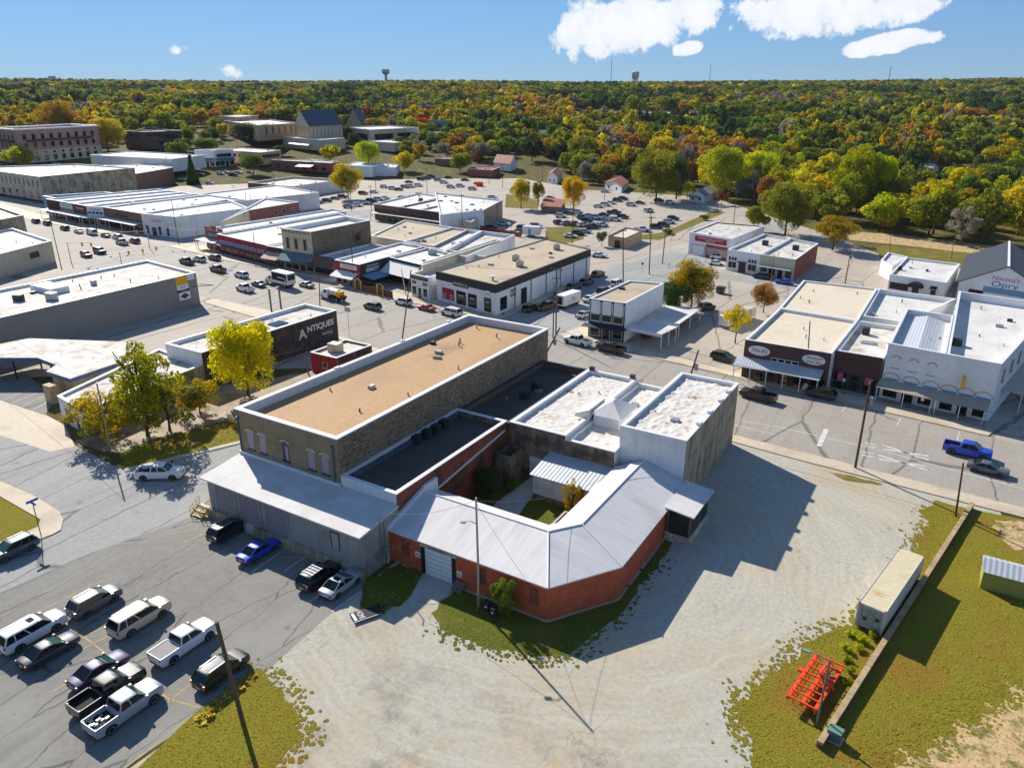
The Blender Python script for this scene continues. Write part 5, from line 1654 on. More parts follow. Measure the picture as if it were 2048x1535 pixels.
for k in range(4):
	a = Vector((-168.1,233.2))
	b2 = Vector((-133.5,224.9))
	p,q = a + (b2 - a) * (k / 4),a + (b2 - a) * ((k + 1) / 4)
	MB().prism([tuple(p),tuple(q),(q.x + 0.05,q.y + 0.35),(p.x + 0.05,p.y + 0.35)],0,1.5).build('panel', 'brick_red',fe)
	MB().obox((q.x,q.y + 0.1,1.0),(0.6,0.6,2.0)).build('pier', 'brick_red',fe)

# ---------------- beyond the block ----------------
k1 = Bld('long_white_store', 'long white-walled store with a brown front and slatted roof wells beside the yellow tree',
		[(-308.1,257.1),(-276.9,256.5),(-277.5,291.5),(-309.6,288.9)],5.4,['brick_dark', 'wall_white_clean', 'wall_white', 'wall_white'], 'roof_stained',1.0, 'coping_white',inner='wall_cream')
k1.awning(0,1,k1.frame(0)[3] - 1,2.6,3.0,2.0, 'metal_tan')
grid(k1,0,6,1,0.6,3,2.6,1.8,1, 'glass_shop', 'trim_dark')
k2 = Bld('red_brown_store', 'low red brick store with a white roof and a tan awning beyond the car park',
		[(-371,329.2),(-324.4,331.7),(-328,342.2),(-368.7,336.2)],5.4, 'brick_red', 'roof_white',0.3, 'coping_white')
k2.awning(0,k2.frame(0)[3] * 0.5,k2.frame(0)[3] * 0.75,3.0,4.2,5, 'metal_tan')
grid(k2,0,6,1,1.0,3,3,2.0,2, 'glass_shop', 'trim_dark')
k3 = Bld('white_two_storey_store', 'white two-storey store with a blue-grey awning beyond the paved yard',
		[(-414.7,308.8),(-400.9,312),(-399.3,325.2),(-413.7,321.6)],9.5, 'wall_white_clean', 'roof_white',0.5, 'coping_white')
grid(k3,1,3,1,5.5,3,3.5,1.8,2, 'glass', 'trim_dark')
for sd in (0,1):
	k3.awning(sd,0.3,k3.frame(sd)[3] - 0.3,3.6,5.0,3.0, 'awning_teal')
	shopfront(k3,sd,4,2.4,0.5)
k4 = Bld('tan_two_storey_office', 'tan two-storey office with a white roof beyond the round green tree',
		[(-413.2,330.3),(-377.3,326.6),(-381.6,347.4),(-422,349.6)],7.5, 'wall_tan', 'roof_white',0.3, 'coping_white')
grid(k4,0,6,1,4.0,3,3,1.8,2, 'glass', 'trim_dark')
grid(k4,1,5,1,4.0,3,3,1.8,2, 'glass', 'trim_dark')
k5 = Bld('cream_warehouse', 'long windowless cream building with a white roof in front of the church',
		[(-442,405.7),(-391.7,391.8),(-391.9,416.7),(-446.7,427.1)],7.0, 'wall_cream', 'roof_white',0.4, 'coping_white')
k5.awning(0,4,40,3.0,4.0,3.0, 'metal_tan')
k6 = Bld('modern_bank', 'low modern bank with broad dark window bands under a cream fascia',
		[(-443.1,470.1),(-392.7,444.4),(-384,491.8),(-433,512.6)],9.0, 'wall_cream', 'roof_white',0.8, 'coping_white')
for sd in (0,1):
	L = k6.frame(sd)[3]
	for k in range(2):
		k6.window(sd,L * (0.27 + 0.46 * k),1.5,L * 0.36,4.2, 'glass', 'trim_dark',sill=False,mull=6,depth=0.15)
k6.unit(*(-434.1,491.8),8,5,2.4, 'metal_dark',0, 'dark rooftop plant on the modern bank',fan=False)
ch = Bld('church_hall', 'tan church hall with flat roof and narrow windows',[(-543.7,437.8),(-442.8,383.9),(-452.9,432.1),(-534.4,476.6)],10.5, 'wall_tan', 'roof_white',0.8, 'coping_white')
grid(ch,1,5,1,4.0,3,2,5,6, 'glass', 'hood_stone',depth=0.2)
cg = thing('church', 'church with a broad dark gabled roof and ribbed tan walls', 'church',(*(-480.6,453.8),0))
A,B2,C2,D2 = (-439.9,415.4),(-414.7,405.5),(-415.9,440.8),(-442,453.2)
zz,zr = 11.5,22.0
MB().prism(ccw([A,B2,C2,D2]),0,zz).build('wall', 'wall_tan',cg)
mA = ((A[0] + B2[0]) / 2,(A[1] + B2[1]) / 2)
mC = ((C2[0] + D2[0]) / 2,(C2[1] + D2[1]) / 2)
mb = MB()
mb.add([(*A,zz),(*B2,zz),(*C2,zz),(*D2,zz),(*mA,zr),(*mC,zr)],[(1,2,5,4),(3,0,4,5)])
mb.add([(*A,zz - 0.4),(*B2,zz - 0.4),(*C2,zz - 0.4),(*D2,zz - 0.4)],[(3,2,1,0)])
mb.build('roof', 'shingle_slate',cg)
MB().add([(*A,zz),(*B2,zz),(*mA,zr - 0.05)],[(0,1,2)]).build('gable', 'wall_cream',cg)
for k in range(9):
	p = Vector(B2) + (Vector(C2) - Vector(B2)) * ((k + 0.5) / 9)
	e = (Vector(C2) - Vector(B2)).normalized()
	nn = Vector((e.y,-e.x))
	q = [tuple(p - e * 1.2 + nn * 0.25),tuple(p + e * 1.2 + nn * 0.25),tuple(p + e * 1.2),tuple(p - e * 1.2)]
	MB().prism(q,0.5,zz - 1).build('rib', 'hood_stone',cg)
k7 = thing('open_car_wash', 'white open-bay car wash beside the paved lot', 'car wash',(*(-305,464.9),0))
q = ccw([(-312.2,451.6),(-290.9,470.3),(-305.7,485.9),(-329,471.6)])
MB().prism(q,4.2,6.0).build('roof', 'wall_white_clean',k7)
for i in range(6):
	a = Vector((-309.9,449.5)) + (Vector((-291.5,469.9)) - Vector((-309.9,449.5))) * (i / 5)
	MB().obox((a.x,a.y,2.1),(1.0,3.0,4.2),0.5).build('pier', 'wall_white_clean',k7)
MB().prism(ccw([(-319.6,461.1),(-299,480.6),(-304.1,483.3),(-327,469.3)]),0,4.195).build('wall', 'wall_tan',k7)
Bld('blue_fronted_store', 'long blue-fronted store under trees beyond the red maple',[(-425,556.2),(-384.8,552.1),(-387.3,589.1),(-426.1,591.5)],9.0, 'wall_blue', 'roof_white',0.5, 'coping_white')
Bld('small_white_office', 'small white office between the parked cars and the bank lot',[(-332,463.3),(-318.1,462.1),(-317.9,477.9),(-333.7,481.7)],5.0, 'wall_white_clean', 'roof_white',0.4, 'coping_white')

for i,(q,h,wm,rm,lab) in enumerate([
		([(-356.4,336.3),(-336.2,334.2),(-342.1,352.2),(-361.1,353.1)],5, 'wall_cream', 'roof_metal', 'pale shed left of the lime-yellow tree'),
		([(-319.7,337.7),(-300.1,339.3),(-308.3,360),(-330.5,360.4)],6, 'wall_white_clean', 'roof_metal', 'white shed under the lime-yellow tree'),
		([(-306.7,346.9),(-293.2,351.9),(-304.6,369.7),(-319.6,368.8)],5, 'wall_white_clean', 'roof_white', 'white shed right of the lime-yellow tree'),
		([(-566.7,450.5),(-535.2,445),(-548,477.7),(-582.4,485.2)],12, 'wall_tan', 'roof_white', 'tan block left of the church hall'),
		([(-382.6,429.2),(-353.2,424.2),(-357,446.9),(-384.8,451.2)],6, 'wall_cream', 'roof_white', 'low cream store in front of the bank'),
		([(-300.4,399.7),(-286.8,399.7),(-290.8,416.5),(-305.3,417.2)],4, 'brick_brown', 'shingle_red', 'low brown house left of the olive tree'),
		([(-260.5,377.9),(-243.4,378.5),(-249.8,396.9),(-266.3,394.5)],4, 'brick_red', 'shingle_red', 'red-roofed house beside the white gabled house'),
		([(-386.7,483.3),(-364.3,479.3),(-370,502.5),(-390.7,504.4)],7, 'wall_grey', 'roof_white', 'grey store behind the bank trees'),
		([(-347,540.2),(-322.7,535.3),(-324.2,557.6),(-347.9,560.9)],8, 'wall_white', 'roof_white', 'white-roofed building among the trees beyond the car wash'),
		([(-534.1,352.6),(-536.7,375.4),(-516.8,367.3),(-508.2,342.7)],6, 'wall_cream', 'roof_white', 'low cream building behind the brown brick block')]):
	Bld('low_building',lab,ccw(q),h,wm,rm,0.3, 'coping_white',group='low buildings beyond the car parks')

def house(name,label,poly,eave,ridge,wall,roof,over=0.5,porch=False,axis=0):
	"""Gabled house on a four-corner footprint; ridge runs parallel to side `axis`+1."""
	p = ccw(poly)
	FOOT.append(p)
	t = thing(name,label, 'house',(*p[0],0))
	o = inset(p,-over)
	if axis:
		o = o[1:] + o[:1]
		pw = p[1:] + p[:1]
	else:
		pw = p
	m0 = ((o[0][0] + o[1][0]) / 2,(o[0][1] + o[1][1]) / 2)
	m1_ = ((o[2][0] + o[3][0]) / 2,(o[2][1] + o[3][1]) / 2)
	w0 = ((pw[0][0] + pw[1][0]) / 2,(pw[0][1] + pw[1][1]) / 2)
	w1 = ((pw[2][0] + pw[3][0]) / 2,(pw[2][1] + pw[3][1]) / 2)
	mb = MB()
	mb.add([(*q,0) for q in pw] + [(*q,eave) for q in pw] + [(*w0,ridge - 0.1),(*w1,ridge - 0.1)],
		[(0,1,5,8,4),(1,2,6,5),(2,3,7,9,6),(3,0,4,7)])
	mb.build('wall',wall,t)
	mb = MB()
	d = 0.15
	mb.add([(*o[0],eave - 0.1),(*o[1],eave - 0.1),(*o[2],eave - 0.1),(*o[3],eave - 0.1),(*m0,ridge),(*m1_,ridge),
			(*o[0],eave - 0.1 - d),(*o[1],eave - 0.1 - d),(*o[2],eave - 0.1 - d),(*o[3],eave - 0.1 - d),(*m0,ridge - d),(*m1_,ridge - d)],
		[(1,2,5,4),(3,0,4,5),(7,10,11,8),(9,11,10,6),(0,6,10,4),(1,4,10,7),(2,8,11,5),(3,5,11,9),(1,7,8,2),(0,3,9,6)])
	mb.build('roof',roof,t)
	for i in range(2):
		a,b3 = Vector(pw[i]),Vector(pw[i + 1])
		e = (b3 - a).normalized()
		nn = Vector((e.y,-e.x))
		L3 = (b3 - a).length
		for f in (0.25,0.7):
			c = a + e * L3 * f
			wq = [tuple(c - e * 0.55 + nn * 0.06),tuple(c + e * 0.55 + nn * 0.06),tuple(c + e * 0.55),tuple(c - e * 0.55)]
			fo = MB().prism([tuple(Vector(wq[0]) - e * 0.1),tuple(Vector(wq[1]) + e * 0.1),tuple(Vector(wq[2]) + e * 0.1),tuple(Vector(wq[3]) - e * 0.1)],0.9,2.4).build('window', 'trim_white',t)
			MB().prism([tuple(Vector(x) + nn * 0.03) for x in wq],1.0,2.3).build('pane', 'glass',fo)
	if porch:
		a,b3 = Vector(pw[0]),Vector(pw[1])
		e = (b3 - a).normalized()
		nn = Vector((e.y,-e.x))
		L3 = (b3 - a).length
		q = [tuple(a + nn * 2.2),tuple(a + e * L3 * 0.7 + nn * 2.2),tuple(a + e * L3 * 0.7),tuple(a)]
		MB().prism(q,[2.3,2.3,2.8,2.8],[2.45,2.45,2.95,2.95]).build('porch_roof',roof,t)
		for f in (0.02,0.24,0.46,0.68):
			c = a + e * L3 * f + nn * 2.05
			MB().obox((c.x,c.y,1.15),(0.18,0.18,2.28)).build('post', 'trim_white',t)
	return t

house('cottage', 'white cottage with grey gabled roof and porch at the end of the long car park',[(-113.4,342.7),(-106,341.4),(-107.2,365),(-115.5,368.6)],3.2,5.4, 'wall_white_clean', 'shingle_grey',porch=True)
house('garden_shed_house', 'tiny white gabled outbuilding behind the large orange tree',[(-204.9,374.7),(-197,371),(-207.6,397),(-215.6,399.5)],4.0,6.4, 'wall_white_clean', 'shingle_red')
house('bungalow', 'pale bungalow half hidden by trees beside the far lane',[(-166.5,366),(-152.4,355.3),(-157.9,376.3),(-172.3,388.8)],3.4,5.4, 'wall_white_clean', 'shingle_red')
house('gabled_house', 'white gabled house with a pale roof beyond the striped parking lot',[(-258.8,404.3),(-244.7,400.1),(-250.3,417.7),(-265.2,422.7)],4.5,8.5, 'wall_white_clean', 'shingle_red',axis=1)
house('blue_roofed_house', 'house with a steep slate-blue roof among the trees',[(-248.7,511.8),(-235.1,510.5),(-238.8,529.6),(-253.2,531.8)],4.5,11.0, 'wall_cream', 'shingle_slate')
house('pale_gabled_house', 'tall pale gabled house showing through the tree tops beyond the pyramid roof',[(-294.8,512.2),(-280.6,509.9),(-285.3,527.8),(-298.4,530.9)],7,11, 'wall_white_clean', 'shingle_grey')
house('hillside_cottage', 'small white cottage in a clearing in the wood',[(-32.7,489.9),(-26,487.3),(-23,506.5),(-29.8,509.1)],4.0,6.4, 'wall_white_clean', 'shingle_grey',axis=1)
house('metal_barn', 'long low metal-roofed barn beside the clearing in the wood',[(-35.6,441.6),(-20.3,445.5),(-19.7,474.6),(-36.1,473.6)],4.0,4.8, 'wall_grey', 'roof_metal',over=0.2)
house('metal_shed', 'smaller metal-roofed shed beyond the long barn in the wood',[(-13.9,442.8),(-4.9,446),(-4.1,465),(-13.2,464.8)],3.6,4.2, 'wall_grey', 'roof_metal',over=0.2)
house('lane_house', 'white house at the edge of the wood by the lane',[(-210.3,453.6),(-201,452.3),(-203.6,466.5),(-213.7,468.6)],5,8, 'wall_white_clean', 'shingle_grey')
house('far_house', 'grey-roofed house deep among the autumn trees',[(-195.2,533.4),(-185.4,529.5),(-187.5,545.7),(-196.8,547.7)],6,10, 'wall_white_clean', 'shingle_grey')
house('far_house', 'pale house showing on the hillside below the skyline tower',[(-599.6,523.6),(-576.6,522.3),(-593.2,542.7),(-612.9,541.7)],9,11.5, 'wall_white_clean', 'shingle_slate')
house('far_house', 'dark steep-roofed house behind the church',[(-482.4,516.9),(-461.2,510.6),(-473.3,533.3),(-492.4,536.3)],8,18, 'wall_tan', 'shingle_slate')
pz = Bld('shopping_plaza', 'long pale strip of stores on the far slope beyond the trees',[(-356,722),(-252.9,747.4),(-254.3,813.2),(-367.4,787.5)],7.0, 'wall_cream', 'roof_white',1.0, 'coping_white')
pz2 = Bld('plaza_anchor_store', 'blue-grey block at the end of the far strip of stores',[(-350.6,705.7),(-320,703.6),(-331.7,741.1),(-359,733.9)],10.0, 'wall_grey', 'roof_white',1.0, 'coping_white')

# ---------------- across the highway: right-hand side ----------------
r1 = Bld('black_white_two_storey_shop', 'two-storey white building with a black-framed front of tall panels',
		[(-63.5,134.5),(-55.7,134.8),(-55.2,154.6),(-62.7,153)],8.0,['trim_dark', 'wall_white', 'wall_white', 'wall_white'], 'roof_gravel',0.2, 'coping_white')
for k in range(3):
	r1.box('panel', 'wall_white_clean',0,0.45 + k * 2.45,2.6 + k * 2.45,5.2,7.9,0.0,0.08)
	r1.window(0,1.5 + k * 2.45,3.7,2.0,1.35, 'glass', 'trim_white',sill=True)
for k in range(4):
	r1.box('pier', 'black',0,0.02 + k * 2.45,0.42 + k * 2.45,5.0,7.98,0.0,0.14)
	r1.box('pier_inlay', 'wall_white_clean',0,0.14 + k * 2.45,0.3 + k * 2.45,5.3,7.6,0.141,0.16)
r1.awning(0,-0.8,8.4,2.7,2.95,1.8, 'trim_dark')
shopfront(r1,0,3,2.0,0.5,frame='trim_white')
for nm,q,lab,z in (('carport',[(-55.93,135.39),(-47.59,134.22),(-46.74,140.57),(-54.6,140.75)], 'nearer flat white carport beside the two-storey white building',3.2),
					('carport',[(-54.55,142),(-47.33,143.44),(-47.29,157.7),(-54.7,155.13)], 'further flat white carport under the green bush',3.0)):
	t = thing(nm,lab, 'carport',(*q[0],0), 'carports beside the white building')
	MB().prism(ccw(q),z - 0.18,z).build('roof', 'roof_white',t)
	for f in (0.02,0.5,0.97):
		a = Vector(q[1]) + (Vector(q[2]) - Vector(q[1])) * f
		MB().box(a.x - 0.25,a.x - 0.1,a.y + 0.05,a.y + 0.2,0,z - 0.183).build('post', 'trim_white',t)
	a,b2 = Vector(q[0]),Vector(q[1])
	MB().prism([tuple(a - Vector((0,0.08))),tuple(b2 - Vector((0,0.08))),tuple(b2),tuple(a)],z - 0.7,z - 0.02).build('fascia', 'wall_white_clean',t)

r3 = Bld('oval_sign_antique_shop', 'dark red brick antique shop with two oval signs and a white awning on posts',
		[(-30.1,127.4),(-15.9,127.2),(-15.2,150),(-29.8,151.4)],6.9,['brick_dark', 'wall_white', 'wall_white', 'wall_white'], 'roof_cream',0.5, 'coping_white',inner='wall_white_clean',ch=0.08)
for s,body1,body2 in ((2.6, "Miss B's",None),(11.6, 'Antiques', 'Variety Shop')):
	mb = MB()
	ring = [(s + 1.85 * math.cos(2 * math.pi * j / 28),5.35 + 0.85 * math.sin(2 * math.pi * j / 28)) for j in range(28)]
	mb.add([(*r3.pt(0,x,0.14),z) for x,z in ring] + [(*r3.pt(0,x,0.0),z) for x,z in ring],[tuple(range(28))] + [(j,j + 28,(j + 1) % 28 + 28,(j + 1) % 28) for j in range(28)])
	sg = mb.build('sign', 'sign_white',r3.o)
	lettering(r3,0,s,5.4 if body2 is None else 5.7,body1, 'trim_dark',0.95 if body2 is None else 0.7,tw=2.6,shear=0.3,parent=sg,out=0.155)
	if body2:
		lettering(r3,0,s,5.0,body2, 'trim_dark',0.55,tw=2.5,shear=0.3,parent=sg,out=0.155)
r3.awning(0,-0.9,13.4,3.0,3.9,3.0, 'roof_metal',posts=6,zpost=0.13)
for k in range(4):
	r3.window(0,5.3 + k * 1.15,3.95,0.95,0.5, 'glass', 'trim_white',sill=False)
shopfront(r3,0,5,2.1,0.5,frame='wood_brown')
r3b = Bld('cream_roofed_rear_hall', 'rear hall with a plain cream roof behind the oval-signed antique shop',
		[(-29.9,151.6),(-15.2,150.2),(-15.3,178.3),(-30.7,178.2)],6.9, 'wall_white', 'roof_cream',0.25, 'coping_white',ch=0.08)
r4 = Bld('dark_brick_cafe', 'narrow dark brick shop with pink posters between the antique shop and the arcaded building',
		[(-15.7,130.3),(-8.4,130.0),(-8.0,151),(-15.1,151)],6.6,['brick_dark', 'wall_white', 'wall_white', 'wall_white'], 'roof_stained',0.7, 'coping_white',inner='wall_white_clean',ch=0.08)
for k in range(16):
	r4.box('dentil', 'brick_dark',0,0.3 + k * 0.43,0.5 + k * 0.43,5.1,5.6,0.0,0.1)
shopfront(r4,0,3,2.6,0.3,frame='black')
for s in (1.3,5.6):
	signboard(r4,0,s - 0.45,s + 0.45,1.6,2.9, 'sign_pink')
r4.unit(-13,145,1.2,1.2,1.1, 'metal_dark',0, 'dark unit at the back of the stained roof beside the cream roof')
MB().obox((-11.8,139.6,r4.zr + 0.1),(2.4,1.6,0.2)).build('skylight', 'metal_grey',r4.o)
ra = Bld('arcaded_white_building', 'white building with bricked-up arches over a tan metal awning, low vaulted roof',
		[(-8.09,129.93),(0.21,128.61),(0.09,153.52),(-7.8,154.22)],9.2,['wall_white_clean', 'wall_white', 'wall_white', 'wall_white'], 'roof_white',1.1, 'coping_white',inner='wall_white_clean')
rbk = Bld('arcaded_white_building', 'wider white building with a yellow projecting sign at the right of the arcade',
		[(0.21,128.61),(7.46,127.69),(16.1,172),(0,174.4)],9.2,['wall_white_clean', 'wall_white_clean', 'wall_white', 'wall_white'], 'roof_white',1.4, 'coping_white',inner='wall_white_clean')
for b,n_up,n_low in ((ra,3,3),(rbk,0,3)):
	L = b.frame(0)[3]

	def arch(s,z,r,wd,name):
		mb = MB()
		for j in range(8):
			a0,a1 = math.pi * j / 8,math.pi * (j + 1) / 8
			q = [(s - r * math.cos(a0),z + r * 0.75 * math.sin(a0)),(s - r * math.cos(a1),z + r * 0.75 * math.sin(a1)),
				(s - (r + wd) * math.cos(a1),z + (r + wd) * 0.75 * math.sin(a1)),(s - (r + wd) * math.cos(a0),z + (r + wd) * 0.75 * math.sin(a0))]
			p0 = [(*b.pt(0,x,0.09),zz2) for x,zz2 in q]
			p1 = [(*b.pt(0,x,-0.01),zz2) for x,zz2 in q]
			mb.add(p0 + p1,[(0,1,2,3),(0,4,5,1),(2,6,7,3),(1,5,6,2),(3,7,4,0)])
		return mb.build(name, 'wall_tan',b.o)
	for k in range(n_up):
		s = 1.6 + (L - 3.2) * k / 2
		arch(s,7.0,0.55,0.16, 'arch_hood')
		b.box('sill', 'wall_tan',0,s - 0.7,s + 0.7,5.3,5.42,0.0,0.1)
	for k in range(n_low):
		s = 1.4 + (L - 2.6) * k / 2
		arch(s,3.6,1.15,0.14, 'arch_hood')
		b.box('arch_infill', 'canvas_blue',0,s - 1.0,s + 1.0,3.15,3.6,0.0,0.06)
	shopfront(b,0,3,2.0,0.4,frame='trim_white',glass='glass_shop')
	b.awning(0,-0.1 if b is ra else 0.05,L - 0.02 if b is ra else L - 0.2,2.55,3.3,2.7, 'metal_tan',posts=3,zpost=0.13)
rbk.box('hanging_sign', 'sign_yellow',0,2.9,3.2,4.6,6.6,0.3,1.4)
rbk.awning(1,6,40,3.2,3.6,3.0, 'metal_tan',posts=5)
for k in range(4):
	rbk.window(1,4 + k * 6,5.5,1.0,1.8, 'glass', 'wall_tan')
mb = MB()
L2 = ra.frame(1)[3]
P0,P1,P2,P3 = ra.poly
mb.add([(*ra.pt(0,1.0,-1.0),ra.zr + 0.01),(*ra.pt(0,ra.frame(0)[3] - 1,-1.0),ra.zr + 0.01),(*ra.pt(2,1.0,-1.0),ra.zr + 0.01),(*ra.pt(2,ra.frame(2)[3] - 1,-1.0),ra.zr + 0.01),
		(*ra.pt(0,ra.frame(0)[3] / 2,-1.0),ra.zr + 0.75),(*ra.pt(2,ra.frame(2)[3] / 2,-1.0),ra.zr + 0.75)],[(1,2,5,4),(3,0,4,5),(0,1,4),(2,3,5)])
mb.build('roof', 'roof_metal',ra.o)
rbk.unit(*(1.27,139.68),1.6,1.2,1.0, 'metal_dark',0, 'dark hooded vent in the corner of the wide white roof')
Bld('grey_roofed_store', 'flat pale-grey roofed store behind the narrow dark brick shop',[(-15.08,154.86),(-7.69,154.22),(-0.2,178.8),(-15.2,179.7)],6.6, 'wall_white', 'roof_white',0.9, 'coping_white',inner='wall_white_clean')
op = thing('opry_hall', 'white gabled hall with a dark metal roof and colourful painted lettering', 'building',(*(-0.4,207.2),0))
a = Vector((-0.4,207.2))
ridf = Vector((8.8,204.9))
b2 = ridf * 2 - a
bl = Vector((0.3,243.7))
rb_ = Vector((9,241.1))
br_ = rb_ * 2 - bl
mb = MB()
mb.add([(*a,0),(*b2,0),(*br_,0),(*bl,0),(*a,4.5),(*b2,4.5),(*br_,4.5),(*bl,4.5),(*ridf,9.45),(*rb_,9.45)],[(0,1,5,8,4),(1,2,6,5),(2,3,7,9,6),(3,0,4,7)])
mb.build('wall', 'wall_white_clean',op)
e = (b2 - a).normalized()
f = Vector((e.y,-e.x))
for q0,q1,w0,w1 in ((a - e * 0.6 + f * 0.4,bl - e * 0.6,ridf + f * 0.4,rb_),(b2 + e * 0.6 + f * 0.4,br_ + e * 0.6,ridf + f * 0.4,rb_)):
	mb = MB()
	mb.hexa([(*q0,4.2),(*q1,4.2),(*w1,9.5),(*w0,9.5),(*q0,4.4),(*q1,4.4),(*w1,9.7),(*w0,9.7)])
	mb.build('roof', 'metal_slate',op)
mb = MB()
mb.bar((*(ridf + f * 0.42),9.74),(*rb_,9.74),0.5,0.08)
mb.build('ridge_cap', 'trim_white',op)
text("Nocona's",(*(ridf + f * 0.05),6.6),1.5,(f.x,f.y), 'sign_pink',op,width=5.5)
text('Opry',(*(ridf + f * 0.05),5.2),1.7,(f.x,f.y), 'sign_blue',op,width=5.5)
mc = a + (b2 - a) * 0.28
MB().prism([tuple(mc + f * 0.04),tuple(mc + e * 16 + f * 0.04),tuple(mc + e * 16),tuple(mc)],3.0,4.4).build('mural', 'canvas_blue',op)
mc = a + e * 2.5
MB().prism([tuple(mc + f * 1.2),tuple(mc + e * 3 + f * 1.2),tuple(mc + e * 3),tuple(mc)],[2.0,2.0,2.8,2.8],[2.2,2.2,3.2,3.2]).build('awning', 'black',op)
w8 = Bld('white_restaurant', 'low white restaurant with a black half-round door canopy',[(-15.6,208.1),(-2.9,205.3),(-1.1,231.3),(-14.2,233.2)],4.2, 'wall_white_clean', 'roof_white',0.4, 'coping_white')
L = w8.frame(0)[3]
mb = MB()
n = 8
prof = [(L * 0.5 - 1.8 * math.cos(math.pi * j / n),2.2 + 1.3 * math.sin(math.pi * j / n)) for j in range(n + 1)]
k2 = len(prof)
mb.add([(*w8.pt(0,x,1.6),z) for x,z in prof] + [(*w8.pt(0,x,0.0),z) for x,z in prof],[tuple(range(k2)),] + [(j,j + k2,j + 1 + k2,j + 1) for j in range(k2 - 1)])
mb.build('door_canopy', 'black',w8.o)
w8.door(0,L * 0.5,1.6,2.1, 'door_dark', 'trim_white')
w8.awning(0,L * 0.75,L * 0.87,2.4,3.0,0.9, 'black')
w8.window(0,L * 0.2,1.0,4.2,1.4, 'glass', 'wood_brown')
w8.window(0,L * 0.81,0.8,1.2,1.3, 'glass', 'trim_white')
w8.unit(*(-14.1,217.1),0.9,0.9,0.8, 'metal_dark',0, 'small dark vent on the near left of the white restaurant roof')
Bld('white_side_wing', 'small white wing with a porch at the left of the white restaurant',[(-19.8,227),(-16.2,220.3),(-14,235.3),(-19.4,239.3)],4.0, 'wall_white_clean', 'roof_white',0.4, 'coping_white')
r7 = Bld('red_sign_garage', 'garage with a long red sign over a white roller door and a painted brick wall',
		[(-74.2,227.4),(-60.0,222.6),(-57.4,251),(-73.3,251)],6.6,['wall_white', 'wall_white', 'brick_red', 'wall_white'], 'roof_stained',0.3, 'coping_white',ch=0.08)
L = r7.frame(0)[3]
signboard(r7,0,2.2,13.6,4.4,6.0, 'sign_red','FARMERS FEED & SUPPLY\nDELIVERY', 'sign_white',0.55,tw=9)
r7.door(0,3.6,4.6,3.2, 'door_white', 'brick_red',panels=5)
r7.box('painted_wall', 'brick_red',0,6.4,14.8,0,3.9,0.0,0.06)
r7.box('mural', 'awning_pink',0,6.9,14,0.9,3.0,0.061,0.09)
xs = [(-57.6,211),(-48.0,209),(-38.3,206.9)]
ys = [(-55.1,242),(-46.4,238),(-37.6,233.7)]
for i in range(2):
	b = Bld('parapet_store',['white store with paired transom windows beside the red-sign garage', 'cream store with a brick side wall and thin awning above the blue car'][i],[xs[i],xs[i + 1],ys[i + 1],ys[i]],5.7,
			[['wall_white_clean', 'wall_cream'][i], 'brick_red', 'brick_red', 'wall_white'], 'roof_stained',0.6, 'coping_white',inner='wall_white_clean',ch=0.08)
	L = b.frame(0)[3]
	if i == 0:
		for s in (1.9,7.8):
			for k in range(3):
				b.window(0,s - 0.85 + 0.85 * k,3.0,0.65,0.9, 'glass', 'trim_white',sill=False)
			b.window(0,s,0.9,2.4,1.7, 'glass', 'trim_white',sill=False,mull=2)
		b.door(0,4.9,2.0,2.6, 'wood_brown', 'trim_dark', 'glass')
		b.awning(0,3.6,6.2,2.85,3.0,0.8, 'trim_dark')
	else:
		b.awning(0,0.2,L - 0.4,2.9,3.1,1.6, 'roof_metal')
		shopfront(b,0,4,1.9,0.5,frame='trim_white')
	b.unit((xs[i][0] + ys[i + 1][0]) / 2 + 1,(xs[i][1] + ys[i][1]) / 2,1.6,1.3,1.2, 'metal_dark',0,['dark unit on the roof of the white parapet store', 'dark unit on the roof of the brick-sided parapet store'][i])
th_ = Bld('tan_stucco_hut', 'small tan stucco building with dark double doors beside the lawn',[(-100.5,225.5),(-93.9,224.4),(-94.6,240.1),(-102.2,243.7)],3.3, 'wall_tan', 'roof_cream',0.25, 'coping_dark')
th_.door(0,3.6,1.8,2.2, 'door_dark', 'trim_dark', 'glass')
for s in (4,9):
	th_.window(1,s,1.2,0.8,0.9)
tl = thing('timber_shack', 'low dark timber shack with a rusty roof under the big orange tree', 'shed',(*(-150,281.1),0))
q = ccw([(-154.9,278.1),(-146.3,278.6),(-153.1,296.2),(-164.3,298.4)])
MB().prism(q,0,2.6).build('wall', 'wood_grey',tl)
MB().prism(inset(q,-0.4),[2.6,2.6,3.2,3.2],[2.8,2.8,3.4,3.4]).build('roof', 'shingle_red',tl)

# ---------------- vehicles ----------------
PAINTS = dict(white=(226,226,226),silver=(168,172,176),grey=(92,96,98),black=(20,20,22),navy=(26,36,54),blue=(20,70,190),red=(178,22,30),maroon=(96,24,34),
			tan=(196,186,166),purple=(70,58,92),teal=(44,78,88),brown=(84,54,42),olive=(92,92,72),bronze=(120,88,64))
for k,c in PAINTS.items():
	PAINT('paint_' + k,c,0.0 if k in ('white', 'black', 'red', 'maroon', 'navy') else 0.15)
GLASS('car_glass',(14,18,20),0.08)
GLASS('car_screen',(44,74,66),0.04)
MAT('tyre',(26,26,26),var=0.1,scale=8,rough=0.9)
MAT('rim',(176,178,182),var=0.05,scale=6,metal=0.2,rough=0.35)
MAT('car_trim',(22,22,24),var=0.1,scale=6,rough=0.6)
MAT('tail_light',(170,20,24),var=0.05,scale=6,rough=0.2)
MAT('head_light',(226,230,232),var=0.04,scale=6,rough=0.12)
MAT('bed_liner',(38,38,40),var=0.15,scale=6,rough=0.9)
MAT('tonneau',(150,146,138),var=0.06,scale=4,corr=('y',0.2))
MAT('plate',(214,214,210),var=0.05,scale=6)

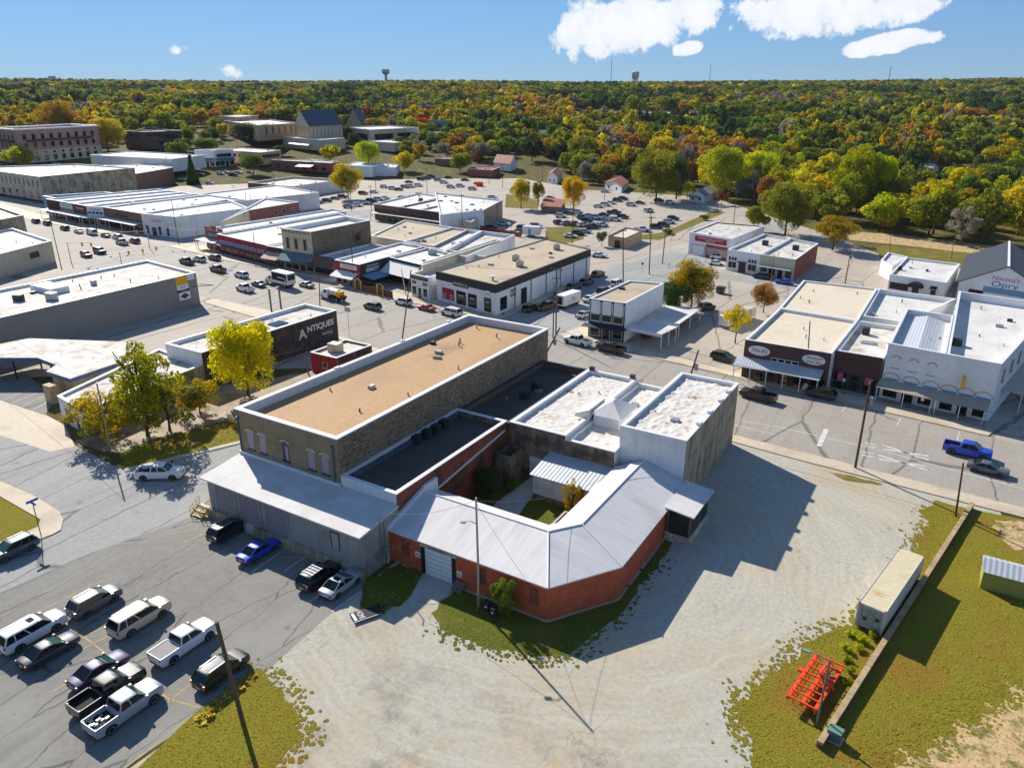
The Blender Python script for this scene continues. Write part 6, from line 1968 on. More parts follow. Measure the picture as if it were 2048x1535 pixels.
#            L    W     H     belt  hood  cowl  ftop  rtop  rbase wheel  wb
SPEC = dict(sedan=(4.85,1.86,1.47,0.95,0.88,1.25,0.20,-0.85,-1.95,0.34,2.8),
			suv=(4.80,1.93,1.76,1.12,1.10,1.35,0.40,-1.80,-2.28,0.38,2.8),
			bigsuv=(5.60,2.04,1.96,1.24,1.24,1.60,0.75,-2.35,-2.72,0.42,3.2),
			pickup=(5.90,2.03,1.98,1.30,1.28,1.50,0.75,-0.60,-0.85,0.44,3.7),
			van=(5.60,2.02,2.10,1.20,1.20,2.15,1.45,-2.55,-2.72,0.38,3.4),
			jeep=(4.30,1.88,1.86,1.18,1.14,0.95,0.65,-1.80,-1.90,0.42,2.6),
			muscle=(4.75,1.90,1.38,0.94,0.92,0.85,0.05,-0.95,-1.75,0.35,2.75))

def car_parts(kind):
	"""Mesh builders for the parts of one vehicle, nose along +X, wheels on z = 0."""
	L,Wd,H,belt,hood,cowl,ft,rt,rb,wr,wb = SPEC[kind]
	w = Wd / 2
	pk = kind == 'pickup'
	f,r = L / 2,-L / 2
	tail = belt if kind not in ('sedan', 'muscle') else belt + 0.04
	bed0 = rb - 0.12
	st = [(r,0.86,belt * 0.80 if not pk else 0.78,0.42),(r + 0.10,0.95,tail * 0.96 if not pk else 0.80,0.34),(r + 0.35,0.985,tail if not pk else 0.80,0.28),(r + 0.9,1.0,tail if not pk else 0.80,0.26)]
	if pk:
		st += [(bed0 - 0.02,1.0,0.80,0.26),(bed0,1.0,belt,0.26)]
	st += [(-0.2,1.0,belt,0.25),(cowl - 0.3,1.0,belt,0.25),(cowl,1.0,(belt + hood) / 2 + 0.03,0.25),(cowl + 0.25,0.995,hood + 0.02,0.26),(f - 0.5,0.985,hood - 0.02,0.27),
		(f - 0.18,0.955,hood - 0.06,0.30),(f - 0.04,0.90,hood - 0.13,0.36),(f,0.85,hood - 0.26,0.42)]
	body = MB()
	rings = []
	for x,k,zt,zb in st:
		ww = w * k
		hh = zt - zb
		half = [(0,zb),(ww * 0.84,zb),(ww * 0.965,zb + 0.10 * hh),(ww,zb + 0.34 * hh),(ww * 0.995,zb + 0.66 * hh),(ww * 0.955,zb + 0.93 * hh),(ww * 0.88,zt),(0,zt + (0.03 if x > cowl else 0.01))]
		ring = [(x,y,z) for y,z in half] + [(x,-y,z) for y,z in half[-2:0:-1]]
		rings.append(ring)
	n = len(rings[0])
	vs = [p for rg in rings for p in rg]
	fs = []
	for i in range(len(rings) - 1):
		for j in range(n):
			a,b2 = i * n + j,i * n + (j + 1) % n
			fs.append((a,a + n,b2 + n,b2))
	fs.append(tuple(range(n)))
	fs.append(tuple(range((len(rings) - 1) * n + n - 1,(len(rings) - 1) * n - 1,-1)))
	body.add(vs,fs)
	parts = [('body', 'paint',body,35)]
	# greenhouse
	wbse,wtop,zt = w * 0.90,w * 0.74,H - 0.05
	if kind in ('bigsuv', 'van', 'pickup', 'jeep'):
		wtop = w * 0.79
	base_f,base_r = cowl + 0.06,rb
	gl = MB()
	q = [(base_r,-wbse,belt - 0.04),(base_f,-wbse,belt - 0.04),(base_f,wbse,belt - 0.04),(base_r,wbse,belt - 0.04),(rt,-wtop,zt),(ft,-wtop,zt),(ft,wtop,zt),(rt,wtop,zt)]
	gl.add(q,[(0,1,5,4),(2,3,7,6),(3,0,4,7)])
	parts.append(('side_glass', 'car_glass',gl,None))
	ws = MB()
	ws.add(q,[(1,2,6,5)])
	parts.append(('windscreen', 'car_screen',ws,None))
	rf = MB()
	e = 0.05
	rf.add([(rt - e,-wtop - 0.02,zt - 0.03),(ft + e,-wtop - 0.02,zt - 0.03),(ft + e,wtop + 0.02,zt - 0.03),(rt - e,wtop + 0.02,zt - 0.03),
			(rt + 0.02,-wtop * 0.96,zt + 0.02),(ft - 0.05,-wtop * 0.96,zt + 0.02),(ft - 0.05,wtop * 0.96,zt + 0.02),(rt + 0.02,wtop * 0.96,zt + 0.02),
			(rt + 0.22,-wtop * 0.7,H),(ft - 0.3,-wtop * 0.7,H),(ft - 0.3,wtop * 0.7,H),(rt + 0.22,wtop * 0.7,H)],
		[(0,1,5,4),(1,2,6,5),(2,3,7,6),(3,0,4,7),(4,5,9,8),(5,6,10,9),(6,7,11,10),(7,4,8,11),(8,9,10,11)])
	parts.append(('roof', 'paint',rf,50))
	for s in (-1,1):
		for tb,tt,wd in ((0.0,0.0,0.16 if kind in ('suv', 'bigsuv', 'van') else 0.12),(1.0,1.0,0.09),(0.52 if not pk else 0.42,0.46,0.09)) + (((0.22,0.2,0.09),) if kind in ('suv', 'bigsuv', 'van') else ()):
			xb,xt = base_r + (base_f - base_r) * tb,rt + (ft - rt) * tt
			parts.append(('pillar', 'paint',MB().bar((xb,s * (wbse + 0.004),belt - 0.05),(xt,s * (wtop + 0.008),zt),wd,0.035,up=(0,s,0)),None))
	if kind == 'van':
		for s in (-1,1):
			parts.append(('side_panel', 'paint',MB().add([(base_r,s * (wbse + 0.012),belt - 0.04),(base_r + 3.0,s * (wbse + 0.012),belt - 0.04),(base_r + 2.9,s * (wtop + 0.012),zt),(rt,s * (wtop + 0.012),zt)],[(0,1,2,3)]),None))
	# wheels
	for sx in (1,-1):
		for sy in (1,-1):
			x = sx * wb / 2 + (0.05 if pk else 0.0)
			ar = MB()
			m = 16
			y0 = sy * (w + 0.004)
			ring = [(x + wr * 1.22 * math.cos(math.pi * j / m),y0,wr * 0.95 + wr * 1.18 * math.sin(math.pi * j / m)) for j in range(m + 1)]
			ar.add(ring + [(p[0],sy * (w - 0.25),p[2]) for p in ring],[tuple(range(m + 1))] + [(j,j + m + 1,j + m + 2,j + 1) for j in range(m)])
			parts.append(('wheel_arch', 'car_trim',ar,None))
			ty = MB()
			for ya,yb,rr,mt in ((w - 0.22,w + 0.015,wr, 'tyre'),):
				vs = []
				m = 18
				for yy,k in ((ya,0.93),(ya + 0.04,1.0),(yb - 0.05,1.0),(yb,0.93)):
					vs += [(x + rr * k * math.cos(2 * math.pi * j / m),sy * yy,wr + rr * k * math.sin(2 * math.pi * j / m)) for j in range(m)]
				fs = [(i * m + j,i * m + (j + 1) % m,(i + 1) * m + (j + 1) % m,(i + 1) * m + j) for i in range(3) for j in range(m)]
				fs += [tuple(range(m)),tuple(range(3 * m,4 * m))]
				ty.add(vs,fs)
			rm = MB()
			m = 12
			rm.add([(x + wr * 0.64 * math.cos(2 * math.pi * j / m),sy * (w + 0.02),wr + wr * 0.64 * math.sin(2 * math.pi * j / m)) for j in range(m)] + [(x,sy * (w - 0.03),wr)],
				[(j,(j + 1) % m,m) for j in range(m)])
			parts.append(('wheel', 'tyre',ty,40,('rim', 'rim',rm)))
	for sy in (1,-1):
		hl = MB()
		hl.box(f - 0.28,f - 0.06,sy * w * 0.62 - 0.2,sy * w * 0.62 + 0.2,hood - 0.34,hood - 0.16)
		parts.append(('headlight', 'head_light',hl,None))
		tl = MB()
		tl.box(r - 0.012,r + 0.16,sy * w * 0.82 - 0.1,sy * w * 0.82 + 0.1,belt - 0.36,belt - 0.06)
		parts.append(('tail_light', 'tail_light',tl,None))
		mi = MB()
		mi.box(cowl - 0.25,cowl - 0.05,sy * (w + 0.12) - 0.1,sy * (w + 0.12) + 0.1,belt + 0.0,belt + 0.16)
		parts.append(('mirror', 'paint',mi,None))
	gr = MB()
	gr.box(f - 0.12,f + 0.012,-w * 0.42,w * 0.42,hood - 0.46,hood - 0.26)
	parts.append(('grille', 'car_trim',gr,None))
	parts.append(('bumper', 'car_trim',MB().box(f - 0.15,f + 0.014,-w * 0.6,w * 0.6,0.3,0.44),None))
	parts.append(('bumper', 'car_trim',MB().box(r - 0.02,r + 0.1,-w * 0.78,w * 0.78,0.34,0.5),None))
	pt = MB()
	pt.box(r - 0.03,r - 0.021,-0.26,0.26,0.56,0.7)
	parts.append(('number_plate', 'plate',pt,None))
	if pk:
		bd = MB()
		bd.box(r + 0.04,bed0 - 0.03,w - 0.10,w * 0.99,0.62,belt).box(r + 0.04,bed0 - 0.03,-w * 0.99,-w + 0.10,0.62,belt).box(r - 0.01,r + 0.05,-w * 0.97,w * 0.97,0.55,belt - 0.02)
		parts.append(('bed_wall', 'paint',bd,None))
		fl = MB()
		fl.box(r + 0.06,bed0 - 0.04,-w + 0.12,w - 0.12,0.79,0.83)
		parts.append(('bed_floor', 'bed_liner',fl,None))
	if kind in ('suv', 'bigsuv'):
		rl = MB()
		for sy in (1,-1):
			rl.bar((rt + 0.25,sy * wtop * 0.86,H + 0.05),(ft - 0.3,sy * wtop * 0.86,H + 0.05),0.05,0.05)
		parts.append(('roof_rail', 'rim',rl,None))
	return parts

def car_mat(m,paint):
	return MATS['paint_' + paint] if m == 'paint' else MATS[m]

CAR_MESH,CAR_JOIN = {},{}
SLOTS = ['paint', 'car_glass', 'car_screen', 'tyre', 'rim', 'car_trim', 'tail_light', 'head_light', 'bed_liner', 'plate']

def car(kind,paint,pos,head,label,near=True,side=None,extra=None,group=None,cat='car'):
	"""side 'x'/'y': pos is the middle of the wheels on that near side; otherwise the centre."""
	x,y = pos
	a = math.radians(head)
	w = SPEC[kind][1] / 2
	if side == 'x':
		x -= w
	elif side == 'y':
		y += w
	name = {'pickup': 'pickup_truck', 'bigsuv': 'suv', 'sedan': 'sedan', 'suv': 'suv', 'van': 'van', 'jeep': 'jeep', 'muscle': 'coupe'}[kind]
	if name == 'jeep':
		name = 'off_roader'
	if near:
		t = thing(name,label,cat,(x,y,0.03),group)
		t.rotation_euler = (0,0,a)
		if kind not in CAR_MESH:
			lst = []
			for p in car_parts(kind):
				me = p[2].mesh(p[0],car_mat(p[1], 'white'),(0,0,0),p[3])
				sub = None
				if len(p) > 4:
					sub = (p[4][0],p[4][1],p[4][2].mesh(p[4][0],car_mat(p[4][1], 'white')))
				lst.append((p[0],p[1],me,sub))
			CAR_MESH[kind] = lst
		for nm,mt,me,sub in CAR_MESH[kind]:
			o = bpy.data.objects.new(nm,me)
			COL.objects.link(o)
			o.parent = t
			if mt == 'paint':
				o.material_slots[0].link = 'OBJECT'
				o.material_slots[0].material = MATS['paint_' + paint]
			if sub:
				s = bpy.data.objects.new(sub[0],sub[2])
				COL.objects.link(s)
				s.parent = o
		if extra:
			extra(t,SPEC[kind])
		return t
	if kind not in CAR_JOIN:
		mb = MB()
		for p in car_parts(kind):
			if p[0] in ('number_plate', 'bumper', 'grille', 'mirror'):
				continue
			mb.mat(SLOTS.index(p[1])).add(p[2].v,p[2].f)
			if len(p) > 4:
				mb.mat(SLOTS.index(p[4][1])).add(p[4][2].v,p[4][2].f)
		CAR_JOIN[kind] = mb.mesh(name,[car_mat(m, 'white') for m in SLOTS],(0,0,0),35)
	o = bpy.data.objects.new(name,CAR_JOIN[kind])
	COL.objects.link(o)
	o.location = (x,y,0.03)
	o.rotation_euler = (0,0,a)
	o.material_slots[0].link = 'OBJECT'
	o.material_slots[0].material = MATS['paint_' + paint]
	return tag(o,label,cat,group)

def local_box(t,name,mat,*b):
	o = bpy.data.objects.new(name,MB().box(*b).mesh(name,mat))
	COL.objects.link(o)
	o.parent = t
	return o

def ex_tonneau(t,s):
	local_box(t, 'bed_cover', 'tonneau',-2.88,-1.0,-0.9,0.9,1.2,1.26)

def ex_scrap(t,s):
	rr = random.Random(3)
	for k in range(14):
		x,y = rr.uniform(-2.7,-1.2),rr.uniform(-0.75,0.75)
		o = local_box(t, 'scrap_piece', 'metal_grey' if k % 3 else 'coping_white',x - 0.15,x + 0.15,y - 0.1,y + 0.1,0.835,0.86 + 0.16 * rr.random())

def ex_sunroof(t,s):
	local_box(t, 'sunroof', 'car_glass',s[6] - 0.95,s[6] - 0.4,-0.4,0.4,s[2] - 0.02,s[2] + 0.012)

def ex_rack(t,s):
	for k in range(4):
		x = s[7] + 0.4 + k * 0.42
		local_box(t, 'roof_bar', 'rim',x,x + 0.1,-0.72,0.72,s[2] + 0.03,s[2] + 0.07)

LOT = 'cars parked in the near lot'
car('bigsuv', 'white',(-65.94,25.16),90, 'large white SUV at the left edge of the lot beside the navy sedan',side='x',group=LOT,extra=ex_sunroof)
car('sedan', 'navy',(-62.36,24.66),90, 'dark navy sedan parked beside the large white SUV at the left edge',side='x',group=LOT)
car('suv', 'grey',(-65.37,30.77),90, 'grey SUV parked highest in the lot, behind the pale tan SUV',side='x',group=LOT)
car('bigsuv', 'tan',(-59.29,31.54),90, 'pale tan long SUV with roof bars and a sunroof',side='x',group=LOT,extra=lambda t,s: (ex_sunroof(t,s),ex_rack(t,s)))
car('pickup', 'white',(-52.8,31.52),90, 'white pickup with a covered bed next to the brown pole',side='x',group=LOT,extra=ex_tonneau,cat='pickup')
car('suv', 'black',(-47.09,30.95),90, 'black SUV parked at the grass edge behind the brown pole',side='x',group=LOT)
car('sedan', 'purple',(-56.21,25.54),90, 'dark purple hatchback mostly hidden by the black pickup',side='x',group=LOT)
car('pickup', 'black',(-53.13,24.49),90, 'black pickup with an open bed between the purple car and the silver pickup',side='x',group=LOT,cat='pickup')
car('pickup', 'silver',(-50.17,24.05),90, 'silver pickup with scrap in its open bed',side='x',group=LOT,extra=ex_scrap,cat='pickup')
DOCKG = 'cars parked nose to the dock'
car('suv', 'black',(-64.77,46.18),90, 'black SUV parked by the yellow steps at the dock',side='x',group=DOCKG)
car('sedan', 'blue',(-58.76,45.24),90, 'bright blue sedan parked nose to the dock',side='x',group=DOCKG)
car('suv', 'black',(-49.72,45.13),90, 'black SUV with a silver roof rack beside the silver sedan at the dock',side='x',group=DOCKG,extra=ex_rack)
car('sedan', 'silver',(-46.95,45.46),90, 'silver sedan parked nearest the dock corner',side='x',group=DOCKG,extra=ex_sunroof)
car('pickup', 'white',(-84.47,50.68),33, 'white pickup turning at the crossing beside the grass island',cat='pickup')
car('suv', 'teal',(-82.53,31.45),270, 'dark teal SUV driving off past the street-name post')
car('pickup', 'blue',(5.15,111.92),-4, 'blue pickup driving along the highway past the crossing marks',side='y',cat='pickup')
car('sedan', 'grey',(7.71,107.53),-4, 'dark grey sedan in the near lane just below the blue pickup',side='y')
car('pickup', 'black',(-24.87,117.42),172, 'black pickup in the far lane beside the white two-storey wall',side='y',cat='pickup')
car('suv', 'black',(-16.27,123.65),172, 'black SUV parked at the kerb in front of the white awning',side='y')
car('suv', 'black',(-35.32,133.26),-12, 'black SUV leaving the yard left of the antique shop',side='y')
car('pickup', 'white',(-63.08,127.82),172, 'white pickup parked in front of the two-storey black and white shop',side='y',cat='pickup')
car('pickup', 'black',(-55.48,127.06),172, 'black pickup parked beside the flat carport',side='y',cat='pickup')
HW = 'vehicles on the highway'
car('suv', 'white',(-111.7,133.3),172, 'white SUV parked nearest the cream shop',side='y',group=HW)
car('muscle', 'red',(-104.12,132.34),172, 'bright red coupe parked between two white SUVs',side='y',group=HW)
car('bigsuv', 'white',(-96.66,131.58),172, 'large white SUV with a dark tail parked behind the red coupe',side='y',group=HW)
car('suv', 'grey',(-115.3,126.5),172, 'silver-grey wagon driving in the middle of the highway',side='y',group=HW)
car('pickup', 'white',(-154,122.6),172, 'white extended pickup waiting in the near lane behind the crossing',side='y',group=HW,cat='pickup')
car('sedan', 'teal',(-155.1,128),172, 'dark teal car close behind the white extended pickup',side='y',group=HW)
car('suv', 'white',(-167,132.5),172, 'white SUV in the middle lane ahead of the box truck',side='y',group=HW)
car('pickup', 'maroon',(-178,133.6),172, 'maroon pickup furthest ahead of the box truck near the crossing',side='y',group=HW,cat='pickup')
car('pickup', 'black',(-194.4,135.8),172, 'black pickup parked at the crossing corner by the crenellated store',side='y',group=HW,cat='pickup')
car('suv', 'white',(-194.1,140),172, 'white SUV parked between the black pickup and the olive SUV',side='y',group=HW)
car('suv', 'olive',(-192.1,143.7),172, 'olive SUV parked in front of the crenellated store',side='y',group=HW)
car('sedan', 'silver',(-144.1,134),172, 'silver sedan beside the tail of the box truck',side='y',group=HW)
car('suv', 'maroon',(-229.1,126.3),-8, 'red SUV leading the black SUV toward the crossing',side='y',group=HW)
car('bigsuv', 'black',(-230.7,131.5),-8, 'black SUV just behind the red SUV near the crossing',side='y',group=HW)
RW = 'cars parked along the covered row'
for i,(u,kind,col) in enumerate([((-307.3,154.1), 'suv', 'black'),((-298.8,153.8), 'suv', 'navy'),((-282.2,151), 'suv', 'black'),((-271.8,150), 'sedan', 'white'),((-264.9,150.7), 'van', 'white'),((-256.1,150.3), 'sedan', 'teal'),((-249,150.2), 'suv', 'white'),((-238.4,145), 'pickup', 'silver'),((-237.3,148.8), 'suv', 'maroon')]):
	car(kind,col,u,172,['black SUV at the far left end of the row by the covered walk', 'navy SUV second from the left by the covered walk', 'black SUV under the end of the pale awning', 'white sedan parked ahead of the white van by the covered walk',
							'white van parked at the covered walk', 'teal sedan just behind the white van', 'white SUV behind the traffic signals by the brown brick store', 'silver pickup waiting beside the white SUV at the crossing', 'maroon SUV nearest the white corner store'][i],
		near=False,group=RW,cat='van' if kind == 'van' else 'car')
SS = 'vehicles in the side street'
for u,kind,col,hd,lab in [((-83.12,145.11), 'suv', 'black',82, 'black SUV parked first beside the corner shop wall'),((-80.8,148.52), 'pickup', 'bronze',82, 'bronze pickup parked second beside the corner shop wall'),
							((-82.7,159), 'suv', 'silver',84, 'silver SUV parked halfway along the corner shop wall'),((-84.1,168.7), 'suv', 'grey',84, 'grey SUV parked beyond the silver SUV along the shop wall'),
							((-83.6,175.3), 'suv', 'olive',84, 'olive SUV parked near the far end of the shop wall'),((-84.8,184.6), 'suv', 'bronze',84, 'bronze SUV parked last along the shop wall'),
							((-75.9,177.4), 'jeep', 'white',80, 'white off-roader with a dark top parked beside a pole'),((-75.5,168.6), 'suv', 'maroon',80, 'dark maroon SUV parked between the white off-roader and a white sedan'),
							((-75.4,160.2), 'sedan', 'white',80, 'white sedan parked behind the two-storey shop'),((-70.53,146.99), 'sedan', 'silver',84, 'silver car half hidden by the two-storey shop front'),
							((-95.6,208.3), 'sedan', 'white',10, 'white sedan parked at the end of the gravel-roofed shop'),((-39.5,202.1), 'sedan', 'blue',172, 'blue sedan parked below the brick-sided store'),
							((-46.2,205.3), 'suv', 'black',172, 'black SUV parked in front of the white parapet store'),((-63.8,224.2), 'suv', 'white',10, 'white SUV parked against the painted brick wall'),
							((-61.6,215.7), 'sedan', 'white',10, 'white sedan in front of the white SUV by the red-sign garage')]:
	car(kind,col,u,hd,lab,group=SS)
ORD = ['leftmost', 'second from the left', 'third from the left', 'fourth from the left', 'fifth from the left', 'sixth from the left', 'seventh from the left', 'eighth from the left']

def row(where,group,cars,hd):
	"""cars: (position, kind, colour), left to right."""
	for i,(u,kind,col) in enumerate(cars):
		nm = {'bigsuv': 'SUV', 'suv': 'SUV', 'pickup': 'pickup', 'jeep': 'off-roader'}.get(kind,kind)
		car(kind,col,u,hd + random.uniform(-4,4), '%s %s, %s %s' % (col,nm,ORD[i],where),near=False,group=group)

FL = 'cars in the far car parks'
row('behind the deep white roofs',FL,[((-149.8,232.7), 'suv', 'black'),((-150.9,242.4), 'suv', 'white'),((-138.3,228.8), 'sedan', 'white'),((-138,232.5), 'sedan', 'black'),((-140.3,238.5), 'suv', 'teal'),((-138.3,241), 'sedan', 'white'),((-138.4,244.7), 'suv', 'silver')],12)
row('along the top of the small lawn',FL,[((-134.8,256.2), 'suv', 'maroon'),((-131.3,255.6), 'suv', 'silver'),((-128.1,256.3), 'suv', 'maroon'),((-124.5,255.8), 'suv', 'white'),((-119.7,253.6), 'pickup', 'black'),((-118.4,259.5), 'suv', 'white')],62)
row('right of the small lawn',FL,[((-118.1,233.1), 'sedan', 'white'),((-117.9,238.9), 'suv', 'navy'),((-117.7,243.7), 'sedan', 'silver')],15)
row('under the timber shack trees',FL,[((-141.6,270.6), 'suv', 'white'),((-142.6,279.2), 'sedan', 'navy'),((-140.7,283.5), 'suv', 'white')],15)
row('in the middle of the long car park',FL,[((-128,274.4), 'suv', 'white'),((-128.5,283.1), 'sedan', 'navy'),((-127.3,290.1), 'pickup', 'brown'),((-119.4,273.9), 'suv', 'white'),((-119.4,281.1), 'suv', 'navy')],15)
row('along the far verge of the long car park',FL,[((-140.7,303.7), 'sedan', 'white'),((-140,309.5), 'suv', 'white'),((-140.6,316.6), 'sedan', 'white'),((-141.4,325.7), 'suv', 'olive'),((-141.3,331.7), 'suv', 'navy')],15)
row('beside the tan stucco hut',FL,[((-101.6,257.1), 'pickup', 'white'),((-99.6,265.8), 'suv', 'black'),((-98.8,271.4), 'suv', 'navy'),((-99.5,279), 'suv', 'white'),((-101.1,287.9), 'suv', 'teal')],20)
row('at the top of the long car park',FL,[((-130.4,315.4), 'suv', 'white'),((-129.5,323.3), 'sedan', 'grey'),((-124.6,334), 'suv', 'black'),((-118,330.3), 'suv', 'white')],15)
row('in the back row below the orange tree',FL,[((-132.5,271.7), 'suv', 'grey'),((-132.6,277.6), 'sedan', 'white'),((-127.8,266), 'suv', 'black')],15)
row('along the lane by the arcade row',FL,[((-226.2,264.6), 'suv', 'black'),((-227.1,271.6), 'sedan', 'white'),((-229.8,280), 'suv', 'silver'),((-229.9,286.1), 'sedan', 'navy'),((-230.8,294.1), 'suv', 'white')],25)
row('in the upper rank of the far yard',FL,[((-262.4,351.3), 'suv', 'silver'),((-252.2,343.1), 'suv', 'white'),((-249.4,359.2), 'sedan', 'black'),((-222.5,327), 'suv', 'white')],20)
row('crossing the long car park alone',FL,[((-117.2,302.7), 'suv', 'white')],70)
row('in the yard beyond the yellow tree',FL,[((-266.6,310.2), 'suv', 'white'),((-258.8,307.3), 'suv', 'white'),((-253.5,305.7), 'sedan', 'navy'),((-257.4,315.8), 'suv', 'silver'),((-256.3,319), 'suv', 'white'),((-255.5,324.7), 'suv', 'white')],20)
row('at the top of the yard beyond the yellow tree',FL,[((-270.1,335), 'sedan', 'red'),((-272.7,349.1), 'suv', 'black'),((-272.5,354.4), 'suv', 'navy'),((-275.2,362.3), 'suv', 'navy'),((-265,365), 'sedan', 'black')],20)
row('beside the orange plastic mesh',FL,[((-236.9,328.2), 'suv', 'white'),((-235.2,334.4), 'suv', 'white')],20)
row('against the long white wall',FL,[((-254.8,245.2), 'suv', 'black'),((-253.7,249.7), 'sedan', 'black'),((-254,255.3), 'suv', 'navy'),((-256.9,263.5), 'sedan', 'maroon'),((-257.6,269.3), 'suv', 'black')],30)
row('opposite the long white wall',FL,[((-232.5,246.2), 'suv', 'silver'),((-232.3,251.6), 'suv', 'white'),((-235,259.2), 'suv', 'white'),((-236.9,265.7), 'suv', 'navy'),((-237.3,271.4), 'suv', 'white'),((-238.1,277), 'sedan', 'white')],25)
row('near the trunk of the yellow tree',FL,[((-258.1,284.2), 'suv', 'maroon'),((-257.4,291.4), 'sedan', 'white')],20)
row('by the white two-storey store',FL,[((-379.1,297.7), 'suv', 'white'),((-380.9,303.4), 'sedan', 'white'),((-370.2,299.2), 'pickup', 'black'),((-375,307.6), 'sedan', 'white'),((-370.3,311.6), 'sedan', 'silver')],15)
row('behind the dark conifer',FL,[((-379.4,272.3), 'sedan', 'white'),((-383.2,287.5), 'suv', 'black'),((-358.4,273.8), 'suv', 'white')],15)
row('at the hotel door',FL,[((-476.5,252), 'suv', 'navy'),((-476.8,257.8), 'suv', 'white')],20)
row('by the far bungalow',FL,[((-172,317.2), 'sedan', 'black'),((-160.2,352.9), 'sedan', 'white'),((-195,303.2), 'suv', 'white')],20)
row('in front of the modern bank',FL,[((-345.9,444.2), 'suv', 'black'),((-333.8,443.4), 'suv', 'white'),((-313.3,422.5), 'suv', 'white'),((-316.9,437.3), 'sedan', 'silver')],20)
row('in the lot left of the church hall',FL,[((-559.2,424.4), 'suv', 'white'),((-543,417.5), 'suv', 'black'),((-558,435.8), 'suv', 'white'),((-530.5,419), 'suv', 'silver'),((-509.9,408), 'suv', 'white')],30)
row('under the carports',FL,[((-52.69,141.43), 'sedan', 'black'),((-52.64,148.47), 'suv', 'maroon'),((-52.06,154.55), 'suv', 'navy')],80)
row('behind the leafy green bush',FL,[((-49,166.8), 'jeep', 'black')],60)

# ---- trucks ----

def wheels_for(t,xs,w,r,origin=True):
	for x in xs:
		for s in (-1,1):
			mb = MB()
			m = 16
			vs = [(x + r * k * math.cos(2 * math.pi * j / m),s * yy,r + r * k * math.sin(2 * math.pi * j / m)) for yy,k in ((w - 0.3,1.0),(w,1.0),(w + 0.01,0.9)) for j in range(m)]
			mb.add(vs,[(i * m + j,i * m + (j + 1) % m,(i + 1) * m + (j + 1) % m,(i + 1) * m + j) for i in range(2) for j in range(m)] + [tuple(range(2 * m,3 * m)),tuple(range(m))])
			o = bpy.data.objects.new('wheel',mb.mesh('wheel', 'tyre',smooth=40))
			COL.objects.link(o)
			o.parent = t
			mb = MB()
			mb.add([(x + r * 0.55 * math.cos(2 * math.pi * j / 10),s * (w + 0.015),r + r * 0.55 * math.sin(2 * math.pi * j / 10)) for j in range(10)],[tuple(range(10))])
			h = bpy.data.objects.new('rim',mb.mesh('rim', 'rim'))
			COL.objects.link(h)
			h.parent = o

def lpart(t,name,mat,mb,smooth=None):
	o = bpy.data.objects.new(name,mb.mesh(name,mat,(0,0,0),smooth))
	COL.objects.link(o)
	o.parent = t
	return o

def truck_cab(t,x0,paint,w=1.15):
	mb = MB()
	prof = [(x0,0.6),(x0 + 3.1,0.6),(x0 + 3.15,1.2),(x0 + 3.0,1.55),(x0 + 1.7,1.75),(x0 + 1.2,2.6),(x0,2.7)]
	n = len(prof)
	mb.add([(x,-w,z) for x,z in prof] + [(x,w,z) for x,z in prof],[tuple(range(n)),tuple(range(2 * n - 1,n - 1,-1))] + [(i,i + n,(i + 1) % n + n,(i + 1) % n) for i in range(n)])
	lpart(t, 'cab', 'paint_' + paint,mb)
	mb = MB()
	mb.quad((x0 + 1.68,-w + 0.1,1.8),(x0 + 1.68,w - 0.1,1.8),(x0 + 1.26,w - 0.1,2.52),(x0 + 1.26,-w + 0.1,2.52))
	lpart(t, 'windscreen', 'car_screen',mb)
	for s in (-1,1):
		mb = MB()
		mb.add([(x0 + 0.3,s * (w + 0.01),1.75),(x0 + 1.45,s * (w + 0.01),1.75),(x0 + 1.1,s * (w + 0.01),2.45),(x0 + 0.3,s * (w + 0.01),2.45)],[(0,1,2,3)])
		lpart(t, 'side_glass', 'car_glass',mb)
		lpart(t, 'mirror', 'car_trim',MB().box(x0 + 1.5,x0 + 1.6,s * (w + 0.3) - 0.1,s * (w + 0.3) + 0.1,1.7,2.3))
		lpart(t, 'headlight', 'head_light',MB().box(x0 + 3.0,x0 + 3.16,s * 0.8 - 0.15,s * 0.8 + 0.15,0.9,1.15))
	lpart(t, 'bumper', 'car_trim',MB().box(x0 + 3.1,x0 + 3.3,-w,w,0.45,0.75))

t = thing('box_truck', 'large white-roofed box truck with dark printed sides driving along the highway', 'truck',(*(-151,131.1),0.03),HW)
t.location.y += 1.2
t.rotation_euler = (0,0,math.radians(173))
truck_cab(t,1.6, 'white')
lpart(t, 'cargo_box', 'coping_white',MB().box(-5.2,1.5,-1.28,1.28,1.05,3.95))
for s in (-1,1):
	lpart(t, 'side_print', 'sign_black',MB().box(-4.9,1.2,s * 1.295 - 0.01,s * 1.295 + 0.01,1.75,3.7))
	lpart(t, 'print_figure', 'canvas_white',MB().box(-3.9,-1.2,s * 1.315 - 0.008,s * 1.315 + 0.008,2.5,2.75))
	lpart(t, 'print_figure', 'canvas_white',MB().cyl((0.4,0),0.45,0,0.02,14))
	o = t.children[-1]
	o.matrix_local = Matrix.Translation((0.3,s * 1.315,2.9)) @ Matrix.Rotation(math.radians(90),4, 'X') @ Matrix.Translation((-0.4,0,0))
	lpart(t, 'print_figure', 'awning_pink',MB().box(-4.6,-4.1,s * 1.315 - 0.008,s * 1.315 + 0.008,1.9,2.7))
lpart(t, 'rear_door', 'charcoal',MB().box(-5.24,-5.19,-1.1,1.1,2.2,3.6))
lpart(t, 'chassis', 'car_trim',MB().box(-5.0,2.0,-0.9,0.9,0.6,1.04))
wheels_for(t,(-3.6,-2.5,3.9),1.2,0.5)
t = thing('tanker_truck', 'small white tank truck with yellow panels driving along the highway', 'truck',(*(-128.9,127.7),0.03),HW)
t.location.y += 1.2
t.rotation_euler = (0,0,math.radians(172))
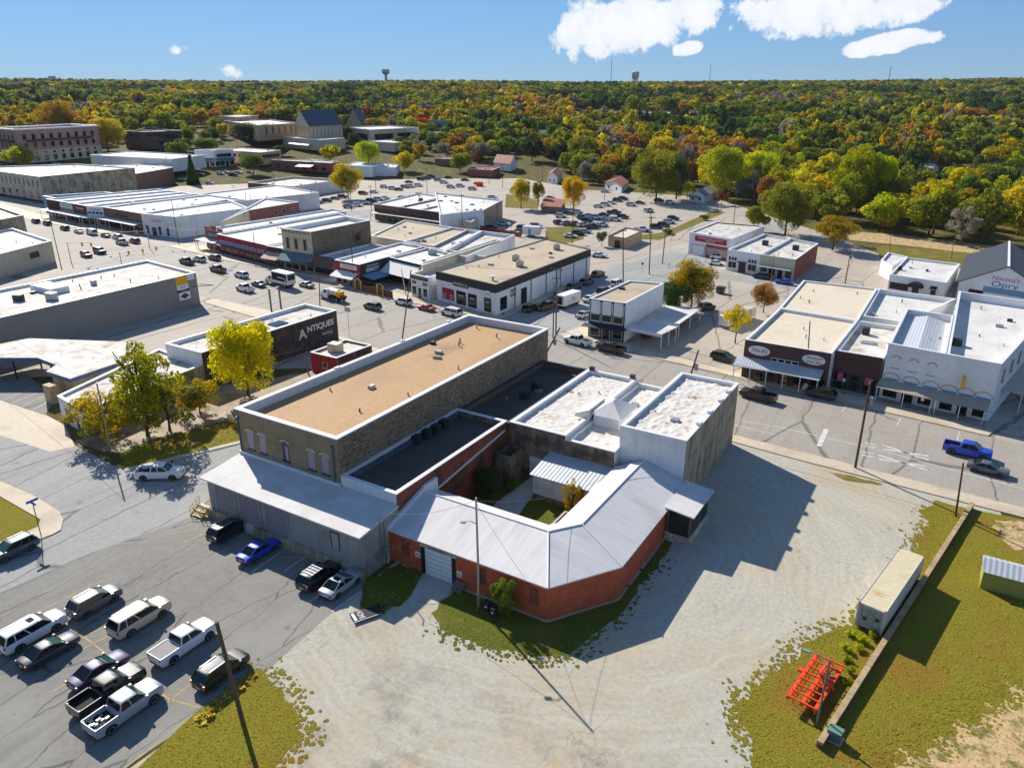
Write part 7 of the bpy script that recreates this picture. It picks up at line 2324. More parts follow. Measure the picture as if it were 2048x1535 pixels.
truck_cab(t,0.8, 'white')
lpart(t, 'chassis', 'car_trim',MB().box(-3.8,1.6,-0.9,0.9,0.6,1.0))
lpart(t, 'deck', 'sign_black',MB().box(-3.9,0.6,-1.15,1.15,1.003,1.15))
mb = MB()
mb.tube([(-2.2,0,2.0),(-2.0,0,2.0),(0.3,0,2.0),(0.5,0,2.0)],0.82,18)
lpart(t, 'tank', 'coping_white',mb,40)
for s in (-1,1):
	lpart(t, 'panel', 'sign_yellow',MB().box(-1.6,-0.4,s * 0.84 - 0.02,s * 0.84 + 0.02,1.7,2.4))
lpart(t, 'locker', 'sign_yellow',MB().box(-3.3,-2.3,-0.8,0.8,1.153,2.5))
lpart(t, 'tail_frame', 'sign_red',MB().box(-3.95,-3.4,-1.0,1.0,1.153,1.5))
wheels_for(t,(-2.6,2.9),1.15,0.48)
t = thing('delivery_truck', 'white delivery box truck with red lettering parked in the side street', 'truck',(*(-77.4,153.6),0.03),SS)
t.location.x -= 0.4
t.rotation_euler = (0,0,math.radians(82))
lpart(t, 'cargo_box', 'coping_white',MB().box(-3.6,3.2,-1.2,1.2,0.75,3.2))
lpart(t, 'rear_door', 'charcoal',MB().box(-3.64,-3.59,-0.7,0.7,1.1,2.9))
lpart(t, 'windscreen', 'car_screen',MB().box(3.19,3.24,-1.0,1.0,1.7,2.7))
lpart(t, 'chassis', 'car_trim',MB().box(-3.5,3.1,-1.0,1.0,0.45,0.747))
o = text('DS',(t.location.x,t.location.y,2.1),1.2,(1,0), 'sign_red',t)
o.matrix_local = Matrix.Translation((0.2,-1.215,1.9)) @ Matrix.Rotation(math.radians(90),4, 'X')
wheels_for(t,(-2.4,2.2),1.15,0.42)
t = thing('white_trailer', 'white box trailer with a curved front parked behind the white roofs', 'trailer',(*(-131,228.6),0.03))
t.rotation_euler = (0,0,math.radians(10))
lpart(t, 'body', 'coping_white',MB().box(-3,3,-1.2,1.2,0.6,3.4))
lpart(t, 'door', 'canvas_blue',MB().box(-0.8,0.1,-1.23,-1.19,0.8,2.7))
wheels_for(t,(-0.6,0.5),1.1,0.38)
for nm,lab,u,hd,mat in (('camper_trailer', 'white camper trailer parked behind the yellow-leaved sapling',(-40.67,157.91),75, 'coping_white'),('horse_trailer', 'pale flat-roofed trailer beside the yellow-leaved sapling',(-39.6,163.03),75, 'metal_cream')):
	t = thing(nm,lab, 'trailer',(*u,0.03))
	t.rotation_euler = (0,0,math.radians(hd))
	lpart(t, 'body',mat,MB().box(-3.4,3.4,-1.15,1.15,0.55,2.6))
	lpart(t, 'door', 'metal_grey',MB().box(0.6,1.4,-1.18,-1.14,0.7,2.3))
	lpart(t, 'tow_bar', 'metal_dark',MB().box(3.4,4.5,-0.06,0.06,0.5,0.6))
	wheels_for(t,(-0.6,0.4),1.05,0.36)

# ---------------- trees ----------------
LEAF('leaf_green',(66,84,28),(130,146,52),0.45)
LEAF('leaf_dark',(46,60,28),(88,106,48),0.4)
LEAF('leaf_olive',(88,96,32),(172,166,58),0.45)
LEAF('leaf_lime',(100,120,22),(222,214,36),0.5)
LEAF('leaf_yellow',(128,124,28),(250,224,60),0.5)
LEAF('leaf_gold',(124,116,34),(226,194,62),0.45)
LEAF('leaf_orange',(136,112,40),(222,166,62),0.45)
LEAF('leaf_rust',(122,88,52),(186,132,76),0.4)
LEAF('leaf_grey',(112,104,92),(168,156,136),0.4)
LEAF('leaf_sage',(88,102,70),(150,162,116),0.4)
LEAF('leaf_red',(170,30,22),(226,62,36),0.45)
MAT('bark',(84,70,56),var=0.25,scale=4,stretch=(5,5,0.6),bump=0.4)
MAT('twig',(120,108,98),var=0.2,scale=4)

def leaf_mesh(name,seed,n,size,lobes=14,mat='leaf_green',spread=(0.62,0.55),lr=(0.26,0.42),groups=None):
	r = np.random.default_rng(seed)
	cs,rs = [],[]
	while len(cs) < lobes:
		p = r.uniform(-1,1,3)
		if np.linalg.norm(p) < 1:
			cs.append(p * np.array([spread[0],spread[0],spread[1]]))
			rs.append(r.uniform(*lr))
	cs,rs = np.array(cs),np.array(rs)
	pick = r.choice(lobes,n,p=rs ** 2 / np.sum(rs ** 2))
	d = r.normal(size=(n,3))
	d[:,2] += 0.25
	d /= np.linalg.norm(d,axis=1)[:,None]
	rad = rs[pick] * (0.55 + 0.5 * r.random(n) ** 0.6)
	pos = cs[pick] + d * rad[:,None]
	ph = r.uniform(0,6.28,6)
	gap = np.sin(pos[:,0] * 7 + ph[0]) * np.sin(pos[:,1] * 7 + ph[1]) + np.sin(pos[:,2] * 8 + ph[2]) * np.sin(pos[:,0] * 5 + pos[:,1] * 6 + ph[3]) + r.normal(size=n) * 0.35
	keep = gap > -0.62
	pos,d,pick = pos[keep],d[keep],pick[keep]
	n = len(pos)
	nrm = d + r.normal(size=(n,3)) * 0.7
	nrm /= np.linalg.norm(nrm,axis=1)[:,None]
	t1 = np.cross(nrm,r.normal(size=(n,3)))
	t1 /= np.linalg.norm(t1,axis=1)[:,None]
	t2 = np.cross(nrm,t1)
	s = size * (0.55 + 0.8 * r.random(n))
	a,b = t1 * s[:,None],t2 * (s * 0.62)[:,None]
	v = np.stack([pos - a,pos - b * 0.8 + nrm * (s * 0.15)[:,None],pos + a,pos + b],1).reshape(-1,3)
	shade = np.clip(r.random(n) * 0.5 + 0.5 * r.random(lobes)[pick],0,1)
	return v,np.repeat(shade,4)

def mesh_from_quads(name,v,shade,mat,extra=None):
	n = len(v) // 4
	me = bpy.data.meshes.new(name)
	me.vertices.add(len(v))
	me.vertices.foreach_set('co',v.astype(np.float32).ravel())
	me.loops.add(n * 4)
	me.loops.foreach_set('vertex_index',np.arange(n * 4,dtype=np.int32))
	me.polygons.add(n)
	me.polygons.foreach_set('loop_start',np.arange(0,n * 4,4,dtype=np.int32))
	at = me.attributes.new('shade', 'FLOAT', 'POINT')
	at.data.foreach_set('value',shade.astype(np.float32))
	for nm,arr in (extra or {}).items():
		a2 = me.attributes.new(nm, 'FLOAT', 'POINT')
		a2.data.foreach_set('value',arr.astype(np.float32))
	me.materials.append(MATS[mat])
	me.update(calc_edges=True)
	me.validate()
	return me

CROWN_HI = [mesh_from_quads('crown',*leaf_mesh('c',11 + i,22000,0.032,34,spread=(0.7,0.62),lr=(0.16,0.4)), 'leaf_green') for i in range(3)]
CROWN_AIRY = [mesh_from_quads('crown',*leaf_mesh('c',31 + i,6500,0.036,30,spread=(0.78,0.72),lr=(0.12,0.26)), 'leaf_green') for i in range(2)]
CROWN_MID = [mesh_from_quads('crown',*leaf_mesh('c',51 + i,5000,0.062,22,spread=(0.68,0.6),lr=(0.18,0.4)), 'leaf_green') for i in range(6)]
CROWN_LOW = [mesh_from_quads('crown',*leaf_mesh('c',71 + i,1100,0.12,14,spread=(0.66,0.58),lr=(0.2,0.4)), 'leaf_green') for i in range(6)]

def trunk_mesh(seed,limbs=7):
	r = random.Random(seed)
	mb = MB()
	mb.tube([(0,0,0),(0.01,0.0,0.25),(0.0,0.02,0.5),(0.02,0.0,0.8)],0.045,8,0.016)
	for k in range(limbs):
		a = 2 * math.pi * k / limbs + r.uniform(-0.3,0.3)
		z = r.uniform(0.26,0.55)
		l = r.uniform(0.2,0.34)
		p1 = (math.cos(a) * l * 0.5,math.sin(a) * l * 0.5,z + l * 0.55)
		p2 = (math.cos(a) * l,math.sin(a) * l,z + l * 1.15)
		mb.tube([(0,0,z),p1,p2],0.02,5,0.006)
		for s in (-0.5,0.5):
			q = (p1[0] + math.cos(a + s) * l * 0.5,p1[1] + math.sin(a + s) * l * 0.5,p1[2] + l * 0.45)
			mb.tube([p1,q],0.011,4,0.004)
	return mb.mesh('trunk', 'bark',smooth=50)

TRUNKS = [trunk_mesh(i) for i in range(4)]

def bare_mesh(seed):
	r = random.Random(seed)
	mb = MB()

	def grow(p,d,l,rad,dep):
		q = (p[0] + d[0] * l,p[1] + d[1] * l,p[2] + d[2] * l)
		mb.tube([p,q],rad,4,rad * 0.6,cap=False)
		if dep == 0:
			return
		for k in range(3 if dep > 1 else 4):
			v = Vector(d) + Vector((r.uniform(-0.75,0.75),r.uniform(-0.75,0.75),r.uniform(-0.15,0.5)))
			v.normalize()
			grow(q,tuple(v),l * r.uniform(0.62,0.8),rad * 0.58,dep - 1)
	grow((0,0,0),(0,0,1),0.3,0.035,4)
	return mb.mesh('branches', 'twig')

BARE = [bare_mesh(i) for i in range(2)]

def setmat(o,m):
	o.material_slots[0].link = 'OBJECT'
	o.material_slots[0].material = MATS[m]

def tree(label,pos,h,R,mat,meshes=None,name='tree',cat='tree',group=None,low=0.26,zb=0.0,seed=None,bare=False):
	r = random.Random(seed if seed is not None else hash((round(pos[0],1),round(pos[1],1))) & 0xffff)
	t = bpy.data.objects.new(name,None)
	COL.objects.link(t)
	t.location = (pos[0],pos[1],zb)
	t.rotation_euler = (0,0,r.uniform(0,6.28))
	tag(t,label,cat,group)
	o = bpy.data.objects.new('trunk',r.choice(TRUNKS))
	COL.objects.link(o)
	o.parent = t
	o.scale = (max(h * 0.5,R * 0.9),max(h * 0.5,R * 0.9),h)
	if bare:
		o = bpy.data.objects.new('branches',r.choice(BARE))
		COL.objects.link(o)
		o.parent = t
		o.scale = (h * 0.9,h * 0.9,h)
	ms = meshes or CROWN_MID
	o = bpy.data.objects.new('crown',ms[r.randrange(len(ms))])
	COL.objects.link(o)
	o.parent = t
	hh = h * (1 - low) / 2
	o.location = (0,0,h * low + hh)
	o.scale = (R,R,hh / 0.9)
	setmat(o,mat)
	return t

def shrub(label,pos,h,R,mat,meshes=None,name='shrub',zb=0.0,group=None):
	return tree(label,pos,h,R,mat,meshes or CROWN_MID,name, 'shrub',group,low=0.02,zb=zb)

# ---- trees one can pick out ----
tree('bright yellow tree standing against the dark antiques wall',(-97.59,76.25),13.6,6.1, 'leaf_yellow',CROWN_HI[:1],low=0.03,seed=1)
tree('tall loose green and yellow tree in front of the white annex',(-97.6,57.8),14.6,6.6, 'leaf_lime',CROWN_AIRY[:1],low=0.15,seed=2)
shrub('low spreading yellow-brown tree at the left of the tall loose tree',(-101.8,54.0),8.2,6.2, 'leaf_gold',CROWN_AIRY[1:], 'tree')
shrub('low bushy green growth at the foot of the tall loose tree',(-96.4,60.6),8.4,6.4, 'leaf_olive',CROWN_AIRY[1:], 'tree')
shrub('low golden shrub trailing along the annex wall',(-97.8,67.0),6.0,4.2, 'leaf_gold',CROWN_AIRY[:1])
tree('wide olive and orange tree behind the flat carports',(-51.7,164.2),11.8,6.2, 'leaf_gold',CROWN_HI[2:],low=0.12,seed=5)
shrub('dark glossy green bush against the white two-storey wall',(-54.48,159.61),7.6,4.4, 'leaf_dark',CROWN_HI[:1])
tree('small round reddish tree beside a pole',(-37.2,171.6),7.2,3.6, 'leaf_rust',CROWN_HI[1:2],low=0.2,seed=7)
tree('thin airy yellow tree left of the antique shop',(-36.39,145.91),8.2,3.6, 'leaf_yellow',CROWN_AIRY[:1],low=0.25,seed=8)
tree('spreading orange and yellow tree behind the brick-sided store',(-36.8,256.8),10.5,8.0, 'leaf_gold',CROWN_HI[2:],low=0.2,seed=9)
tree('small round dark green tree beside the tan stucco hut',(-102.4,224.7),5.6,2.2, 'leaf_sage',CROWN_MID,low=0.2)
tree('orange-tinged tree over the small yard by the lawn',(-167.9,283.7),13,5.6, 'leaf_gold',CROWN_MID,low=0.15)
tree('slim yellow tree beside the orange-tinged tree',(-165.4,294.1),11,3.4, 'leaf_olive',CROWN_MID,low=0.2)
tree('large orange tree over the timber shack',(-142.1,282.7),15.5,6.8, 'leaf_orange',CROWN_HI[:1],low=0.15)
tree('tall dark brown-green tree at the end of the long car park',(-127,336.5),24.5,13, 'leaf_olive',CROWN_HI[1:2],low=0.08)
tree('tall dark green tree beside the brown-green one',(-121.5,347.9),20,9, 'leaf_dark',CROWN_HI[2:],low=0.05)
tree('huge lime-yellow tree, left of the pair above the white cottage',(-104.9,362.1),25,13, 'leaf_lime',CROWN_HI[:1],low=0.08)
tree('huge lime-green tree, right of the pair above the white cottage',(-92.3,378.4),22,13, 'leaf_lime',CROWN_HI[1:2],low=0.06)
tree('huge lime-yellow tree standing alone in front of the metal barn',(-44.3,340.6),27,11, 'leaf_lime',CROWN_HI[2:],low=0.06)
tree('huge darker lime tree leaning against the lone lime-yellow tree',(-36.7,348.4),25,10, 'leaf_lime',CROWN_HI[:1],low=0.06)
tree('large grey-green tree behind the brick-sided store',(-55.9,276.6),19.5,10.5, 'leaf_olive',CROWN_HI[1:2],low=0.08)
tree('smaller grey-green tree left of the large grey-green tree',(-66.3,279.8),10,5.0, 'leaf_olive',CROWN_MID,low=0.1)
tree('rounded sage tree on the lawn by the white cottage',(-91.2,352.4),10,6.0, 'leaf_sage',CROWN_MID,low=0.1)
tree('small bright lime tree left of the white cottage',(-118.9,355.7),9,4.0, 'leaf_lime',CROWN_MID,low=0.15)
tree('little brown tree right of the white cottage',(-97.3,339.2),7,4.0, 'leaf_rust',CROWN_AIRY,low=0.2)
tree('yellow tree at the end of the long white store',(-252.7,268.1),16,9.0, 'leaf_yellow',CROWN_HI[2:],low=0.12)
tree('lime-yellow tree among the white sheds behind the red brown store',(-320,359.1),18,9.5, 'leaf_lime',CROWN_HI[:1],low=0.2)
tree('pale yellow-brown tree left of the lime-yellow one behind the sheds',(-351.7,359.6),14,8.0, 'leaf_gold',CROWN_MID,low=0.2)
tree('yellow tree at the corner of the far yard',(-302.7,371.2),12.5,7.5, 'leaf_yellow',CROWN_MID,low=0.1)
tree('round green tree standing in the paved yard',(-364.5,309.2),12.5,8.0, 'leaf_green',CROWN_HI[1:2],low=0.15)
tree('green tree, left of the pair beyond the stepped white roof',(-451.7,324.2),12,10, 'leaf_green',CROWN_MID,low=0.1)
tree('green tree, right of the pair beyond the stepped white roof',(-454.4,347.4),12,11, 'leaf_green',CROWN_MID,low=0.1)
tree('broad dark green oak in front of the church hall',(-463,397.2),17,19, 'leaf_dark',CROWN_HI[:1],low=0.05)
tree('yellow-gold tree right of the pink hotel',(-514,315.2),23,15, 'leaf_gold',CROWN_HI[1:2],low=0.1)
tree('yellow-green tree in front of the pink hotel',(-474.9,235.4),15,11, 'leaf_lime',CROWN_MID,low=0.1)
tree('bright orange tree on the slope behind the pink hotel',(-621.8,344.9),26,19, 'leaf_orange',CROWN_HI[2:],low=0.05)
tree('small bright red maple by the blue-fronted store',(-433,560.2),12,9, 'leaf_red',CROWN_MID,low=0.1)
tree('brown-olive tree beside the house by the striped lot',(-272.1,386.9),13,9, 'leaf_olive',CROWN_MID,low=0.12)
tree('dark green tree on the edge of the striped lot',(-256.7,447.6),18,11, 'leaf_dark',CROWN_MID,low=0.1)
tree('smaller dark green tree right of the striped lot',(-239.3,452.7),13,9, 'leaf_dark',CROWN_MID,low=0.08)
tree('round green tree in front of the modern bank',(-365.2,448),10,9, 'leaf_green',CROWN_MID,low=0.1)
tree('taller green tree right of the modern bank',(-349.9,465),14,12, 'leaf_green',CROWN_MID,low=0.1)
tree('green tree behind the small white office',(-337.1,486.6),12,12, 'leaf_green',CROWN_MID,low=0.1)
tree('bushy green tree beside the tan two-storey office',(-407.7,372.1),8,7, 'leaf_dark',CROWN_MID,low=0.1)
# conifer
mb = MB()
cf = thing('conifer', 'narrow dark pointed conifer beside the paved yard', 'tree',(*(-365.8,268.9),0))
rr = np.random.default_rng(5)
n = 2600
zz = rr.random(n) ** 1.4
rad = (1 - zz) * 3.3 * (0.75 + 0.3 * rr.random(n))
an_ = rr.random(n) * 6.283
pos_ = np.stack([rad * np.cos(an_),rad * np.sin(an_),0.4 + zz * 14.5],1)
t1 = rr.normal(size=(n,3)) * 0.35
t2 = rr.normal(size=(n,3)) * 0.3
v = np.stack([pos_ - t1,pos_ - t2,pos_ + t1,pos_ + t2],1).reshape(-1,3)
o = bpy.data.objects.new('crown',mesh_from_quads('crown',v,np.repeat(rr.random(n),4), 'leaf_dark'))
COL.objects.link(o)
o.parent = cf
o = lpart(cf, 'trunk', 'bark',MB().cyl((0,0),0.25,0,13,8,0.05))
# shrubs near the block
shrub('tall dark shrub growing in the courtyard beside the brick wall',(-45.2,68.6),4.4,2.0, 'leaf_dark',CROWN_HI[:1])
shrub('low green weeds beside the concrete tank',(-43.6,71.6),1.6,1.0, 'leaf_green',CROWN_MID)
shrub('thin reddish shrub leaning over the white inner roof edge',(-34.2,70.0),5.4,1.5, 'leaf_gold',CROWN_AIRY[1:])
shrub('round yellow-green shrub at the inner bend of the courtyard',(-34.0,62.2),2.4,1.5, 'leaf_olive',CROWN_MID)
shrub('tall dark and yellow shrub against the orange brick wall',(-31.4,50.4),4.8,1.8, 'leaf_green',CROWN_AIRY[1:])
for i,(x,y) in enumerate([(-2.63,64.68),(-1.49,64.18),(-0.8,65.39),(-2.4,60.97),(-1.85,59.5),(-1.7,57.73),(-1.61,62.95),(-2.69,62.29)]):
	shrub('bright green weed clump beside the timber wall',(x,y),0.7 + 0.1 * (i % 3),0.55 + 0.1 * (i % 2), 'leaf_lime',CROWN_LOW, 'weed',group='weeds beside the timber wall')
for i,(p,lab) in enumerate([((-91.9,257), 'dark bush at the lower end of the roadside verge'),((-90.7,294.2), 'dark bush at the upper end of the roadside verge')]):
	shrub(lab,p,2.4,2.2, 'leaf_green',CROWN_MID)

# ---- the wood ----
FOREST = [(69.1,287.5),(15.2,288.4),(-5.5,288.7),(-21,293.3),(-35.3,303.6),(-48.3,308.8),(-61,312.2),(-71.7,320.7),(-100.9,373.1),(-124.3,391.6),(-139,372.9),(-168.4,396.8),(-209.2,423.1),(-240.6,456.5),(-279.9,471.1),(-319.4,497.2),(-356,535.5),(-415.7,562),(-437,568.4),(-536.2,572),(-559.3,542.3),
		(-601.2,495.4),(-563.4,453.1),(-576.7,409),(-552,352.6),(-531.2,321.7),(-641,347.2),(-567.1,272),(-584.1,149.9)]
CLEAR = [[(-34.3,407.1),(-40.9,490.3),(-23.3,525.5),(-2,501),(-0,438.9)],[(-342,657.4),(-231,711.4),(-257.6,858.2),(-416.2,811.5)],[(-525.9,393.8),(-624.6,475.4),(-604.7,492.7),(-506.4,410.7)]]
fa = [(math.atan2(y,x),math.hypot(x,y)) for x,y in FOREST]

def edge_r(a):
	"""Nearest distance of the wood in direction a."""
	prev = None
	for (a0,r0),(a1,r1) in zip(fa[:-1],fa[1:]):
		lo,hi = min(a0,a1),max(a0,a1)
		if lo <= a <= hi:
			t = (a - a0) / (a1 - a0) if a1 != a0 else 0
			# straight edge between the two boundary points
			x0,y0,x1,y1 = r0 * math.cos(a0),r0 * math.sin(a0),r1 * math.cos(a1),r1 * math.sin(a1)
			den = (x1 - x0) * math.sin(a) - (y1 - y0) * math.cos(a)
			if abs(den) < 1e-6:
				return max(r0,r1)
			rr2 = (y0 * (x1 - x0) - x0 * (y1 - y0)) / den
			return rr2
	return fa[0][1] if a < fa[0][0] else fa[-1][1]

def inside(p,poly):
	c = False
	n = len(poly)
	for i in range(n):
		(x0,y0),(x1,y1) = poly[i],poly[(i + 1) % n]
		if (y0 > p[1]) != (y1 > p[1]) and p[0] < (x1 - x0) * (p[1] - y0) / (y1 - y0) + x0:
			c = not c
	return c

pts = []
r0 = 235.0
fr_ = random.Random(21)
while r0 < 3300:
	s = 15.0 if r0 < 700 else min(24.0,15.0 + (r0 - 700) * 0.008)
	na = int(math.radians(92) * r0 / s)
	for k in range(na):
		a = math.radians(78) + math.radians(92) * (k + fr_.random()) / na
		r1 = r0 + fr_.uniform(-0.5,0.5) * s
		if r1 < edge_r(a):
			continue
		p = (r1 * math.cos(a),r1 * math.sin(a))
		if any(inside(p,c) for c in CLEAR):
			continue
		pts.append((r1,p,s))
	r0 += s * 0.9
pts.sort(key=lambda q: q[0])

def species(p):
	"""Stands of different colour drift across the wood."""
	q = math.sin(p[0] * 0.013 + 1.0) * math.sin(p[1] * 0.011) + 0.6 * math.sin(p[0] * 0.031 + p[1] * 0.027) + fr_.gauss(0,0.7) - min(0.4,max(0,math.hypot(*p) - 500) / 2000)
	for lim,m in ((-0.95, 'leaf_dark'),(-0.35, 'leaf_green'),(0.55, 'leaf_olive'),(0.95, 'leaf_gold'),(1.25, 'leaf_orange'),(1.5, 'leaf_rust'),(9, 'leaf_grey')):
		if q < lim:
			return m
	return 'leaf_olive'

WORD = dict(leaf_dark='dark green',leaf_green='green',leaf_olive='olive green',leaf_gold='golden',leaf_orange='orange',leaf_rust='rust brown',leaf_grey='bare grey',leaf_lime='lime',leaf_yellow='yellow')
MIDZ = [([(-395.7,420),(-514.5,492.2),(-511.1,551.6),(-422.7,556.7),(-348.3,523.8),(-277.7,460.8),(-271.1,430.8),(-303.6,423.4),(-319,408.1),(-375.3,434.3)],11),([(-499.5,317.8),(-554.9,393),(-544.1,437.2),(-455.9,373),(-468.4,345.4)],17),([(-238.2,438.5),(-203.8,425.8),(-162.8,383.7),(-166.7,360.9),(-217.8,407.4)],12)]
for zi,(poly,s) in enumerate(MIDZ):
	xs_,ys_ = [p[0] for p in poly],[p[1] for p in poly]
	x = min(xs_)
	while x < max(xs_):
		y = min(ys_)
		while y < max(ys_):
			p = (x + fr_.uniform(0,s),y + fr_.uniform(0,s))
			if inside(p,poly) and fr_.random() < 0.78 and not any(inside(p,inset(ccw(b),-7)) for b in FOOT) and not any(math.hypot(o.location.x - p[0],o.location.y - p[1]) < 6 for o in COL.objects if o.parent is None and o.name.startswith(('suv', 'sedan', 'pickup'))):
				m = species(p)
				tree('%s tree among the buildings %s' % (WORD[m],('round the bank and church', 'behind the hotel block', 'by the far lane')[zi]),p,fr_.uniform(8,15),fr_.uniform(5,9),m,CROWN_MID,group='trees %s' % ('round the bank and church', 'behind the hotel block', 'by the far lane')[zi],low=0.08,zb=max(0,terrain_z(*p)))
			y += s
		x += s
near_pts,far_pts = pts[:230],pts[230:]
for i,(r1,p,s) in enumerate(near_pts):
	m = species(p)
	if fr_.random() < 0.3:
		m = fr_.choice(('leaf_lime', 'leaf_lime', 'leaf_gold', 'leaf_yellow'))
	h = fr_.uniform(10,20)
	R = fr_.uniform(6.0,11.5)
	bare = m == 'leaf_grey'
	nm = '%s tree in the near edge of the wood' % WORD[m]
	tree(nm,p,h,R,m,CROWN_AIRY if bare else CROWN_MID,group='%s trees along the near edge of the wood' % WORD[m],low=0.06,zb=max(0,terrain_z(*p)),seed=i,bare=bare)

# the rest reads as one mass: instanced on a point cloud
SPEC_M = ['leaf_dark', 'leaf_green', 'leaf_olive', 'leaf_gold', 'leaf_orange', 'leaf_rust', 'leaf_grey']
pc = bpy.data.collections.new('forest_crowns')
k = 0
for mname in SPEC_M:
	for j in range(2):
		me = CROWN_LOW[k % 6].copy()
		me.materials.clear()
		me.materials.append(MATS[mname])
		o = bpy.data.objects.new('crown_%02d' % k,me)
		pc.objects.link(o)
		k += 1
nP = len(far_pts)
co = np.zeros((nP,3),np.float32)
idx = np.zeros(nP,np.int32)
scl = np.zeros((nP,3),np.float32)
for i,(r1,p,s) in enumerate(far_pts):
	R = s * fr_.uniform(0.42,0.85)
	h = fr_.uniform(9,20)
	co[i] = (p[0],p[1],terrain_z(*p) + h * 0.5)
	m = species(p)
	idx[i] = SPEC_M.index(m) * 2 + fr_.randrange(2)
	scl[i] = (R,R,h * 0.56)
me = bpy.data.meshes.new('forest')
me.vertices.add(nP)
me.vertices.foreach_set('co',co.ravel())
a1 = me.attributes.new('idx', 'INT', 'POINT')
a1.data.foreach_set('value',idx)
a2 = me.attributes.new('scl', 'FLOAT_VECTOR', 'POINT')
a2.data.foreach_set('vector',scl.ravel())
me.update()
fo = bpy.data.objects.new('forest',me)
COL.objects.link(fo)
tag(fo, 'autumn wood of green, gold and rust trees rising to the skyline', 'wood',kind='stuff')
ng = bpy.data.node_groups.new('forest_scatter', 'GeometryNodeTree')
ng.interface.new_socket('Geometry',in_out='INPUT',socket_type='NodeSocketGeometry')
ng.interface.new_socket('Geometry',in_out='OUTPUT',socket_type='NodeSocketGeometry')
gi,go = ng.nodes.new('NodeGroupInput'),ng.nodes.new('NodeGroupOutput')
ci_ = ng.nodes.new('GeometryNodeCollectionInfo')
ci_.inputs['Collection'].default_value = pc
ci_.inputs['Separate Children'].default_value = True
ci_.inputs['Reset Children'].default_value = True
ip = ng.nodes.new('GeometryNodeInstanceOnPoints')
na1 = ng.nodes.new('GeometryNodeInputNamedAttribute')
na1.data_type = 'INT'
na1.inputs['Name'].default_value = 'idx'
na2 = ng.nodes.new('GeometryNodeInputNamedAttribute')
na2.data_type = 'FLOAT_VECTOR'
na2.inputs['Name'].default_value = 'scl'
rv = ng.nodes.new('FunctionNodeRandomValue')
rv.data_type = 'FLOAT_VECTOR'
rv.inputs[0].default_value = (0,0,0)
rv.inputs[1].default_value = (0,0,6.28)
ng.links.new(gi.outputs[0],ip.inputs['Points'])
ng.links.new(ci_.outputs[0],ip.inputs['Instance'])
ip.inputs['Pick Instance'].default_value = True
ng.links.new(na1.outputs['Attribute'],ip.inputs['Instance Index'])
ng.links.new(na2.outputs['Attribute'],ip.inputs['Scale'])
ng.links.new(rv.outputs[0],ip.inputs['Rotation'])
ng.links.new(ip.outputs[0],go.inputs[0])
md = fo.modifiers.new('scatter', 'NODES')
md.node_group = ng

# ---- grass blades on the near verges ----

def tufts(name,poly,dens,h,mat,label,seed=1,edge=0.0):
	r = np.random.default_rng(seed)
	xs,ys = [p[0] for p in poly],[p[1] for p in poly]
	n = int(dens * (max(xs) - min(xs)) * (max(ys) - min(ys)))
	c = np.stack([r.uniform(min(xs),max(xs),n),r.uniform(min(ys),max(ys),n)],1)
	c = np.array([p for p in c if inside(p,poly)])
	n = len(c)
	a = r.random(n) * 6.283
	w = h * (0.35 + 0.5 * r.random(n))
	hh = h * (0.5 + r.random(n))
	dx,dy = np.cos(a) * w,np.sin(a) * w
	z0 = 0.03
	p0 = np.stack([c[:,0] - dx,c[:,1] - dy,np.full(n,z0)],1)
	p1 = np.stack([c[:,0] + dx,c[:,1] + dy,np.full(n,z0)],1)
	l = r.normal(size=(n,2)) * h * 0.5
	p2 = np.stack([c[:,0] + dx * 1.3 + l[:,0],c[:,1] + dy * 1.3 + l[:,1],z0 + hh],1)
	p3 = np.stack([c[:,0] - dx * 1.3 + l[:,0],c[:,1] - dy * 1.3 + l[:,1],z0 + hh * 0.8],1)
	v = np.stack([p0,p1,p2,p3],1).reshape(-1,3)
	o = bpy.data.objects.new(name,mesh_from_quads(name,v,np.repeat(r.random(n),4),mat))
	COL.objects.link(o)
	return tag(o,label, 'grass',kind='stuff')

LEAF('blade_green',(104,104,34),(176,166,66),0.5)
LEAF('blade_dry',(150,122,60),(208,176,104),0.5)

def islands(name,outlines,n,z,mat,label,seed):
	"""Scraps of turf breaking away from the edge of the grass."""
	r = random.Random(seed)
	mb = MB()
	for k in range(n):
		pl = r.choice(outlines)
		a,b = Vector(pl[0]),Vector(pl[1])
		c = a + (b - a) * r.random() + Vector((r.gauss(0,0.8),r.gauss(0,0.8)))
		q = r.uniform(0.05,0.2) * r.choice((1,1,1.6))
		m = 7
		mb.sheet([(c.x + q * r.uniform(0.5,1.2) * math.cos(6.283 * j / m),c.y + q * r.uniform(0.5,1.2) * math.sin(6.283 * j / m)) for j in range(m)],z + 0.00001 * k)
	return tag(mb.build(name,mat),label, 'grass',kind='stuff')

def seq(pts):
	return list(zip(pts[:-1],pts[1:]))

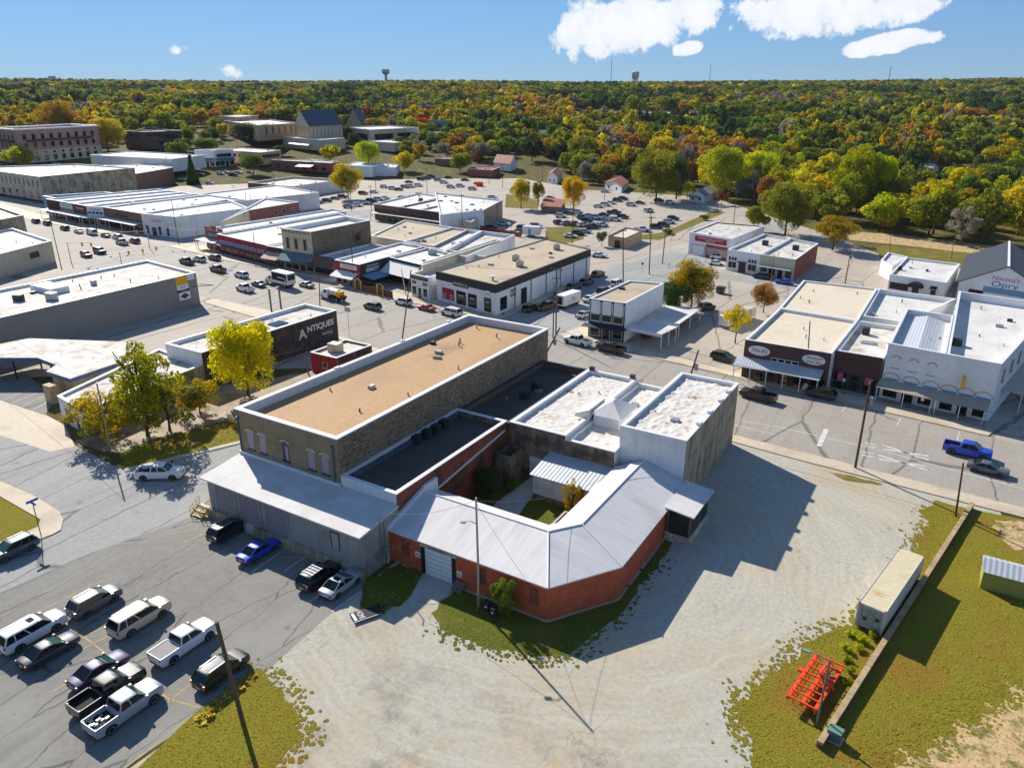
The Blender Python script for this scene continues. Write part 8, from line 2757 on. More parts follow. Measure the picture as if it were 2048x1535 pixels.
islands('grass',seq([(-6.47,45.17),(-8.6,49.2),(-9.45,51.05),(-8.1,54.11),(-6.83,57.69),(-6.11,60.36),(-4.84,63.5),(-2.66,66.31),(-0.92,71.75),(1,83.14),(1.57,86.52),(2.11,89.55),(1.53,94.07)]),1100,0.038, 'grass_yard', 'scraps of dry turf along the edge of the gravel',1)
islands('grass',seq([(-46.37,31.94),(-45.32,33.21),(-42.45,32.55),(-39.15,31.23),(-37.31,30.09),(-37.32,28.29),(-36.89,26.41)]),420,0.038, 'grass_yard', 'scraps of turf round the verge by the lot corner',2)
islands('grass',seq([(-21.85,67.9),(-22.08,56.38),(-23.23,50.57),(-24.05,48.7),(-26.16,47.42),(-29.3,46.11),(-32.64,45.8),(-35.63,45.6)]),600,0.036, 'grass_green', 'scraps of turf beside the orange brick wall',3)
islands('grass',seq([(1.66,50.11),(4.31,54.71),(7.89,60.45),(11.46,65.86)]) * 2,800,0.05, 'grass_yard', 'scraps of turf creeping over the bare sand',4)
VG = ragged([(-45.58,20.88),(-46.25,27.04),(-46.16,31.86),(-45.23,33.13),(-42.37,32.47),(-39.15,31.23),(-37.17,30.06),(-37.25,28.22),(-36.82,26.35),(-34.45,23.08),(-43.61,17.51)],0.8,1.0,15,skip=(0,1))
tufts('grass',VG,7,0.06, 'blade_green', 'short green grass on the verge by the lot corner',1)
tufts('grass',[(-46.23,26.32),(-46.1,32.24),(-45.27,32.61),(-44.9,26.24)],16,0.22, 'blade_dry', 'tall dry grass along the lot kerb',2)
WG = ragged([(-38.37,51.45),(-27.6,51.4),(-22.8,58.2),(-22.8,71),(-22.07,70.84),(-21.72,67.55),(-21.9,55.97),(-23,50.1),(-23.81,48.25),(-25.97,47.08),(-29.1,45.78),(-32.41,45.46),(-35.46,45.37),(-37.8,47.08)],0.6,0.9,17,skip=(0,1,2))
tufts('grass',WG,8,0.06, 'blade_green', 'short green grass along the orange brick wall',3)
FG = ragged([(2.22,96.6),(4.24,96.41),(16.57,97.35),(16,90),(16,40),(15.19,52.82),(-4.49,40.85),(-6.93,46.22),(-8.88,49.03),(-9.69,51.03),(-8.26,54.42),(-6.99,58.03),(-6.28,60.73),(-4.92,63.94),(-2.71,66.7),
			(-0.97,72.19),(0.86,83.05),(1.38,86.4),(1.92,89.43),(1.29,94.34)],1.3,1.0,18,skip=(1,2,3,4))
tufts('grass',FG,5,0.06, 'blade_green', 'patchy grass of the field beside the timber wall',4)
tufts('grass',FG,3,0.07, 'blade_dry', 'dry straw-coloured blades scattered over the field',5)
tufts('grass',[(-46.8,47.5),(-45.6,51.94),(-42.22,51.9),(-41.44,49.39),(-40.8,46.06),(-42.27,43.93),(-44.01,43.75)],10,0.09, 'blade_green', 'dark grass in the corner between the dock and the brick wall',6)
tufts('grass',[(-90.7,49.68),(-84.51,63.94),(-91.33,69.23),(-95.94,56.99),(-95.87,52.3)],8,0.09, 'blade_green', 'grass of the street island under the trees',7)

# ---------------- poles,wires,signs and small things ----------------

def pole(label,base,top,h,mat='wood_pole',r=0.16,arms=(),lamp=None,transformer=False,name='utility_pole',cat='pole',arm_dir=(0.12,1)):
	"""base, top: ground position and the position of the (possibly leaning) tip at height h."""
	t = thing(name,label,cat,(base[0],base[1],0))
	MB().tube([(base[0],base[1],-0.1),(top[0],top[1],h)],r,10,r * 0.72).build('shaft',mat,t,smooth=60)
	ad = Vector(arm_dir).normalized()
	for z,w in arms:
		f = z / h
		c = Vector((base[0] + (top[0] - base[0]) * f,base[1] + (top[1] - base[1]) * f))
		a,b = c - ad * w / 2,c + ad * w / 2
		MB().bar((a.x,a.y,z),(b.x,b.y,z),0.12,0.14).build('crossarm', 'wood_pole',t)
		for k in range(4):
			p = a + (b - a) * (k + 0.1) / 3.2
			MB().cyl((p.x,p.y),0.05,z + 0.07,z + 0.25,6).build('insulator', 'metal_grey',t)
	if transformer:
		z = h * 0.78
		c = (base[0] + (top[0] - base[0]) * 0.78 + 0.45,base[1] + (top[1] - base[1]) * 0.78)
		MB().cyl(c,0.27,z - 0.5,z + 0.5,12).build('transformer', 'metal_grey',t)
		MB().box(c[0] - 0.35,c[0] - 0.2,c[1] - 0.06,c[1] + 0.06,z - 0.2,z + 0.2).build('bracket', 'metal_dark',t)
	if lamp:
		(dx,dy),z = lamp
		f = z / h
		c = Vector((base[0] + (top[0] - base[0]) * f,base[1] + (top[1] - base[1]) * f))
		e = c + Vector((dx,dy))
		mid = c + Vector((dx,dy)) * 0.5
		MB().tube([(c.x,c.y,z),(mid.x,mid.y,z + 0.3),(e.x,e.y,z + 0.25)],0.04,6).build('lamp_arm', 'metal_grey',t)
		MB().obox((e.x + dx * 0.15,e.y + dy * 0.15,z + 0.18),(0.5,0.3,0.16),math.atan2(dy,dx)).build('lamp_head', 'metal_grey',t)
	return t

def wire(a,b,sag,label,r=0.022,mat='wire',group='overhead wires'):
	a,b = Vector(a),Vector(b)
	pts = []
	for k in range(13):
		s = k / 12
		p = a + (b - a) * s
		pts.append((p.x,p.y,p.z - 4 * sag * s * (1 - s)))
	o = MB().tube(pts,r,4).build('overhead_wire',mat,origin=tuple(a))
	return tag(o,label, 'wire',group)

pole('thick brown wooden pole leaning beside the black SUV at the lot corner',(-42.28,28.3),(-42.51,27.66),10.3,r=0.19)
pole('tall grey metal pole beside the loose tree at the street island',(-96.95,51.65),(-97.1,51.8),10.4, 'pole_metal',0.13)
pole('slim steel pole with a small lamp in front of the orange brick wall',(-34.34,50.34),(-34.57,50.45),12.0, 'metal_grey',0.13,lamp=((-1.0,-0.5),9.2))
pole('tall wooden pole with a transformer beside the highway at the gravel lot',(-7.43,100.64),(-7.47,100.67),12.6,r=0.18,transformer=True,arms=((12.2,1.6),))
pole('shorter wooden pole at the end of the timber wall',(4.68,93.7),(4.18,93.64),7.0,r=0.13)
pole('leaning green-grey lamp post over the orange farm implement',(-3.19,51.89),(-3.13,51.89),6.6, 'pole_green',0.1,lamp=((-1.5,0.2),6.3),name='lamp_post',cat='lamp post')
pole('tall wooden pole on the near side of the highway beyond the tan roof',(-90.5,107.2),(-95.34,117.54),13.4,r=0.15)
pole('wooden pole with a pale transformer beyond the dark-roofed shop',(-59.8,103.6),(-53.44,102.68),11.8,transformer=True)
pole('wooden pole with a pale transformer beyond the white lumpy roofs',(-33.2,102.9),(-30.71,102.65),12.0,transformer=True)
pole('tallest paired pole with a crossarm at the side street corner',(-69.9,132.57),(-70.9,134.05),13.6,arms=((13.2,2.6),(11.4,1.8)),transformer=True,arm_dir=(1,0.2))
pole('bare twin of the crossarm pole at the side street corner',(-69.13,129.85),(-68.33,128.27),12.0,r=0.13)
pole('dark wooden pole beside the white off-roader',(-74.6,178.2),(-76.4,180.4),14.2,arms=((13.8,2.0),),arm_dir=(1,0.2))
pole('wooden pole at the verge beyond the tan stucco hut',(-74,194.6),(-76.3,199.6),15.0,arms=((14.6,2.2),),arm_dir=(1,0.2))
pole('leaning wooden pole at the corner of the side street',(-75.8,209.5),(-76.4,212.1),11.5)
pole('thin pole in front of the oval-signed antique shop',(-19.31,128.65),(-20.23,128.73),11.4,r=0.12)
pole('thin brown pole beside the small reddish tree',(-39.6,187.5),(-41.9,197.1),8.5,r=0.1)
pole('dark pole in the yard left of the white restaurant',(-25.9,211),(-25.9,211.5),9.0,r=0.14,transformer=True)
pole('thin pole at the front of the parapet stores',(-48.5,231.8),(-41.8,202.3),8.0,r=0.08)
pole('black lamp post at the edge of the far lawn, left one',(-20.2,255.9),(-20.8,255),6.5, 'metal_dark',0.08,lamp=((0.2,0.1),6.4),name='lamp_post',cat='lamp post')
pole('black lamp post at the edge of the far lawn, right one',(-3.8,260.7),(-4,253.8),6.5, 'metal_dark',0.08,lamp=((0.2,0.1),6.4),name='lamp_post',cat='lamp post')
pole('wooden pole standing before the restaurant patio',(-131.3,138.8),(-137.2,145.3),9.8,r=0.14)
pole('leaning white post beside the cream shop',(-116.2,140.9),(-120.5,144.8),5.5, 'wall_cream',0.14)
pole('dark pole by the crimson store',(-173.3,143.9),(-181.2,151),8.5,r=0.12)
pole('thin pole left of the empty sign frame',(-127.7,123.1),(-129.4,125.4),6.5, 'rust',0.13)
pole('wooden pole at the tan corner store',(-217.6,113.2),(-239.3,124.2),12.2,r=0.14)
pole('dark pole at the white corner store',(-221.7,154.1),(-233.1,161.9),12.5,r=0.14)
pole('paired dark pole in the lane behind the white corner store, left',(-245.4,203),(-257,212.6),8.5,r=0.14)
pole('paired dark pole in the lane behind the white corner store, right',(-246.1,205.6),(-254.7,213),8.0,r=0.14)
for i,(b_,t_,h,lab) in enumerate([((-225.3,240.3),(-321.2,344.5),14, 'tall pole between the yellow tree and the far car park'),((-246.9,239.2),(-299.6,292.7),8, 'pole at the corner of the long white wall'),((-208.8,234.3),(-278.6,313.3),12, 'pole in front of the brick arcade store'),
									((-221.1,287.3),(-302.7,394.2),14, 'pole in the middle of the far yard'),((-152.7,217.7),(-215.6,307.8),14, 'pole beside the grey annex'),((-215,344.1),(-277.9,444.2),12, 'pole beside the white gabled house'),
									((-229.8,353.9),(-289.3,445.2),11, 'pole left of the white gabled house'),((-212.1,381.9),(-254.6,458),12, 'pole beyond the tiny outbuilding'),((-112.2,222.8),(-150,298.1),12, 'pole on the small lawn'),((-148.7,327.3),(-182.5,399.9),9, 'pole at the upper end of the long car park'),
									((-124.9,227.9),(-137.9,251.6),4, 'short post beside the white trailer'),((-96.7,251.8),(-116.7,303),8, 'lamp pole among the cars by the stucco hut'),((-78.4,291.8),(-97.6,362.4),12, 'pole at the edge of the wood above the garage'),
									((-93.1,319),(-113.2,386.1),10, 'pole beside the white cottage'),((-293.1,260.7),(-360.5,321.4),10, 'pole at the corner of the paved yard'),((-264.7,301.3),(-331.9,379.3),11, 'pole in front of the far white sheds')]):
	d = Vector(b_).length
	pole(lab,b_,b_,h,r=0.14,arms=((h - 0.4,1.8),),arm_dir=(1,0.3))
# highway line
LINE = [(-90.5,107.2,13.0),(-59.8,103.6,11.5),(-33.2,102.9,11.7),(*(-7.47,100.67),12.2),(30,99,12.2)]
for i in range(len(LINE) - 1):
	for k,(dy,dz) in enumerate(((0.0,0.0),(0.25,-1.3),(-0.25,-2.2))):
		a,b = LINE[i],LINE[i + 1]
		wire((a[0],a[1] + dy,a[2] + dz),(b[0],b[1] + dy,b[2] + dz),0.9, '%s wire over the highway kerb %s' % (('top', 'middle', 'lowest')[k],('beyond the tan roof', 'beyond the lumpy roofs', 'left of the gravel lot pole', 'right of the gravel lot pole')[i]))
wire((-90.5,107.2,13.0),(-150,116,12.5),1.2, 'dark overhead wire running on past the antiques building')
tp = (-34.57,50.45)
wire((tp[0],tp[1],11.8),(-46.4,50.5,6.8),0.8, 'pale service cable from the lamp pole to the dock corner',0.02, 'wire_grey')
wire((tp[0],tp[1],11.7),(-28.7,76.5,6.6),2.0, 'pale service cable over the courtyard to the white block',0.02, 'wire_grey')
wire((tp[0],tp[1],11.5),(-30.2,51.9,4.0),0.2, 'guy wire from the lamp pole to the brick wall',0.015, 'wire')
wire((-46.6,50.2,2.2),(-43.5,51.6,4.0),0.2, 'yellow cable from the meter box to the brick eave',0.025, 'gold')
wire((-46.6,50.2,2.0),(-60,44,0.1),0.05, 'yellow cable running down from the meter box across the lot',0.02, 'gold')
q0,q1 = (-70.9,134.05),(-76.4,180.4)
for dz in (0,-0.9):
	wire((*q0,13.4 + dz),(*q1,13.9 + dz),0.9, 'dark overhead wire along the side street')
wire((*q0,13.2),(-91,107.2,12.8),1.0, 'dark overhead wire crossing the highway from the corner pole')
wire((*(-137.2,145.3),9.6),(*q0,12.8),1.4, 'dark overhead wire along the shop fronts')
wire((*(-97.1,51.8),10.2),(-150,62,9.5),0.8, 'dark overhead wire along the back street')
wire((*(-97.1,51.8),10.0),(-96.5,88,5),0.6, 'pale cable from the grey metal pole to the red hut post',0.02, 'wire_grey')
pole('short wooden post beside the red hut',(-96.4,88.64),(-94.79,86.91),4.2, 'wood_grey',0.13)

# traffic signals

def signal(label,base,d,L,h=6.2,heads=2):
	t = thing('traffic_signal',label, 'traffic light',(base[0],base[1],0))
	MB().tube([(base[0],base[1],0),(base[0],base[1],h)],0.12,8,0.09).build('mast', 'pole_metal',t)
	e = Vector(d).normalized()
	p = Vector(base) + e * L
	MB().tube([(base[0],base[1],h - 0.5),(p.x,p.y,h)],0.09,6,0.05).build('arm', 'pole_metal',t)
	for k in range(heads):
		c = Vector(base) + e * L * (1 - 0.38 * k)
		MB().obox((c.x,c.y,h - 0.62),(0.36,0.36,1.1)).build('signal_head', 'sign_yellow',t)
		for j in range(3):
			MB().obox((c.x,c.y - 0.2,h - 0.3 - 0.33 * j),(0.22,0.06,0.22)).build('lens',('sign_red', 'gold', 'green_box')[j],t)
	return t

signal('traffic signal on a long arm at the crenellated store corner',(-211.2,153.6),(-0.9,-0.3),11)
signal('traffic signal on a long arm in front of the white corner store',(-223.8,145),(-0.6,-0.9),12,heads=3)
signal('traffic signal on the near corner beside the tan store',(-225.2,120.3),(1,0.35),8)
signal('traffic signal on the near corner beside the grey hall',(-198.1,119.2),(0.2,1),10,heads=3)

# empty sign frame and small roadside signs
t = thing('sign_frame', 'empty white pylon sign frame on two posts beside the highway', 'sign',(*(-133.4,114.6),0))
for (u,dx) in (((-133.4,113.6),0),((-133.8,116.8),0)):
	MB().box(u[0] - 0.15,u[0] + 0.15,u[1] - 0.15,u[1] + 0.15,0,5.4).build('post', 'wood_grey',t)
a,b = Vector((-133.4,113.6)),Vector((-133.8,116.8))
for z0,z1 in ((2.0,2.2),(5.2,5.4)):
	MB().bar((a.x,a.y,z0),(b.x,b.y,z0),0.2,0.2).build('rail', 'trim_white',t)
t = thing('post_sign', 'small pale sign on a thin post at the antiques corner', 'sign',(*(-105.63,109.24),0))
c = (-105.63,109.24)
MB().tube([(c[0],c[1],0),(c[0],c[1],5.2)],0.05,6).build('post', 'metal_grey',t)
MB().box(c[0] - 0.7,c[0] + 0.7,c[1] - 0.1,c[1] + 0.1,5.2,6.2).build('panel', 'metal_cream',t)
t = thing('street_name_sign', 'street-name sign with two blue blades at the corner walk', 'sign',(*(-83.59,34.86),0))
c = (-83.59,34.86)
MB().tube([(c[0],c[1],0.1),(c[0],c[1],4.2)],0.05,6).build('post', 'metal_dark',t)
MB().box(c[0] - 0.65,c[0] + 0.65,c[1] - 0.02,c[1] + 0.02,4.2,4.5).build('blade', 'sign_blue',t)
MB().box(c[0] - 0.02,c[0] + 0.02,c[1] - 0.65,c[1] + 0.65,4.503,4.8).build('blade', 'sign_blue',t)
t = thing('stop_sign', 'red stop sign at the side street corner', 'sign',(*(-76.4,195.4),0))
c = (-76.4,195.4)
MB().tube([(c[0],c[1],0),(c[0],c[1],2.2)],0.04,6).build('post', 'metal_grey',t)
mb = MB()
oc = [(0.42 * math.cos(math.pi / 8 + math.pi / 4 * j),0.42 * math.sin(math.pi / 8 + math.pi / 4 * j)) for j in range(8)]
mb.add([(c[0] + x,c[1] - 0.06,2.5 + z) for x,z in oc] + [(c[0] + x,c[1] - 0.03,2.5 + z) for x,z in oc],[tuple(range(8)),tuple(range(15,7,-1))] + [(j,j + 8,(j + 1) % 8 + 8,(j + 1) % 8) for j in range(8)])
s_ = mb.build('plate', 'sign_red',t)
text('STOP',(c[0],c[1] - 0.065,2.5),0.3,(0,-1), 'sign_white',s_)
for lab,u in (('small white parking sign in front of the dark brick cafe',(-13.61,129.14)),('small white parking sign under the tan metal awning',(-1.68,126.71))):
	t = thing('parking_sign',lab, 'sign',(*u,0.13))
	MB().tube([(u[0],u[1],0.13),(u[0],u[1],2.4)],0.03,6).build('post', 'metal_grey',t)
	MB().box(u[0] - 0.22,u[0] + 0.22,u[1] - 0.03,u[1] - 0.002,1.8,2.4).build('plate', 'sign_white',t)

def hydrant(label,c):
	t = thing('fire_hydrant',label, 'hydrant',(*c,0.03))
	MB().cyl(c,0.16,0.03,0.62,10).build('barrel', 'sign_red',t)
	MB().cyl(c,0.17,0.622,0.82,10,0.05).build('cap', 'sign_red',t)
	MB().box(c[0] - 0.26,c[0] + 0.26,c[1] - 0.07,c[1] + 0.07,0.42,0.56).build('outlet', 'sign_red',t)

hydrant('red fire hydrant on the grass island beside the street',(-86.29,53.71))
hydrant('red fire hydrant at the corner shop kerb',(-86.86,138.96))

# container
def cont(u,v,z):
	"""Container axes: u across, v along, from the near left corner."""
	e2 = Vector((0.185,0.983))
	e1 = Vector((0.983,-0.185))
	p = Vector((-2.55,66.2)) + e1 * u + e2 * v
	return (p.x,p.y,z)

MAT('container',(206,202,188),var=0.06,scale=2,col2=(176,168,150),s2=0.5,corr=('y',0.28),streak=(150,130,104))
MAT('container_top',(206,192,156),var=0.08,scale=2,col2=(186,152,104),s2=0.5,lo=0.52,hi=0.7,corr=('y',0.5))
MAT('container_door',(150,158,154),var=0.08,scale=2,col2=(120,122,116),s2=0.6)
t = thing('shipping_container', 'cream steel shipping container with a rust-streaked roof beside the timber wall', 'container',(-2.55,66.2,0))

def chexa(u0,u1,v0,v1,z0,z1):
	return MB().hexa([cont(u0,v0,z0),cont(u1,v0,z0),cont(u1,v1,z0),cont(u0,v1,z0),cont(u0,v0,z1),cont(u1,v0,z1),cont(u1,v1,z1),cont(u0,v1,z1)])

chexa(0.03,2.41,0.06,12.13,0.35,2.74).build('side', 'container',t)
chexa(0.05,2.39,0.08,12.1,2.743,2.78).build('roof', 'container_top',t)
for u0 in (0.0,2.30):
	for v0 in (0.0,12.05):
		chexa(u0,u0 + 0.14,v0,v0 + 0.14,0.2,2.8).build('corner_post', 'container',t)
		chexa(u0 - 0.01,u0 + 0.15,v0 - 0.01,v0 + 0.15,2.803,2.86).build('corner_casting', 'rust',t)
for u0 in (0.0,2.36):
	chexa(u0,u0 + 0.08,0.143,12.047,2.66,2.82).build('top_rail', 'container',t)
for k in range(2):
	d = chexa(0.15 + k * 1.075,1.2 + k * 1.075,0.0,0.055,0.4,2.65).build('door', 'container_door',t)
	for u0 in (0.25,0.8):
		chexa(0.15 + k * 1.075 + u0,0.19 + k * 1.075 + u0,-0.05,-0.01,0.42,2.63).build('lock_rod', 'metal_grey',d)
	for z0 in (0.9,2.0):
		chexa(0.18 + k * 1.075,1.17 + k * 1.075,-0.012,-0.002,z0,z0 + 0.05).build('door_rib', 'metal_grey',d)
	chexa(0.6 + k * 1.075,1.0 + k * 1.075,-0.02,-0.002,1.2 + 0.3 * k,1.55 + 0.3 * k).build('marking', 'charcoal' if k == 0 else 'metal_dark',d)
for v0 in (0.2,11.5):
	for u0 in (0.2,1.9):
		chexa(u0,u0 + 0.3,v0,v0 + 0.4,0.0,0.345).build('block', 'wood_grey',t)
# timber wall,piece by piece
t = thing('timber_wall', 'low weathered timber retaining wall running along the field edge', 'wall',(2,74,0))
a,b = Vector((6.2,97.0)),Vector((-2.6,49.6))
N_ = 22
e = (b - a).normalized()
nn = Vector((-e.y,e.x)) * 0.22
MAT('beam_tan',(176,152,112),var=0.15,scale=2,col2=(140,118,86),s2=0.8,lo=0.45)
for k in range(N_):
	p,q = a + (b - a) * (k / N_),a + (b - a) * ((k + 0.985) / N_)
	j = random.uniform(-0.03,0.03)
	MB().prism([tuple(p - nn),tuple(q - nn),tuple(q + nn),tuple(p + nn)],0,0.45).build('beam', 'wood_brown',t)
	MB().prism([tuple(p - nn * 1.08),tuple(q - nn * 1.08),tuple(q + nn * 1.08),tuple(p + nn * 1.08)],0.453,0.72 + j).build('beam', 'beam_tan',t)
	if k % 3 == 0:
		MB().cyl(tuple(p + e * 0.3),0.05,0.72 + j,0.76 + j,8).build('bolt', 'rust',t)
# yellow-green shed
t = thing('garden_shed', 'small olive shed with a white ribbed roof on the field', 'shed',(9.2,80.6,0))
MAT('shed_olive',(154,152,72),var=0.05,scale=2,corr=('xy',0.3))
MB().box(7.45,11.6,79.2,82.3,0,2.1).build('wall', 'shed_olive',t)
mb = MB()
mb.add([(7.3,79.0,2.05),(11.75,79.0,2.05),(11.75,80.75,2.75),(7.3,80.75,2.75),(7.3,82.5,2.05),(11.75,82.5,2.05)],[(0,1,2,3),(3,2,5,4),(0,3,4),(1,5,2)])
mb.build('roof', 'roof_metal',t)
MB().box(8.6,9.7,79.17,79.2,0.1,1.9).build('door', 'shed_olive',t)
c = (-1.75,51.14)
t = thing('utility_cabinet', 'green metal utility cabinet at the end of the timber wall', 'cabinet',(*c,0))
MB().obox((c[0],c[1],0.06),(1.2,1.0,0.12),-0.19).build('pad', 'concrete',t)
MB().obox((c[0],c[1],0.56),(1.0,0.8,0.88),-0.19).build('body', 'pole_green',t)
MB().obox((c[0],c[1],1.03),(1.06,0.86,0.06),-0.19).build('lid', 'green_box',t)

# orange farm implement
imp = thing('disc_cultivator', 'bright orange tined farm cultivator standing on the grass', 'farm implement',(-4.9,55.8,0))
e2 = Vector((0.16,0.987))
e1 = Vector((0.987,-0.16))

def ip_(u,v,z):
	p = Vector((-5.7,52.5)) + e1 * u + e2 * v
	return (p.x,p.y,z)

for u in (0.0,1.15,2.2):
	MB().bar(ip_(u,0,1.1),ip_(u,6.6,1.1),0.3,0.24).build('beam', 'orange_paint',imp)
for k in range(8):
	v = 0.1 + k * 0.91
	MB().bar(ip_(-0.05,v,1.24),ip_(2.25,v,1.24),0.13,0.1).build('crossbar', 'orange_paint',imp)
for k in range(15):
	v = 0.3 + k * 0.44
	MB().tube([ip_(0.15,v,1.05),ip_(0.45,v,0.75),ip_(0.2,v,0.2)],0.045,6).build('tine', 'orange_paint',imp)
	MB().tube([ip_(1.3,v,1.05),ip_(1.6,v,0.75),ip_(1.35,v,0.2)],0.045,6).build('tine', 'sign_red' if k % 2 else 'orange_paint',imp)
	MB().tube([ip_(1.9,v,0.42),ip_(1.97,v,0.42)],0.36,12).build('disc', 'metal_dark',imp)
MB().bar(ip_(2.2,2.5,1.2),ip_(1.3,3.3,2.0),0.14).build('hitch', 'orange_paint',imp)
MB().bar(ip_(2.2,4.1,1.2),ip_(1.3,3.3,2.0),0.14).build('hitch', 'orange_paint',imp)
MB().bar(ip_(2.6,3.3,1.1),ip_(1.3,3.3,2.0),0.18).build('hitch', 'orange_paint',imp)
MB().bar(ip_(1.25,3.3,2.0),ip_(1.15,5.2,1.5),0.18).build('drawbar', 'orange_paint',imp)
MB().bar(ip_(1.15,5.2,1.5),ip_(2.1,5.6,1.3),0.16).build('drawbar', 'orange_paint',imp)
MB().bar(ip_(-0.55,3.8,1.1),ip_(0,3.8,1.1),0.4,0.25).build('bracket', 'orange_paint',imp)
MB().tube([ip_(1.5,3.9,1.5),ip_(2.1,4.6,1.3)],0.07,8).build('cylinder_ram', 'metal_grey',imp)

# by the brick wall
t = thing('arrow_board', 'fallen black roadside letter board on a wheeled frame', 'sign',(*(-42.97,43.51),0.02))
t.rotation_euler = (0,0,math.radians(62))
lpart(t, 'board', 'sign_black',MB().box(-1.35,1.35,-0.75,0.75,0.15,0.23))
lpart(t, 'frame', 'metal_grey',MB().box(-1.42,1.42,-0.8,-0.753,0.13,0.25))
lpart(t, 'arrow_panel', 'sign_white',MB().box(-1.25,-0.98,-0.6,0.6,0.233,0.245))
o = text('HOME',(0,0,0),0.8,(0,-1), 'sign_white',t,width=1.2)
o.matrix_local = Matrix.Translation((-0.5,0,0.245)) @ Matrix.Rotation(math.radians(-90),4, 'Z')
lpart(t, 'axle', 'metal_dark',MB().bar((1.6,-0.6,0.15),(1.6,0.6,0.15),0.08))
for s in (-1,1):
	lpart(t, 'wheel', 'tyre',MB().tube([(1.6,s * 0.6,0.16),(1.6,s * 0.68,0.16)],0.15,12))
lpart(t, 'tow_bar', 'metal_dark',MB().bar((1.4,0,0.18),(2.3,0.3,0.1),0.08))
t = thing('wooden_pallet', 'weathered wooden pallet leaning on the orange brick wall', 'pallet',(-37.6,51.6,0))
for k in range(7):
	MB().hexa([(-38.2 + k * 0.18,50.95,0.04),(-38.08 + k * 0.18,50.95,0.04),(-38.08 + k * 0.18,51.72,0.85),(-38.2 + k * 0.18,51.72,0.85),
			(-38.2 + k * 0.18,50.91,0.07),(-38.08 + k * 0.18,50.91,0.07),(-38.08 + k * 0.18,51.68,0.88),(-38.2 + k * 0.18,51.68,0.88)]).build('slat', 'wood_grey',t)
for f in (0.05,0.5,0.95):
	MB().bar((-38.25,50.99 + 0.75 * f,0.03 + 0.8 * f),(-36.95,50.99 + 0.75 * f,0.03 + 0.8 * f),0.08).build('stringer', 'wood_grey',t)
for i,(x,y,lab) in enumerate([(-33.3,50.2, 'dark wheeled bin nearest the lamp pole by the brick wall'),(-32.3,49.8, 'dark wheeled bin half hidden by the shrub at the brick wall')]):
	t = thing('wheeled_bin',lab, 'bin',(x,y,0.03), 'bins by the brick wall')
	mb = MB()
	mb.hexa([(x - 0.24,y - 0.26,0.08),(x + 0.24,y - 0.26,0.08),(x + 0.24,y + 0.26,0.08),(x - 0.24,y + 0.26,0.08),(x - 0.3,y - 0.34,1.0),(x + 0.3,y - 0.34,1.0),(x + 0.3,y + 0.34,1.0),(x - 0.3,y + 0.34,1.0)])
	mb.build('body', 'charcoal',t)
	mb = MB()
	mb.hexa([(x - 0.32,y - 0.38,1.003),(x + 0.32,y - 0.38,1.003),(x + 0.32,y + 0.36,1.003),(x - 0.32,y + 0.36,1.003),(x - 0.28,y - 0.3,1.1),(x + 0.28,y - 0.3,1.1),(x + 0.28,y + 0.3,1.14),(x - 0.28,y + 0.3,1.14)])
	mb.build('lid', 'metal_dark',t)
	MB().box(x - 0.12,x + 0.12,y - 0.352,y - 0.33,0.6,0.75).build('sticker', 'sign_white',t)
	for s in (-1,1):
		MB().tube([(x + s * 0.24,y + 0.26,0.13),(x + s * 0.3,y + 0.26,0.13)],0.1,10).build('wheel', 'tyre',t)
# yellow pipe guard on the lamp pole
MB().tube([(-34.2,49.7,0),(-34.35,50.2,3.0)],0.035,6).build('guard_pipe', 'yellow_paint')
o = bpy.context.scene.objects['guard_pipe']
tag(o, 'thin yellow marker pipe standing at the foot of the lamp pole', 'pipe')
# dumpster,mesh,benches
c = (-50.9,184.1)
t = thing('dumpster', 'dark blue dumpster at the edge of the rear yard', 'dumpster',(*c,0.03))
mb = MB()
mb.hexa([(c[0] - 0.9,c[1] - 0.7,0.1),(c[0] + 0.9,c[1] - 0.7,0.1),(c[0] + 0.9,c[1] + 0.7,0.1),(c[0] - 0.9,c[1] + 0.7,0.1),(c[0] - 1.05,c[1] - 0.9,1.4),(c[0] + 1.05,c[1] - 0.9,1.4),(c[0] + 1.05,c[1] + 0.9,1.6),(c[0] - 1.05,c[1] + 0.9,1.6)])
mb.build('body', 'paint_navy',t)
MB().box(c[0] - 1.0,c[0] + 1.0,c[1] - 0.85,c[1] + 0.85,1.603,1.68).build('lid', 'charcoal',t)
t = thing('orange_mesh_heap', 'heap of bright orange plastic mesh in the far yard', 'heap',(*(-229.3,343.3),0.02))
for k in range(7):
	a = k * 0.9
	mb = MB()
	x0,y0 = 1.6 * math.cos(a) * (k / 7 + 0.3),1.2 * math.sin(a) * (k / 7 + 0.3)
	mb.tube([(x0 - 1.8,y0,0.6 + 0.15 * k),(x0 - 0.8,y0 + 0.2,0.9 + 0.15 * k),(x0 + 0.8,y0 - 0.2,0.85 + 0.15 * k),(x0 + 1.8,y0,0.6 + 0.15 * k)],0.75,8)
	lpart(t, 'roll', 'orange_mesh',mb,50)
for i,(u,m,lab) in enumerate([((-99.84,133.47), 'canvas_blue', 'small blue bench in front of the mural, left one'),((-97.56,133.41), 'canvas_blue', 'small blue bench in front of the mural, right one'),((-89.06,132.5), 'canvas_blue', 'small blue bench below the tall shop window')]):
	t = thing('bench',lab, 'bench',(*u,0.13), 'blue benches at the corner shop')
	MB().box(u[0] - 0.7,u[0] + 0.7,u[1] - 0.2,u[1] + 0.2,0.5,0.56).build('seat',m,t)
	MB().box(u[0] - 0.7,u[0] + 0.7,u[1] + 0.2,u[1] + 0.25,0.562,1.05).build('backrest',m,t)
	for s in (-0.6,0.6):
		MB().box(u[0] + s - 0.04,u[0] + s + 0.04,u[1] - 0.18,u[1] + 0.22,0.13,0.498).build('leg', 'metal_dark',t)
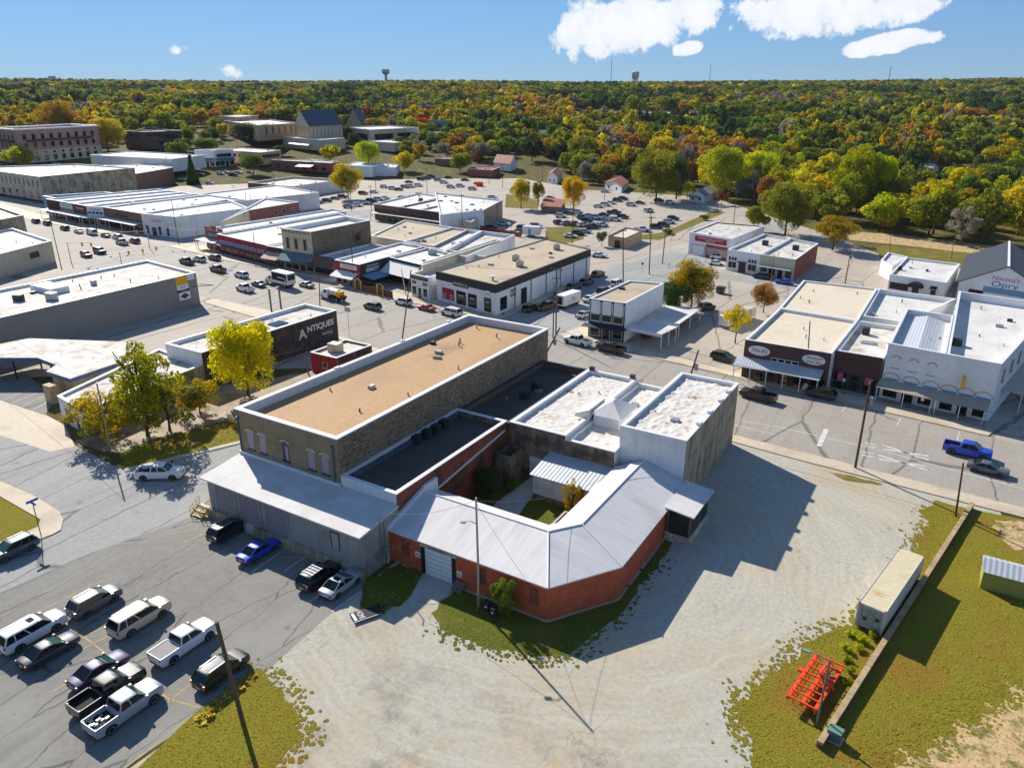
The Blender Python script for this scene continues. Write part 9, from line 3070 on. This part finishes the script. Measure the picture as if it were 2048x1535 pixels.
# street furniture in front of the antique shop
for i,(s,kind,lab) in enumerate([(3.0, 'wood_brown', 'brown wooden chest under the white awning posts'),(7.4, 'gold', 'pale glazed cabinet under the white awning'),(9.6, 'orange_paint', 'orange crate under the white awning'),(11.0, 'wall_white_clean', 'white chair under the white awning')]):
	p = r3.pt(0,s,0.6)
	t = thing(['chest', 'cabinet', 'crate', 'chair'][i],lab,['chest', 'cabinet', 'crate', 'chair'][i],(*p,0.13))
	MB().box(p[0] - 0.45,p[0] + 0.45,p[1] - 0.25,p[1] + 0.25,0.13,[0.9,2.0,0.6,0.55][i]).build('body',kind,t)
	MB().box(p[0] - 0.48,p[0] + 0.48,p[1] - 0.28,p[1] + 0.28,[0.903,2.003,0.603,0.553][i],[0.96,2.06,0.65,0.6][i]).build('top', 'wood_grey' if i < 3 else kind,t)
	if i == 3:
		MB().box(p[0] - 0.3,p[0] + 0.3,p[1] + 0.18,p[1] + 0.24,0.603,1.1).build('backrest',kind,t)
	if i == 1:
		for k in range(3):
			for j in range(2):
				MB().box(p[0] - 0.4 + k * 0.28,p[0] - 0.18 + k * 0.28,p[1] - 0.27,p[1] - 0.245,0.4 + j * 0.8,1.0 + j * 0.8).build('pane', 'glass_shop',t)

# skyline
def tower(label,x,y,zt,kind):
	zb = terrain_z(x,y)
	t = thing('water_tower',label, 'water tower',(x,y,zb))
	H_ = zt - zb
	if kind == 'pedestal':
		MB().cyl((x,y),5.0,zb,zt - 18,16,4.2).build('stem', 'metal_grey',t,smooth=40)
		MB().cyl((x,y),4.2,zt - 18,zt - 10,16,13).build('bowl', 'metal_grey',t,smooth=40)
		MB().cyl((x,y),13,zt - 9.99,zt - 1,16,12).build('tank', 'metal_grey',t,smooth=40)
	else:
		for k in range(5):
			a = 2 * math.pi * k / 5
			MB().tube([(x + 11 * math.cos(a),y + 11 * math.sin(a),zb),(x + 8 * math.cos(a),y + 8 * math.sin(a),zt - 22)],0.9,6).build('leg', 'metal_cream',t)
		MB().cyl((x,y),3,zb,zt - 20,10).build('riser', 'metal_cream',t)
		MB().cyl((x,y),6,zt - 24,zt - 17,16,11).build('bowl', 'metal_cream',t,smooth=40)
		MB().cyl((x,y),11,zt - 16.99,zt - 5,16,11).build('tank', 'metal_cream',t,smooth=40)
		MB().cyl((x,y),11,zt - 4.99,zt,16,2).build('cap', 'metal_cream',t,smooth=40)

tower('grey mushroom-shaped water tower on the skyline',-1675,1988,113, 'pedestal')
tower('tan legged water tower on the skyline right of centre',-925,2214,104, 'legs')
tower('small distant water tower at the far left of the skyline',-2969,1658,100, 'pedestal')
for x,y,zt,lab in ((-1072,2369,142, 'thin radio mast under the big cloud'),(-847,2669,130, 'thin radio mast right of the legged water tower'),(-267,2385,110, 'thin radio mast at the right of the skyline')):
	zb = terrain_z(x,y)
	o = MB().tube([(x,y,zb),(x,y,zt)],0.9,5).build('radio_mast', 'metal_grey',origin=(x,y,zb))
	tag(o,lab, 'mast')

# things far out stand on the rising ground
for o in list(COL.objects):
	if o.parent is None and (o.type == 'EMPTY' or o.name.startswith(('suv', 'sedan', 'pickup'))) and not o.name.startswith('water_tower'):
		if math.hypot(o.location.x,o.location.y) > 450 and o.location.z < 0.5:
			o.location.z += terrain_z(o.location.x,o.location.y)

# thin autumn air: far trees fade a little towards the sky
m = bpy.data.materials.new('air')
m.use_nodes = True
m.node_tree.nodes.clear()
pv = m.node_tree.nodes.new('ShaderNodeVolumePrincipled')
pv.inputs['Color'].default_value = (0.78,0.88,1.0,1)
pv.inputs['Density'].default_value = 0.000035
mo_ = m.node_tree.nodes.new('ShaderNodeOutputMaterial')
m.node_tree.links.new(pv.outputs[0],mo_.inputs['Volume'])
MATS['air'] = m
o = MB().box(-6000,6000,-6000,6000,-20,175).build('haze', 'air')
o['kind'] = 'stuff'
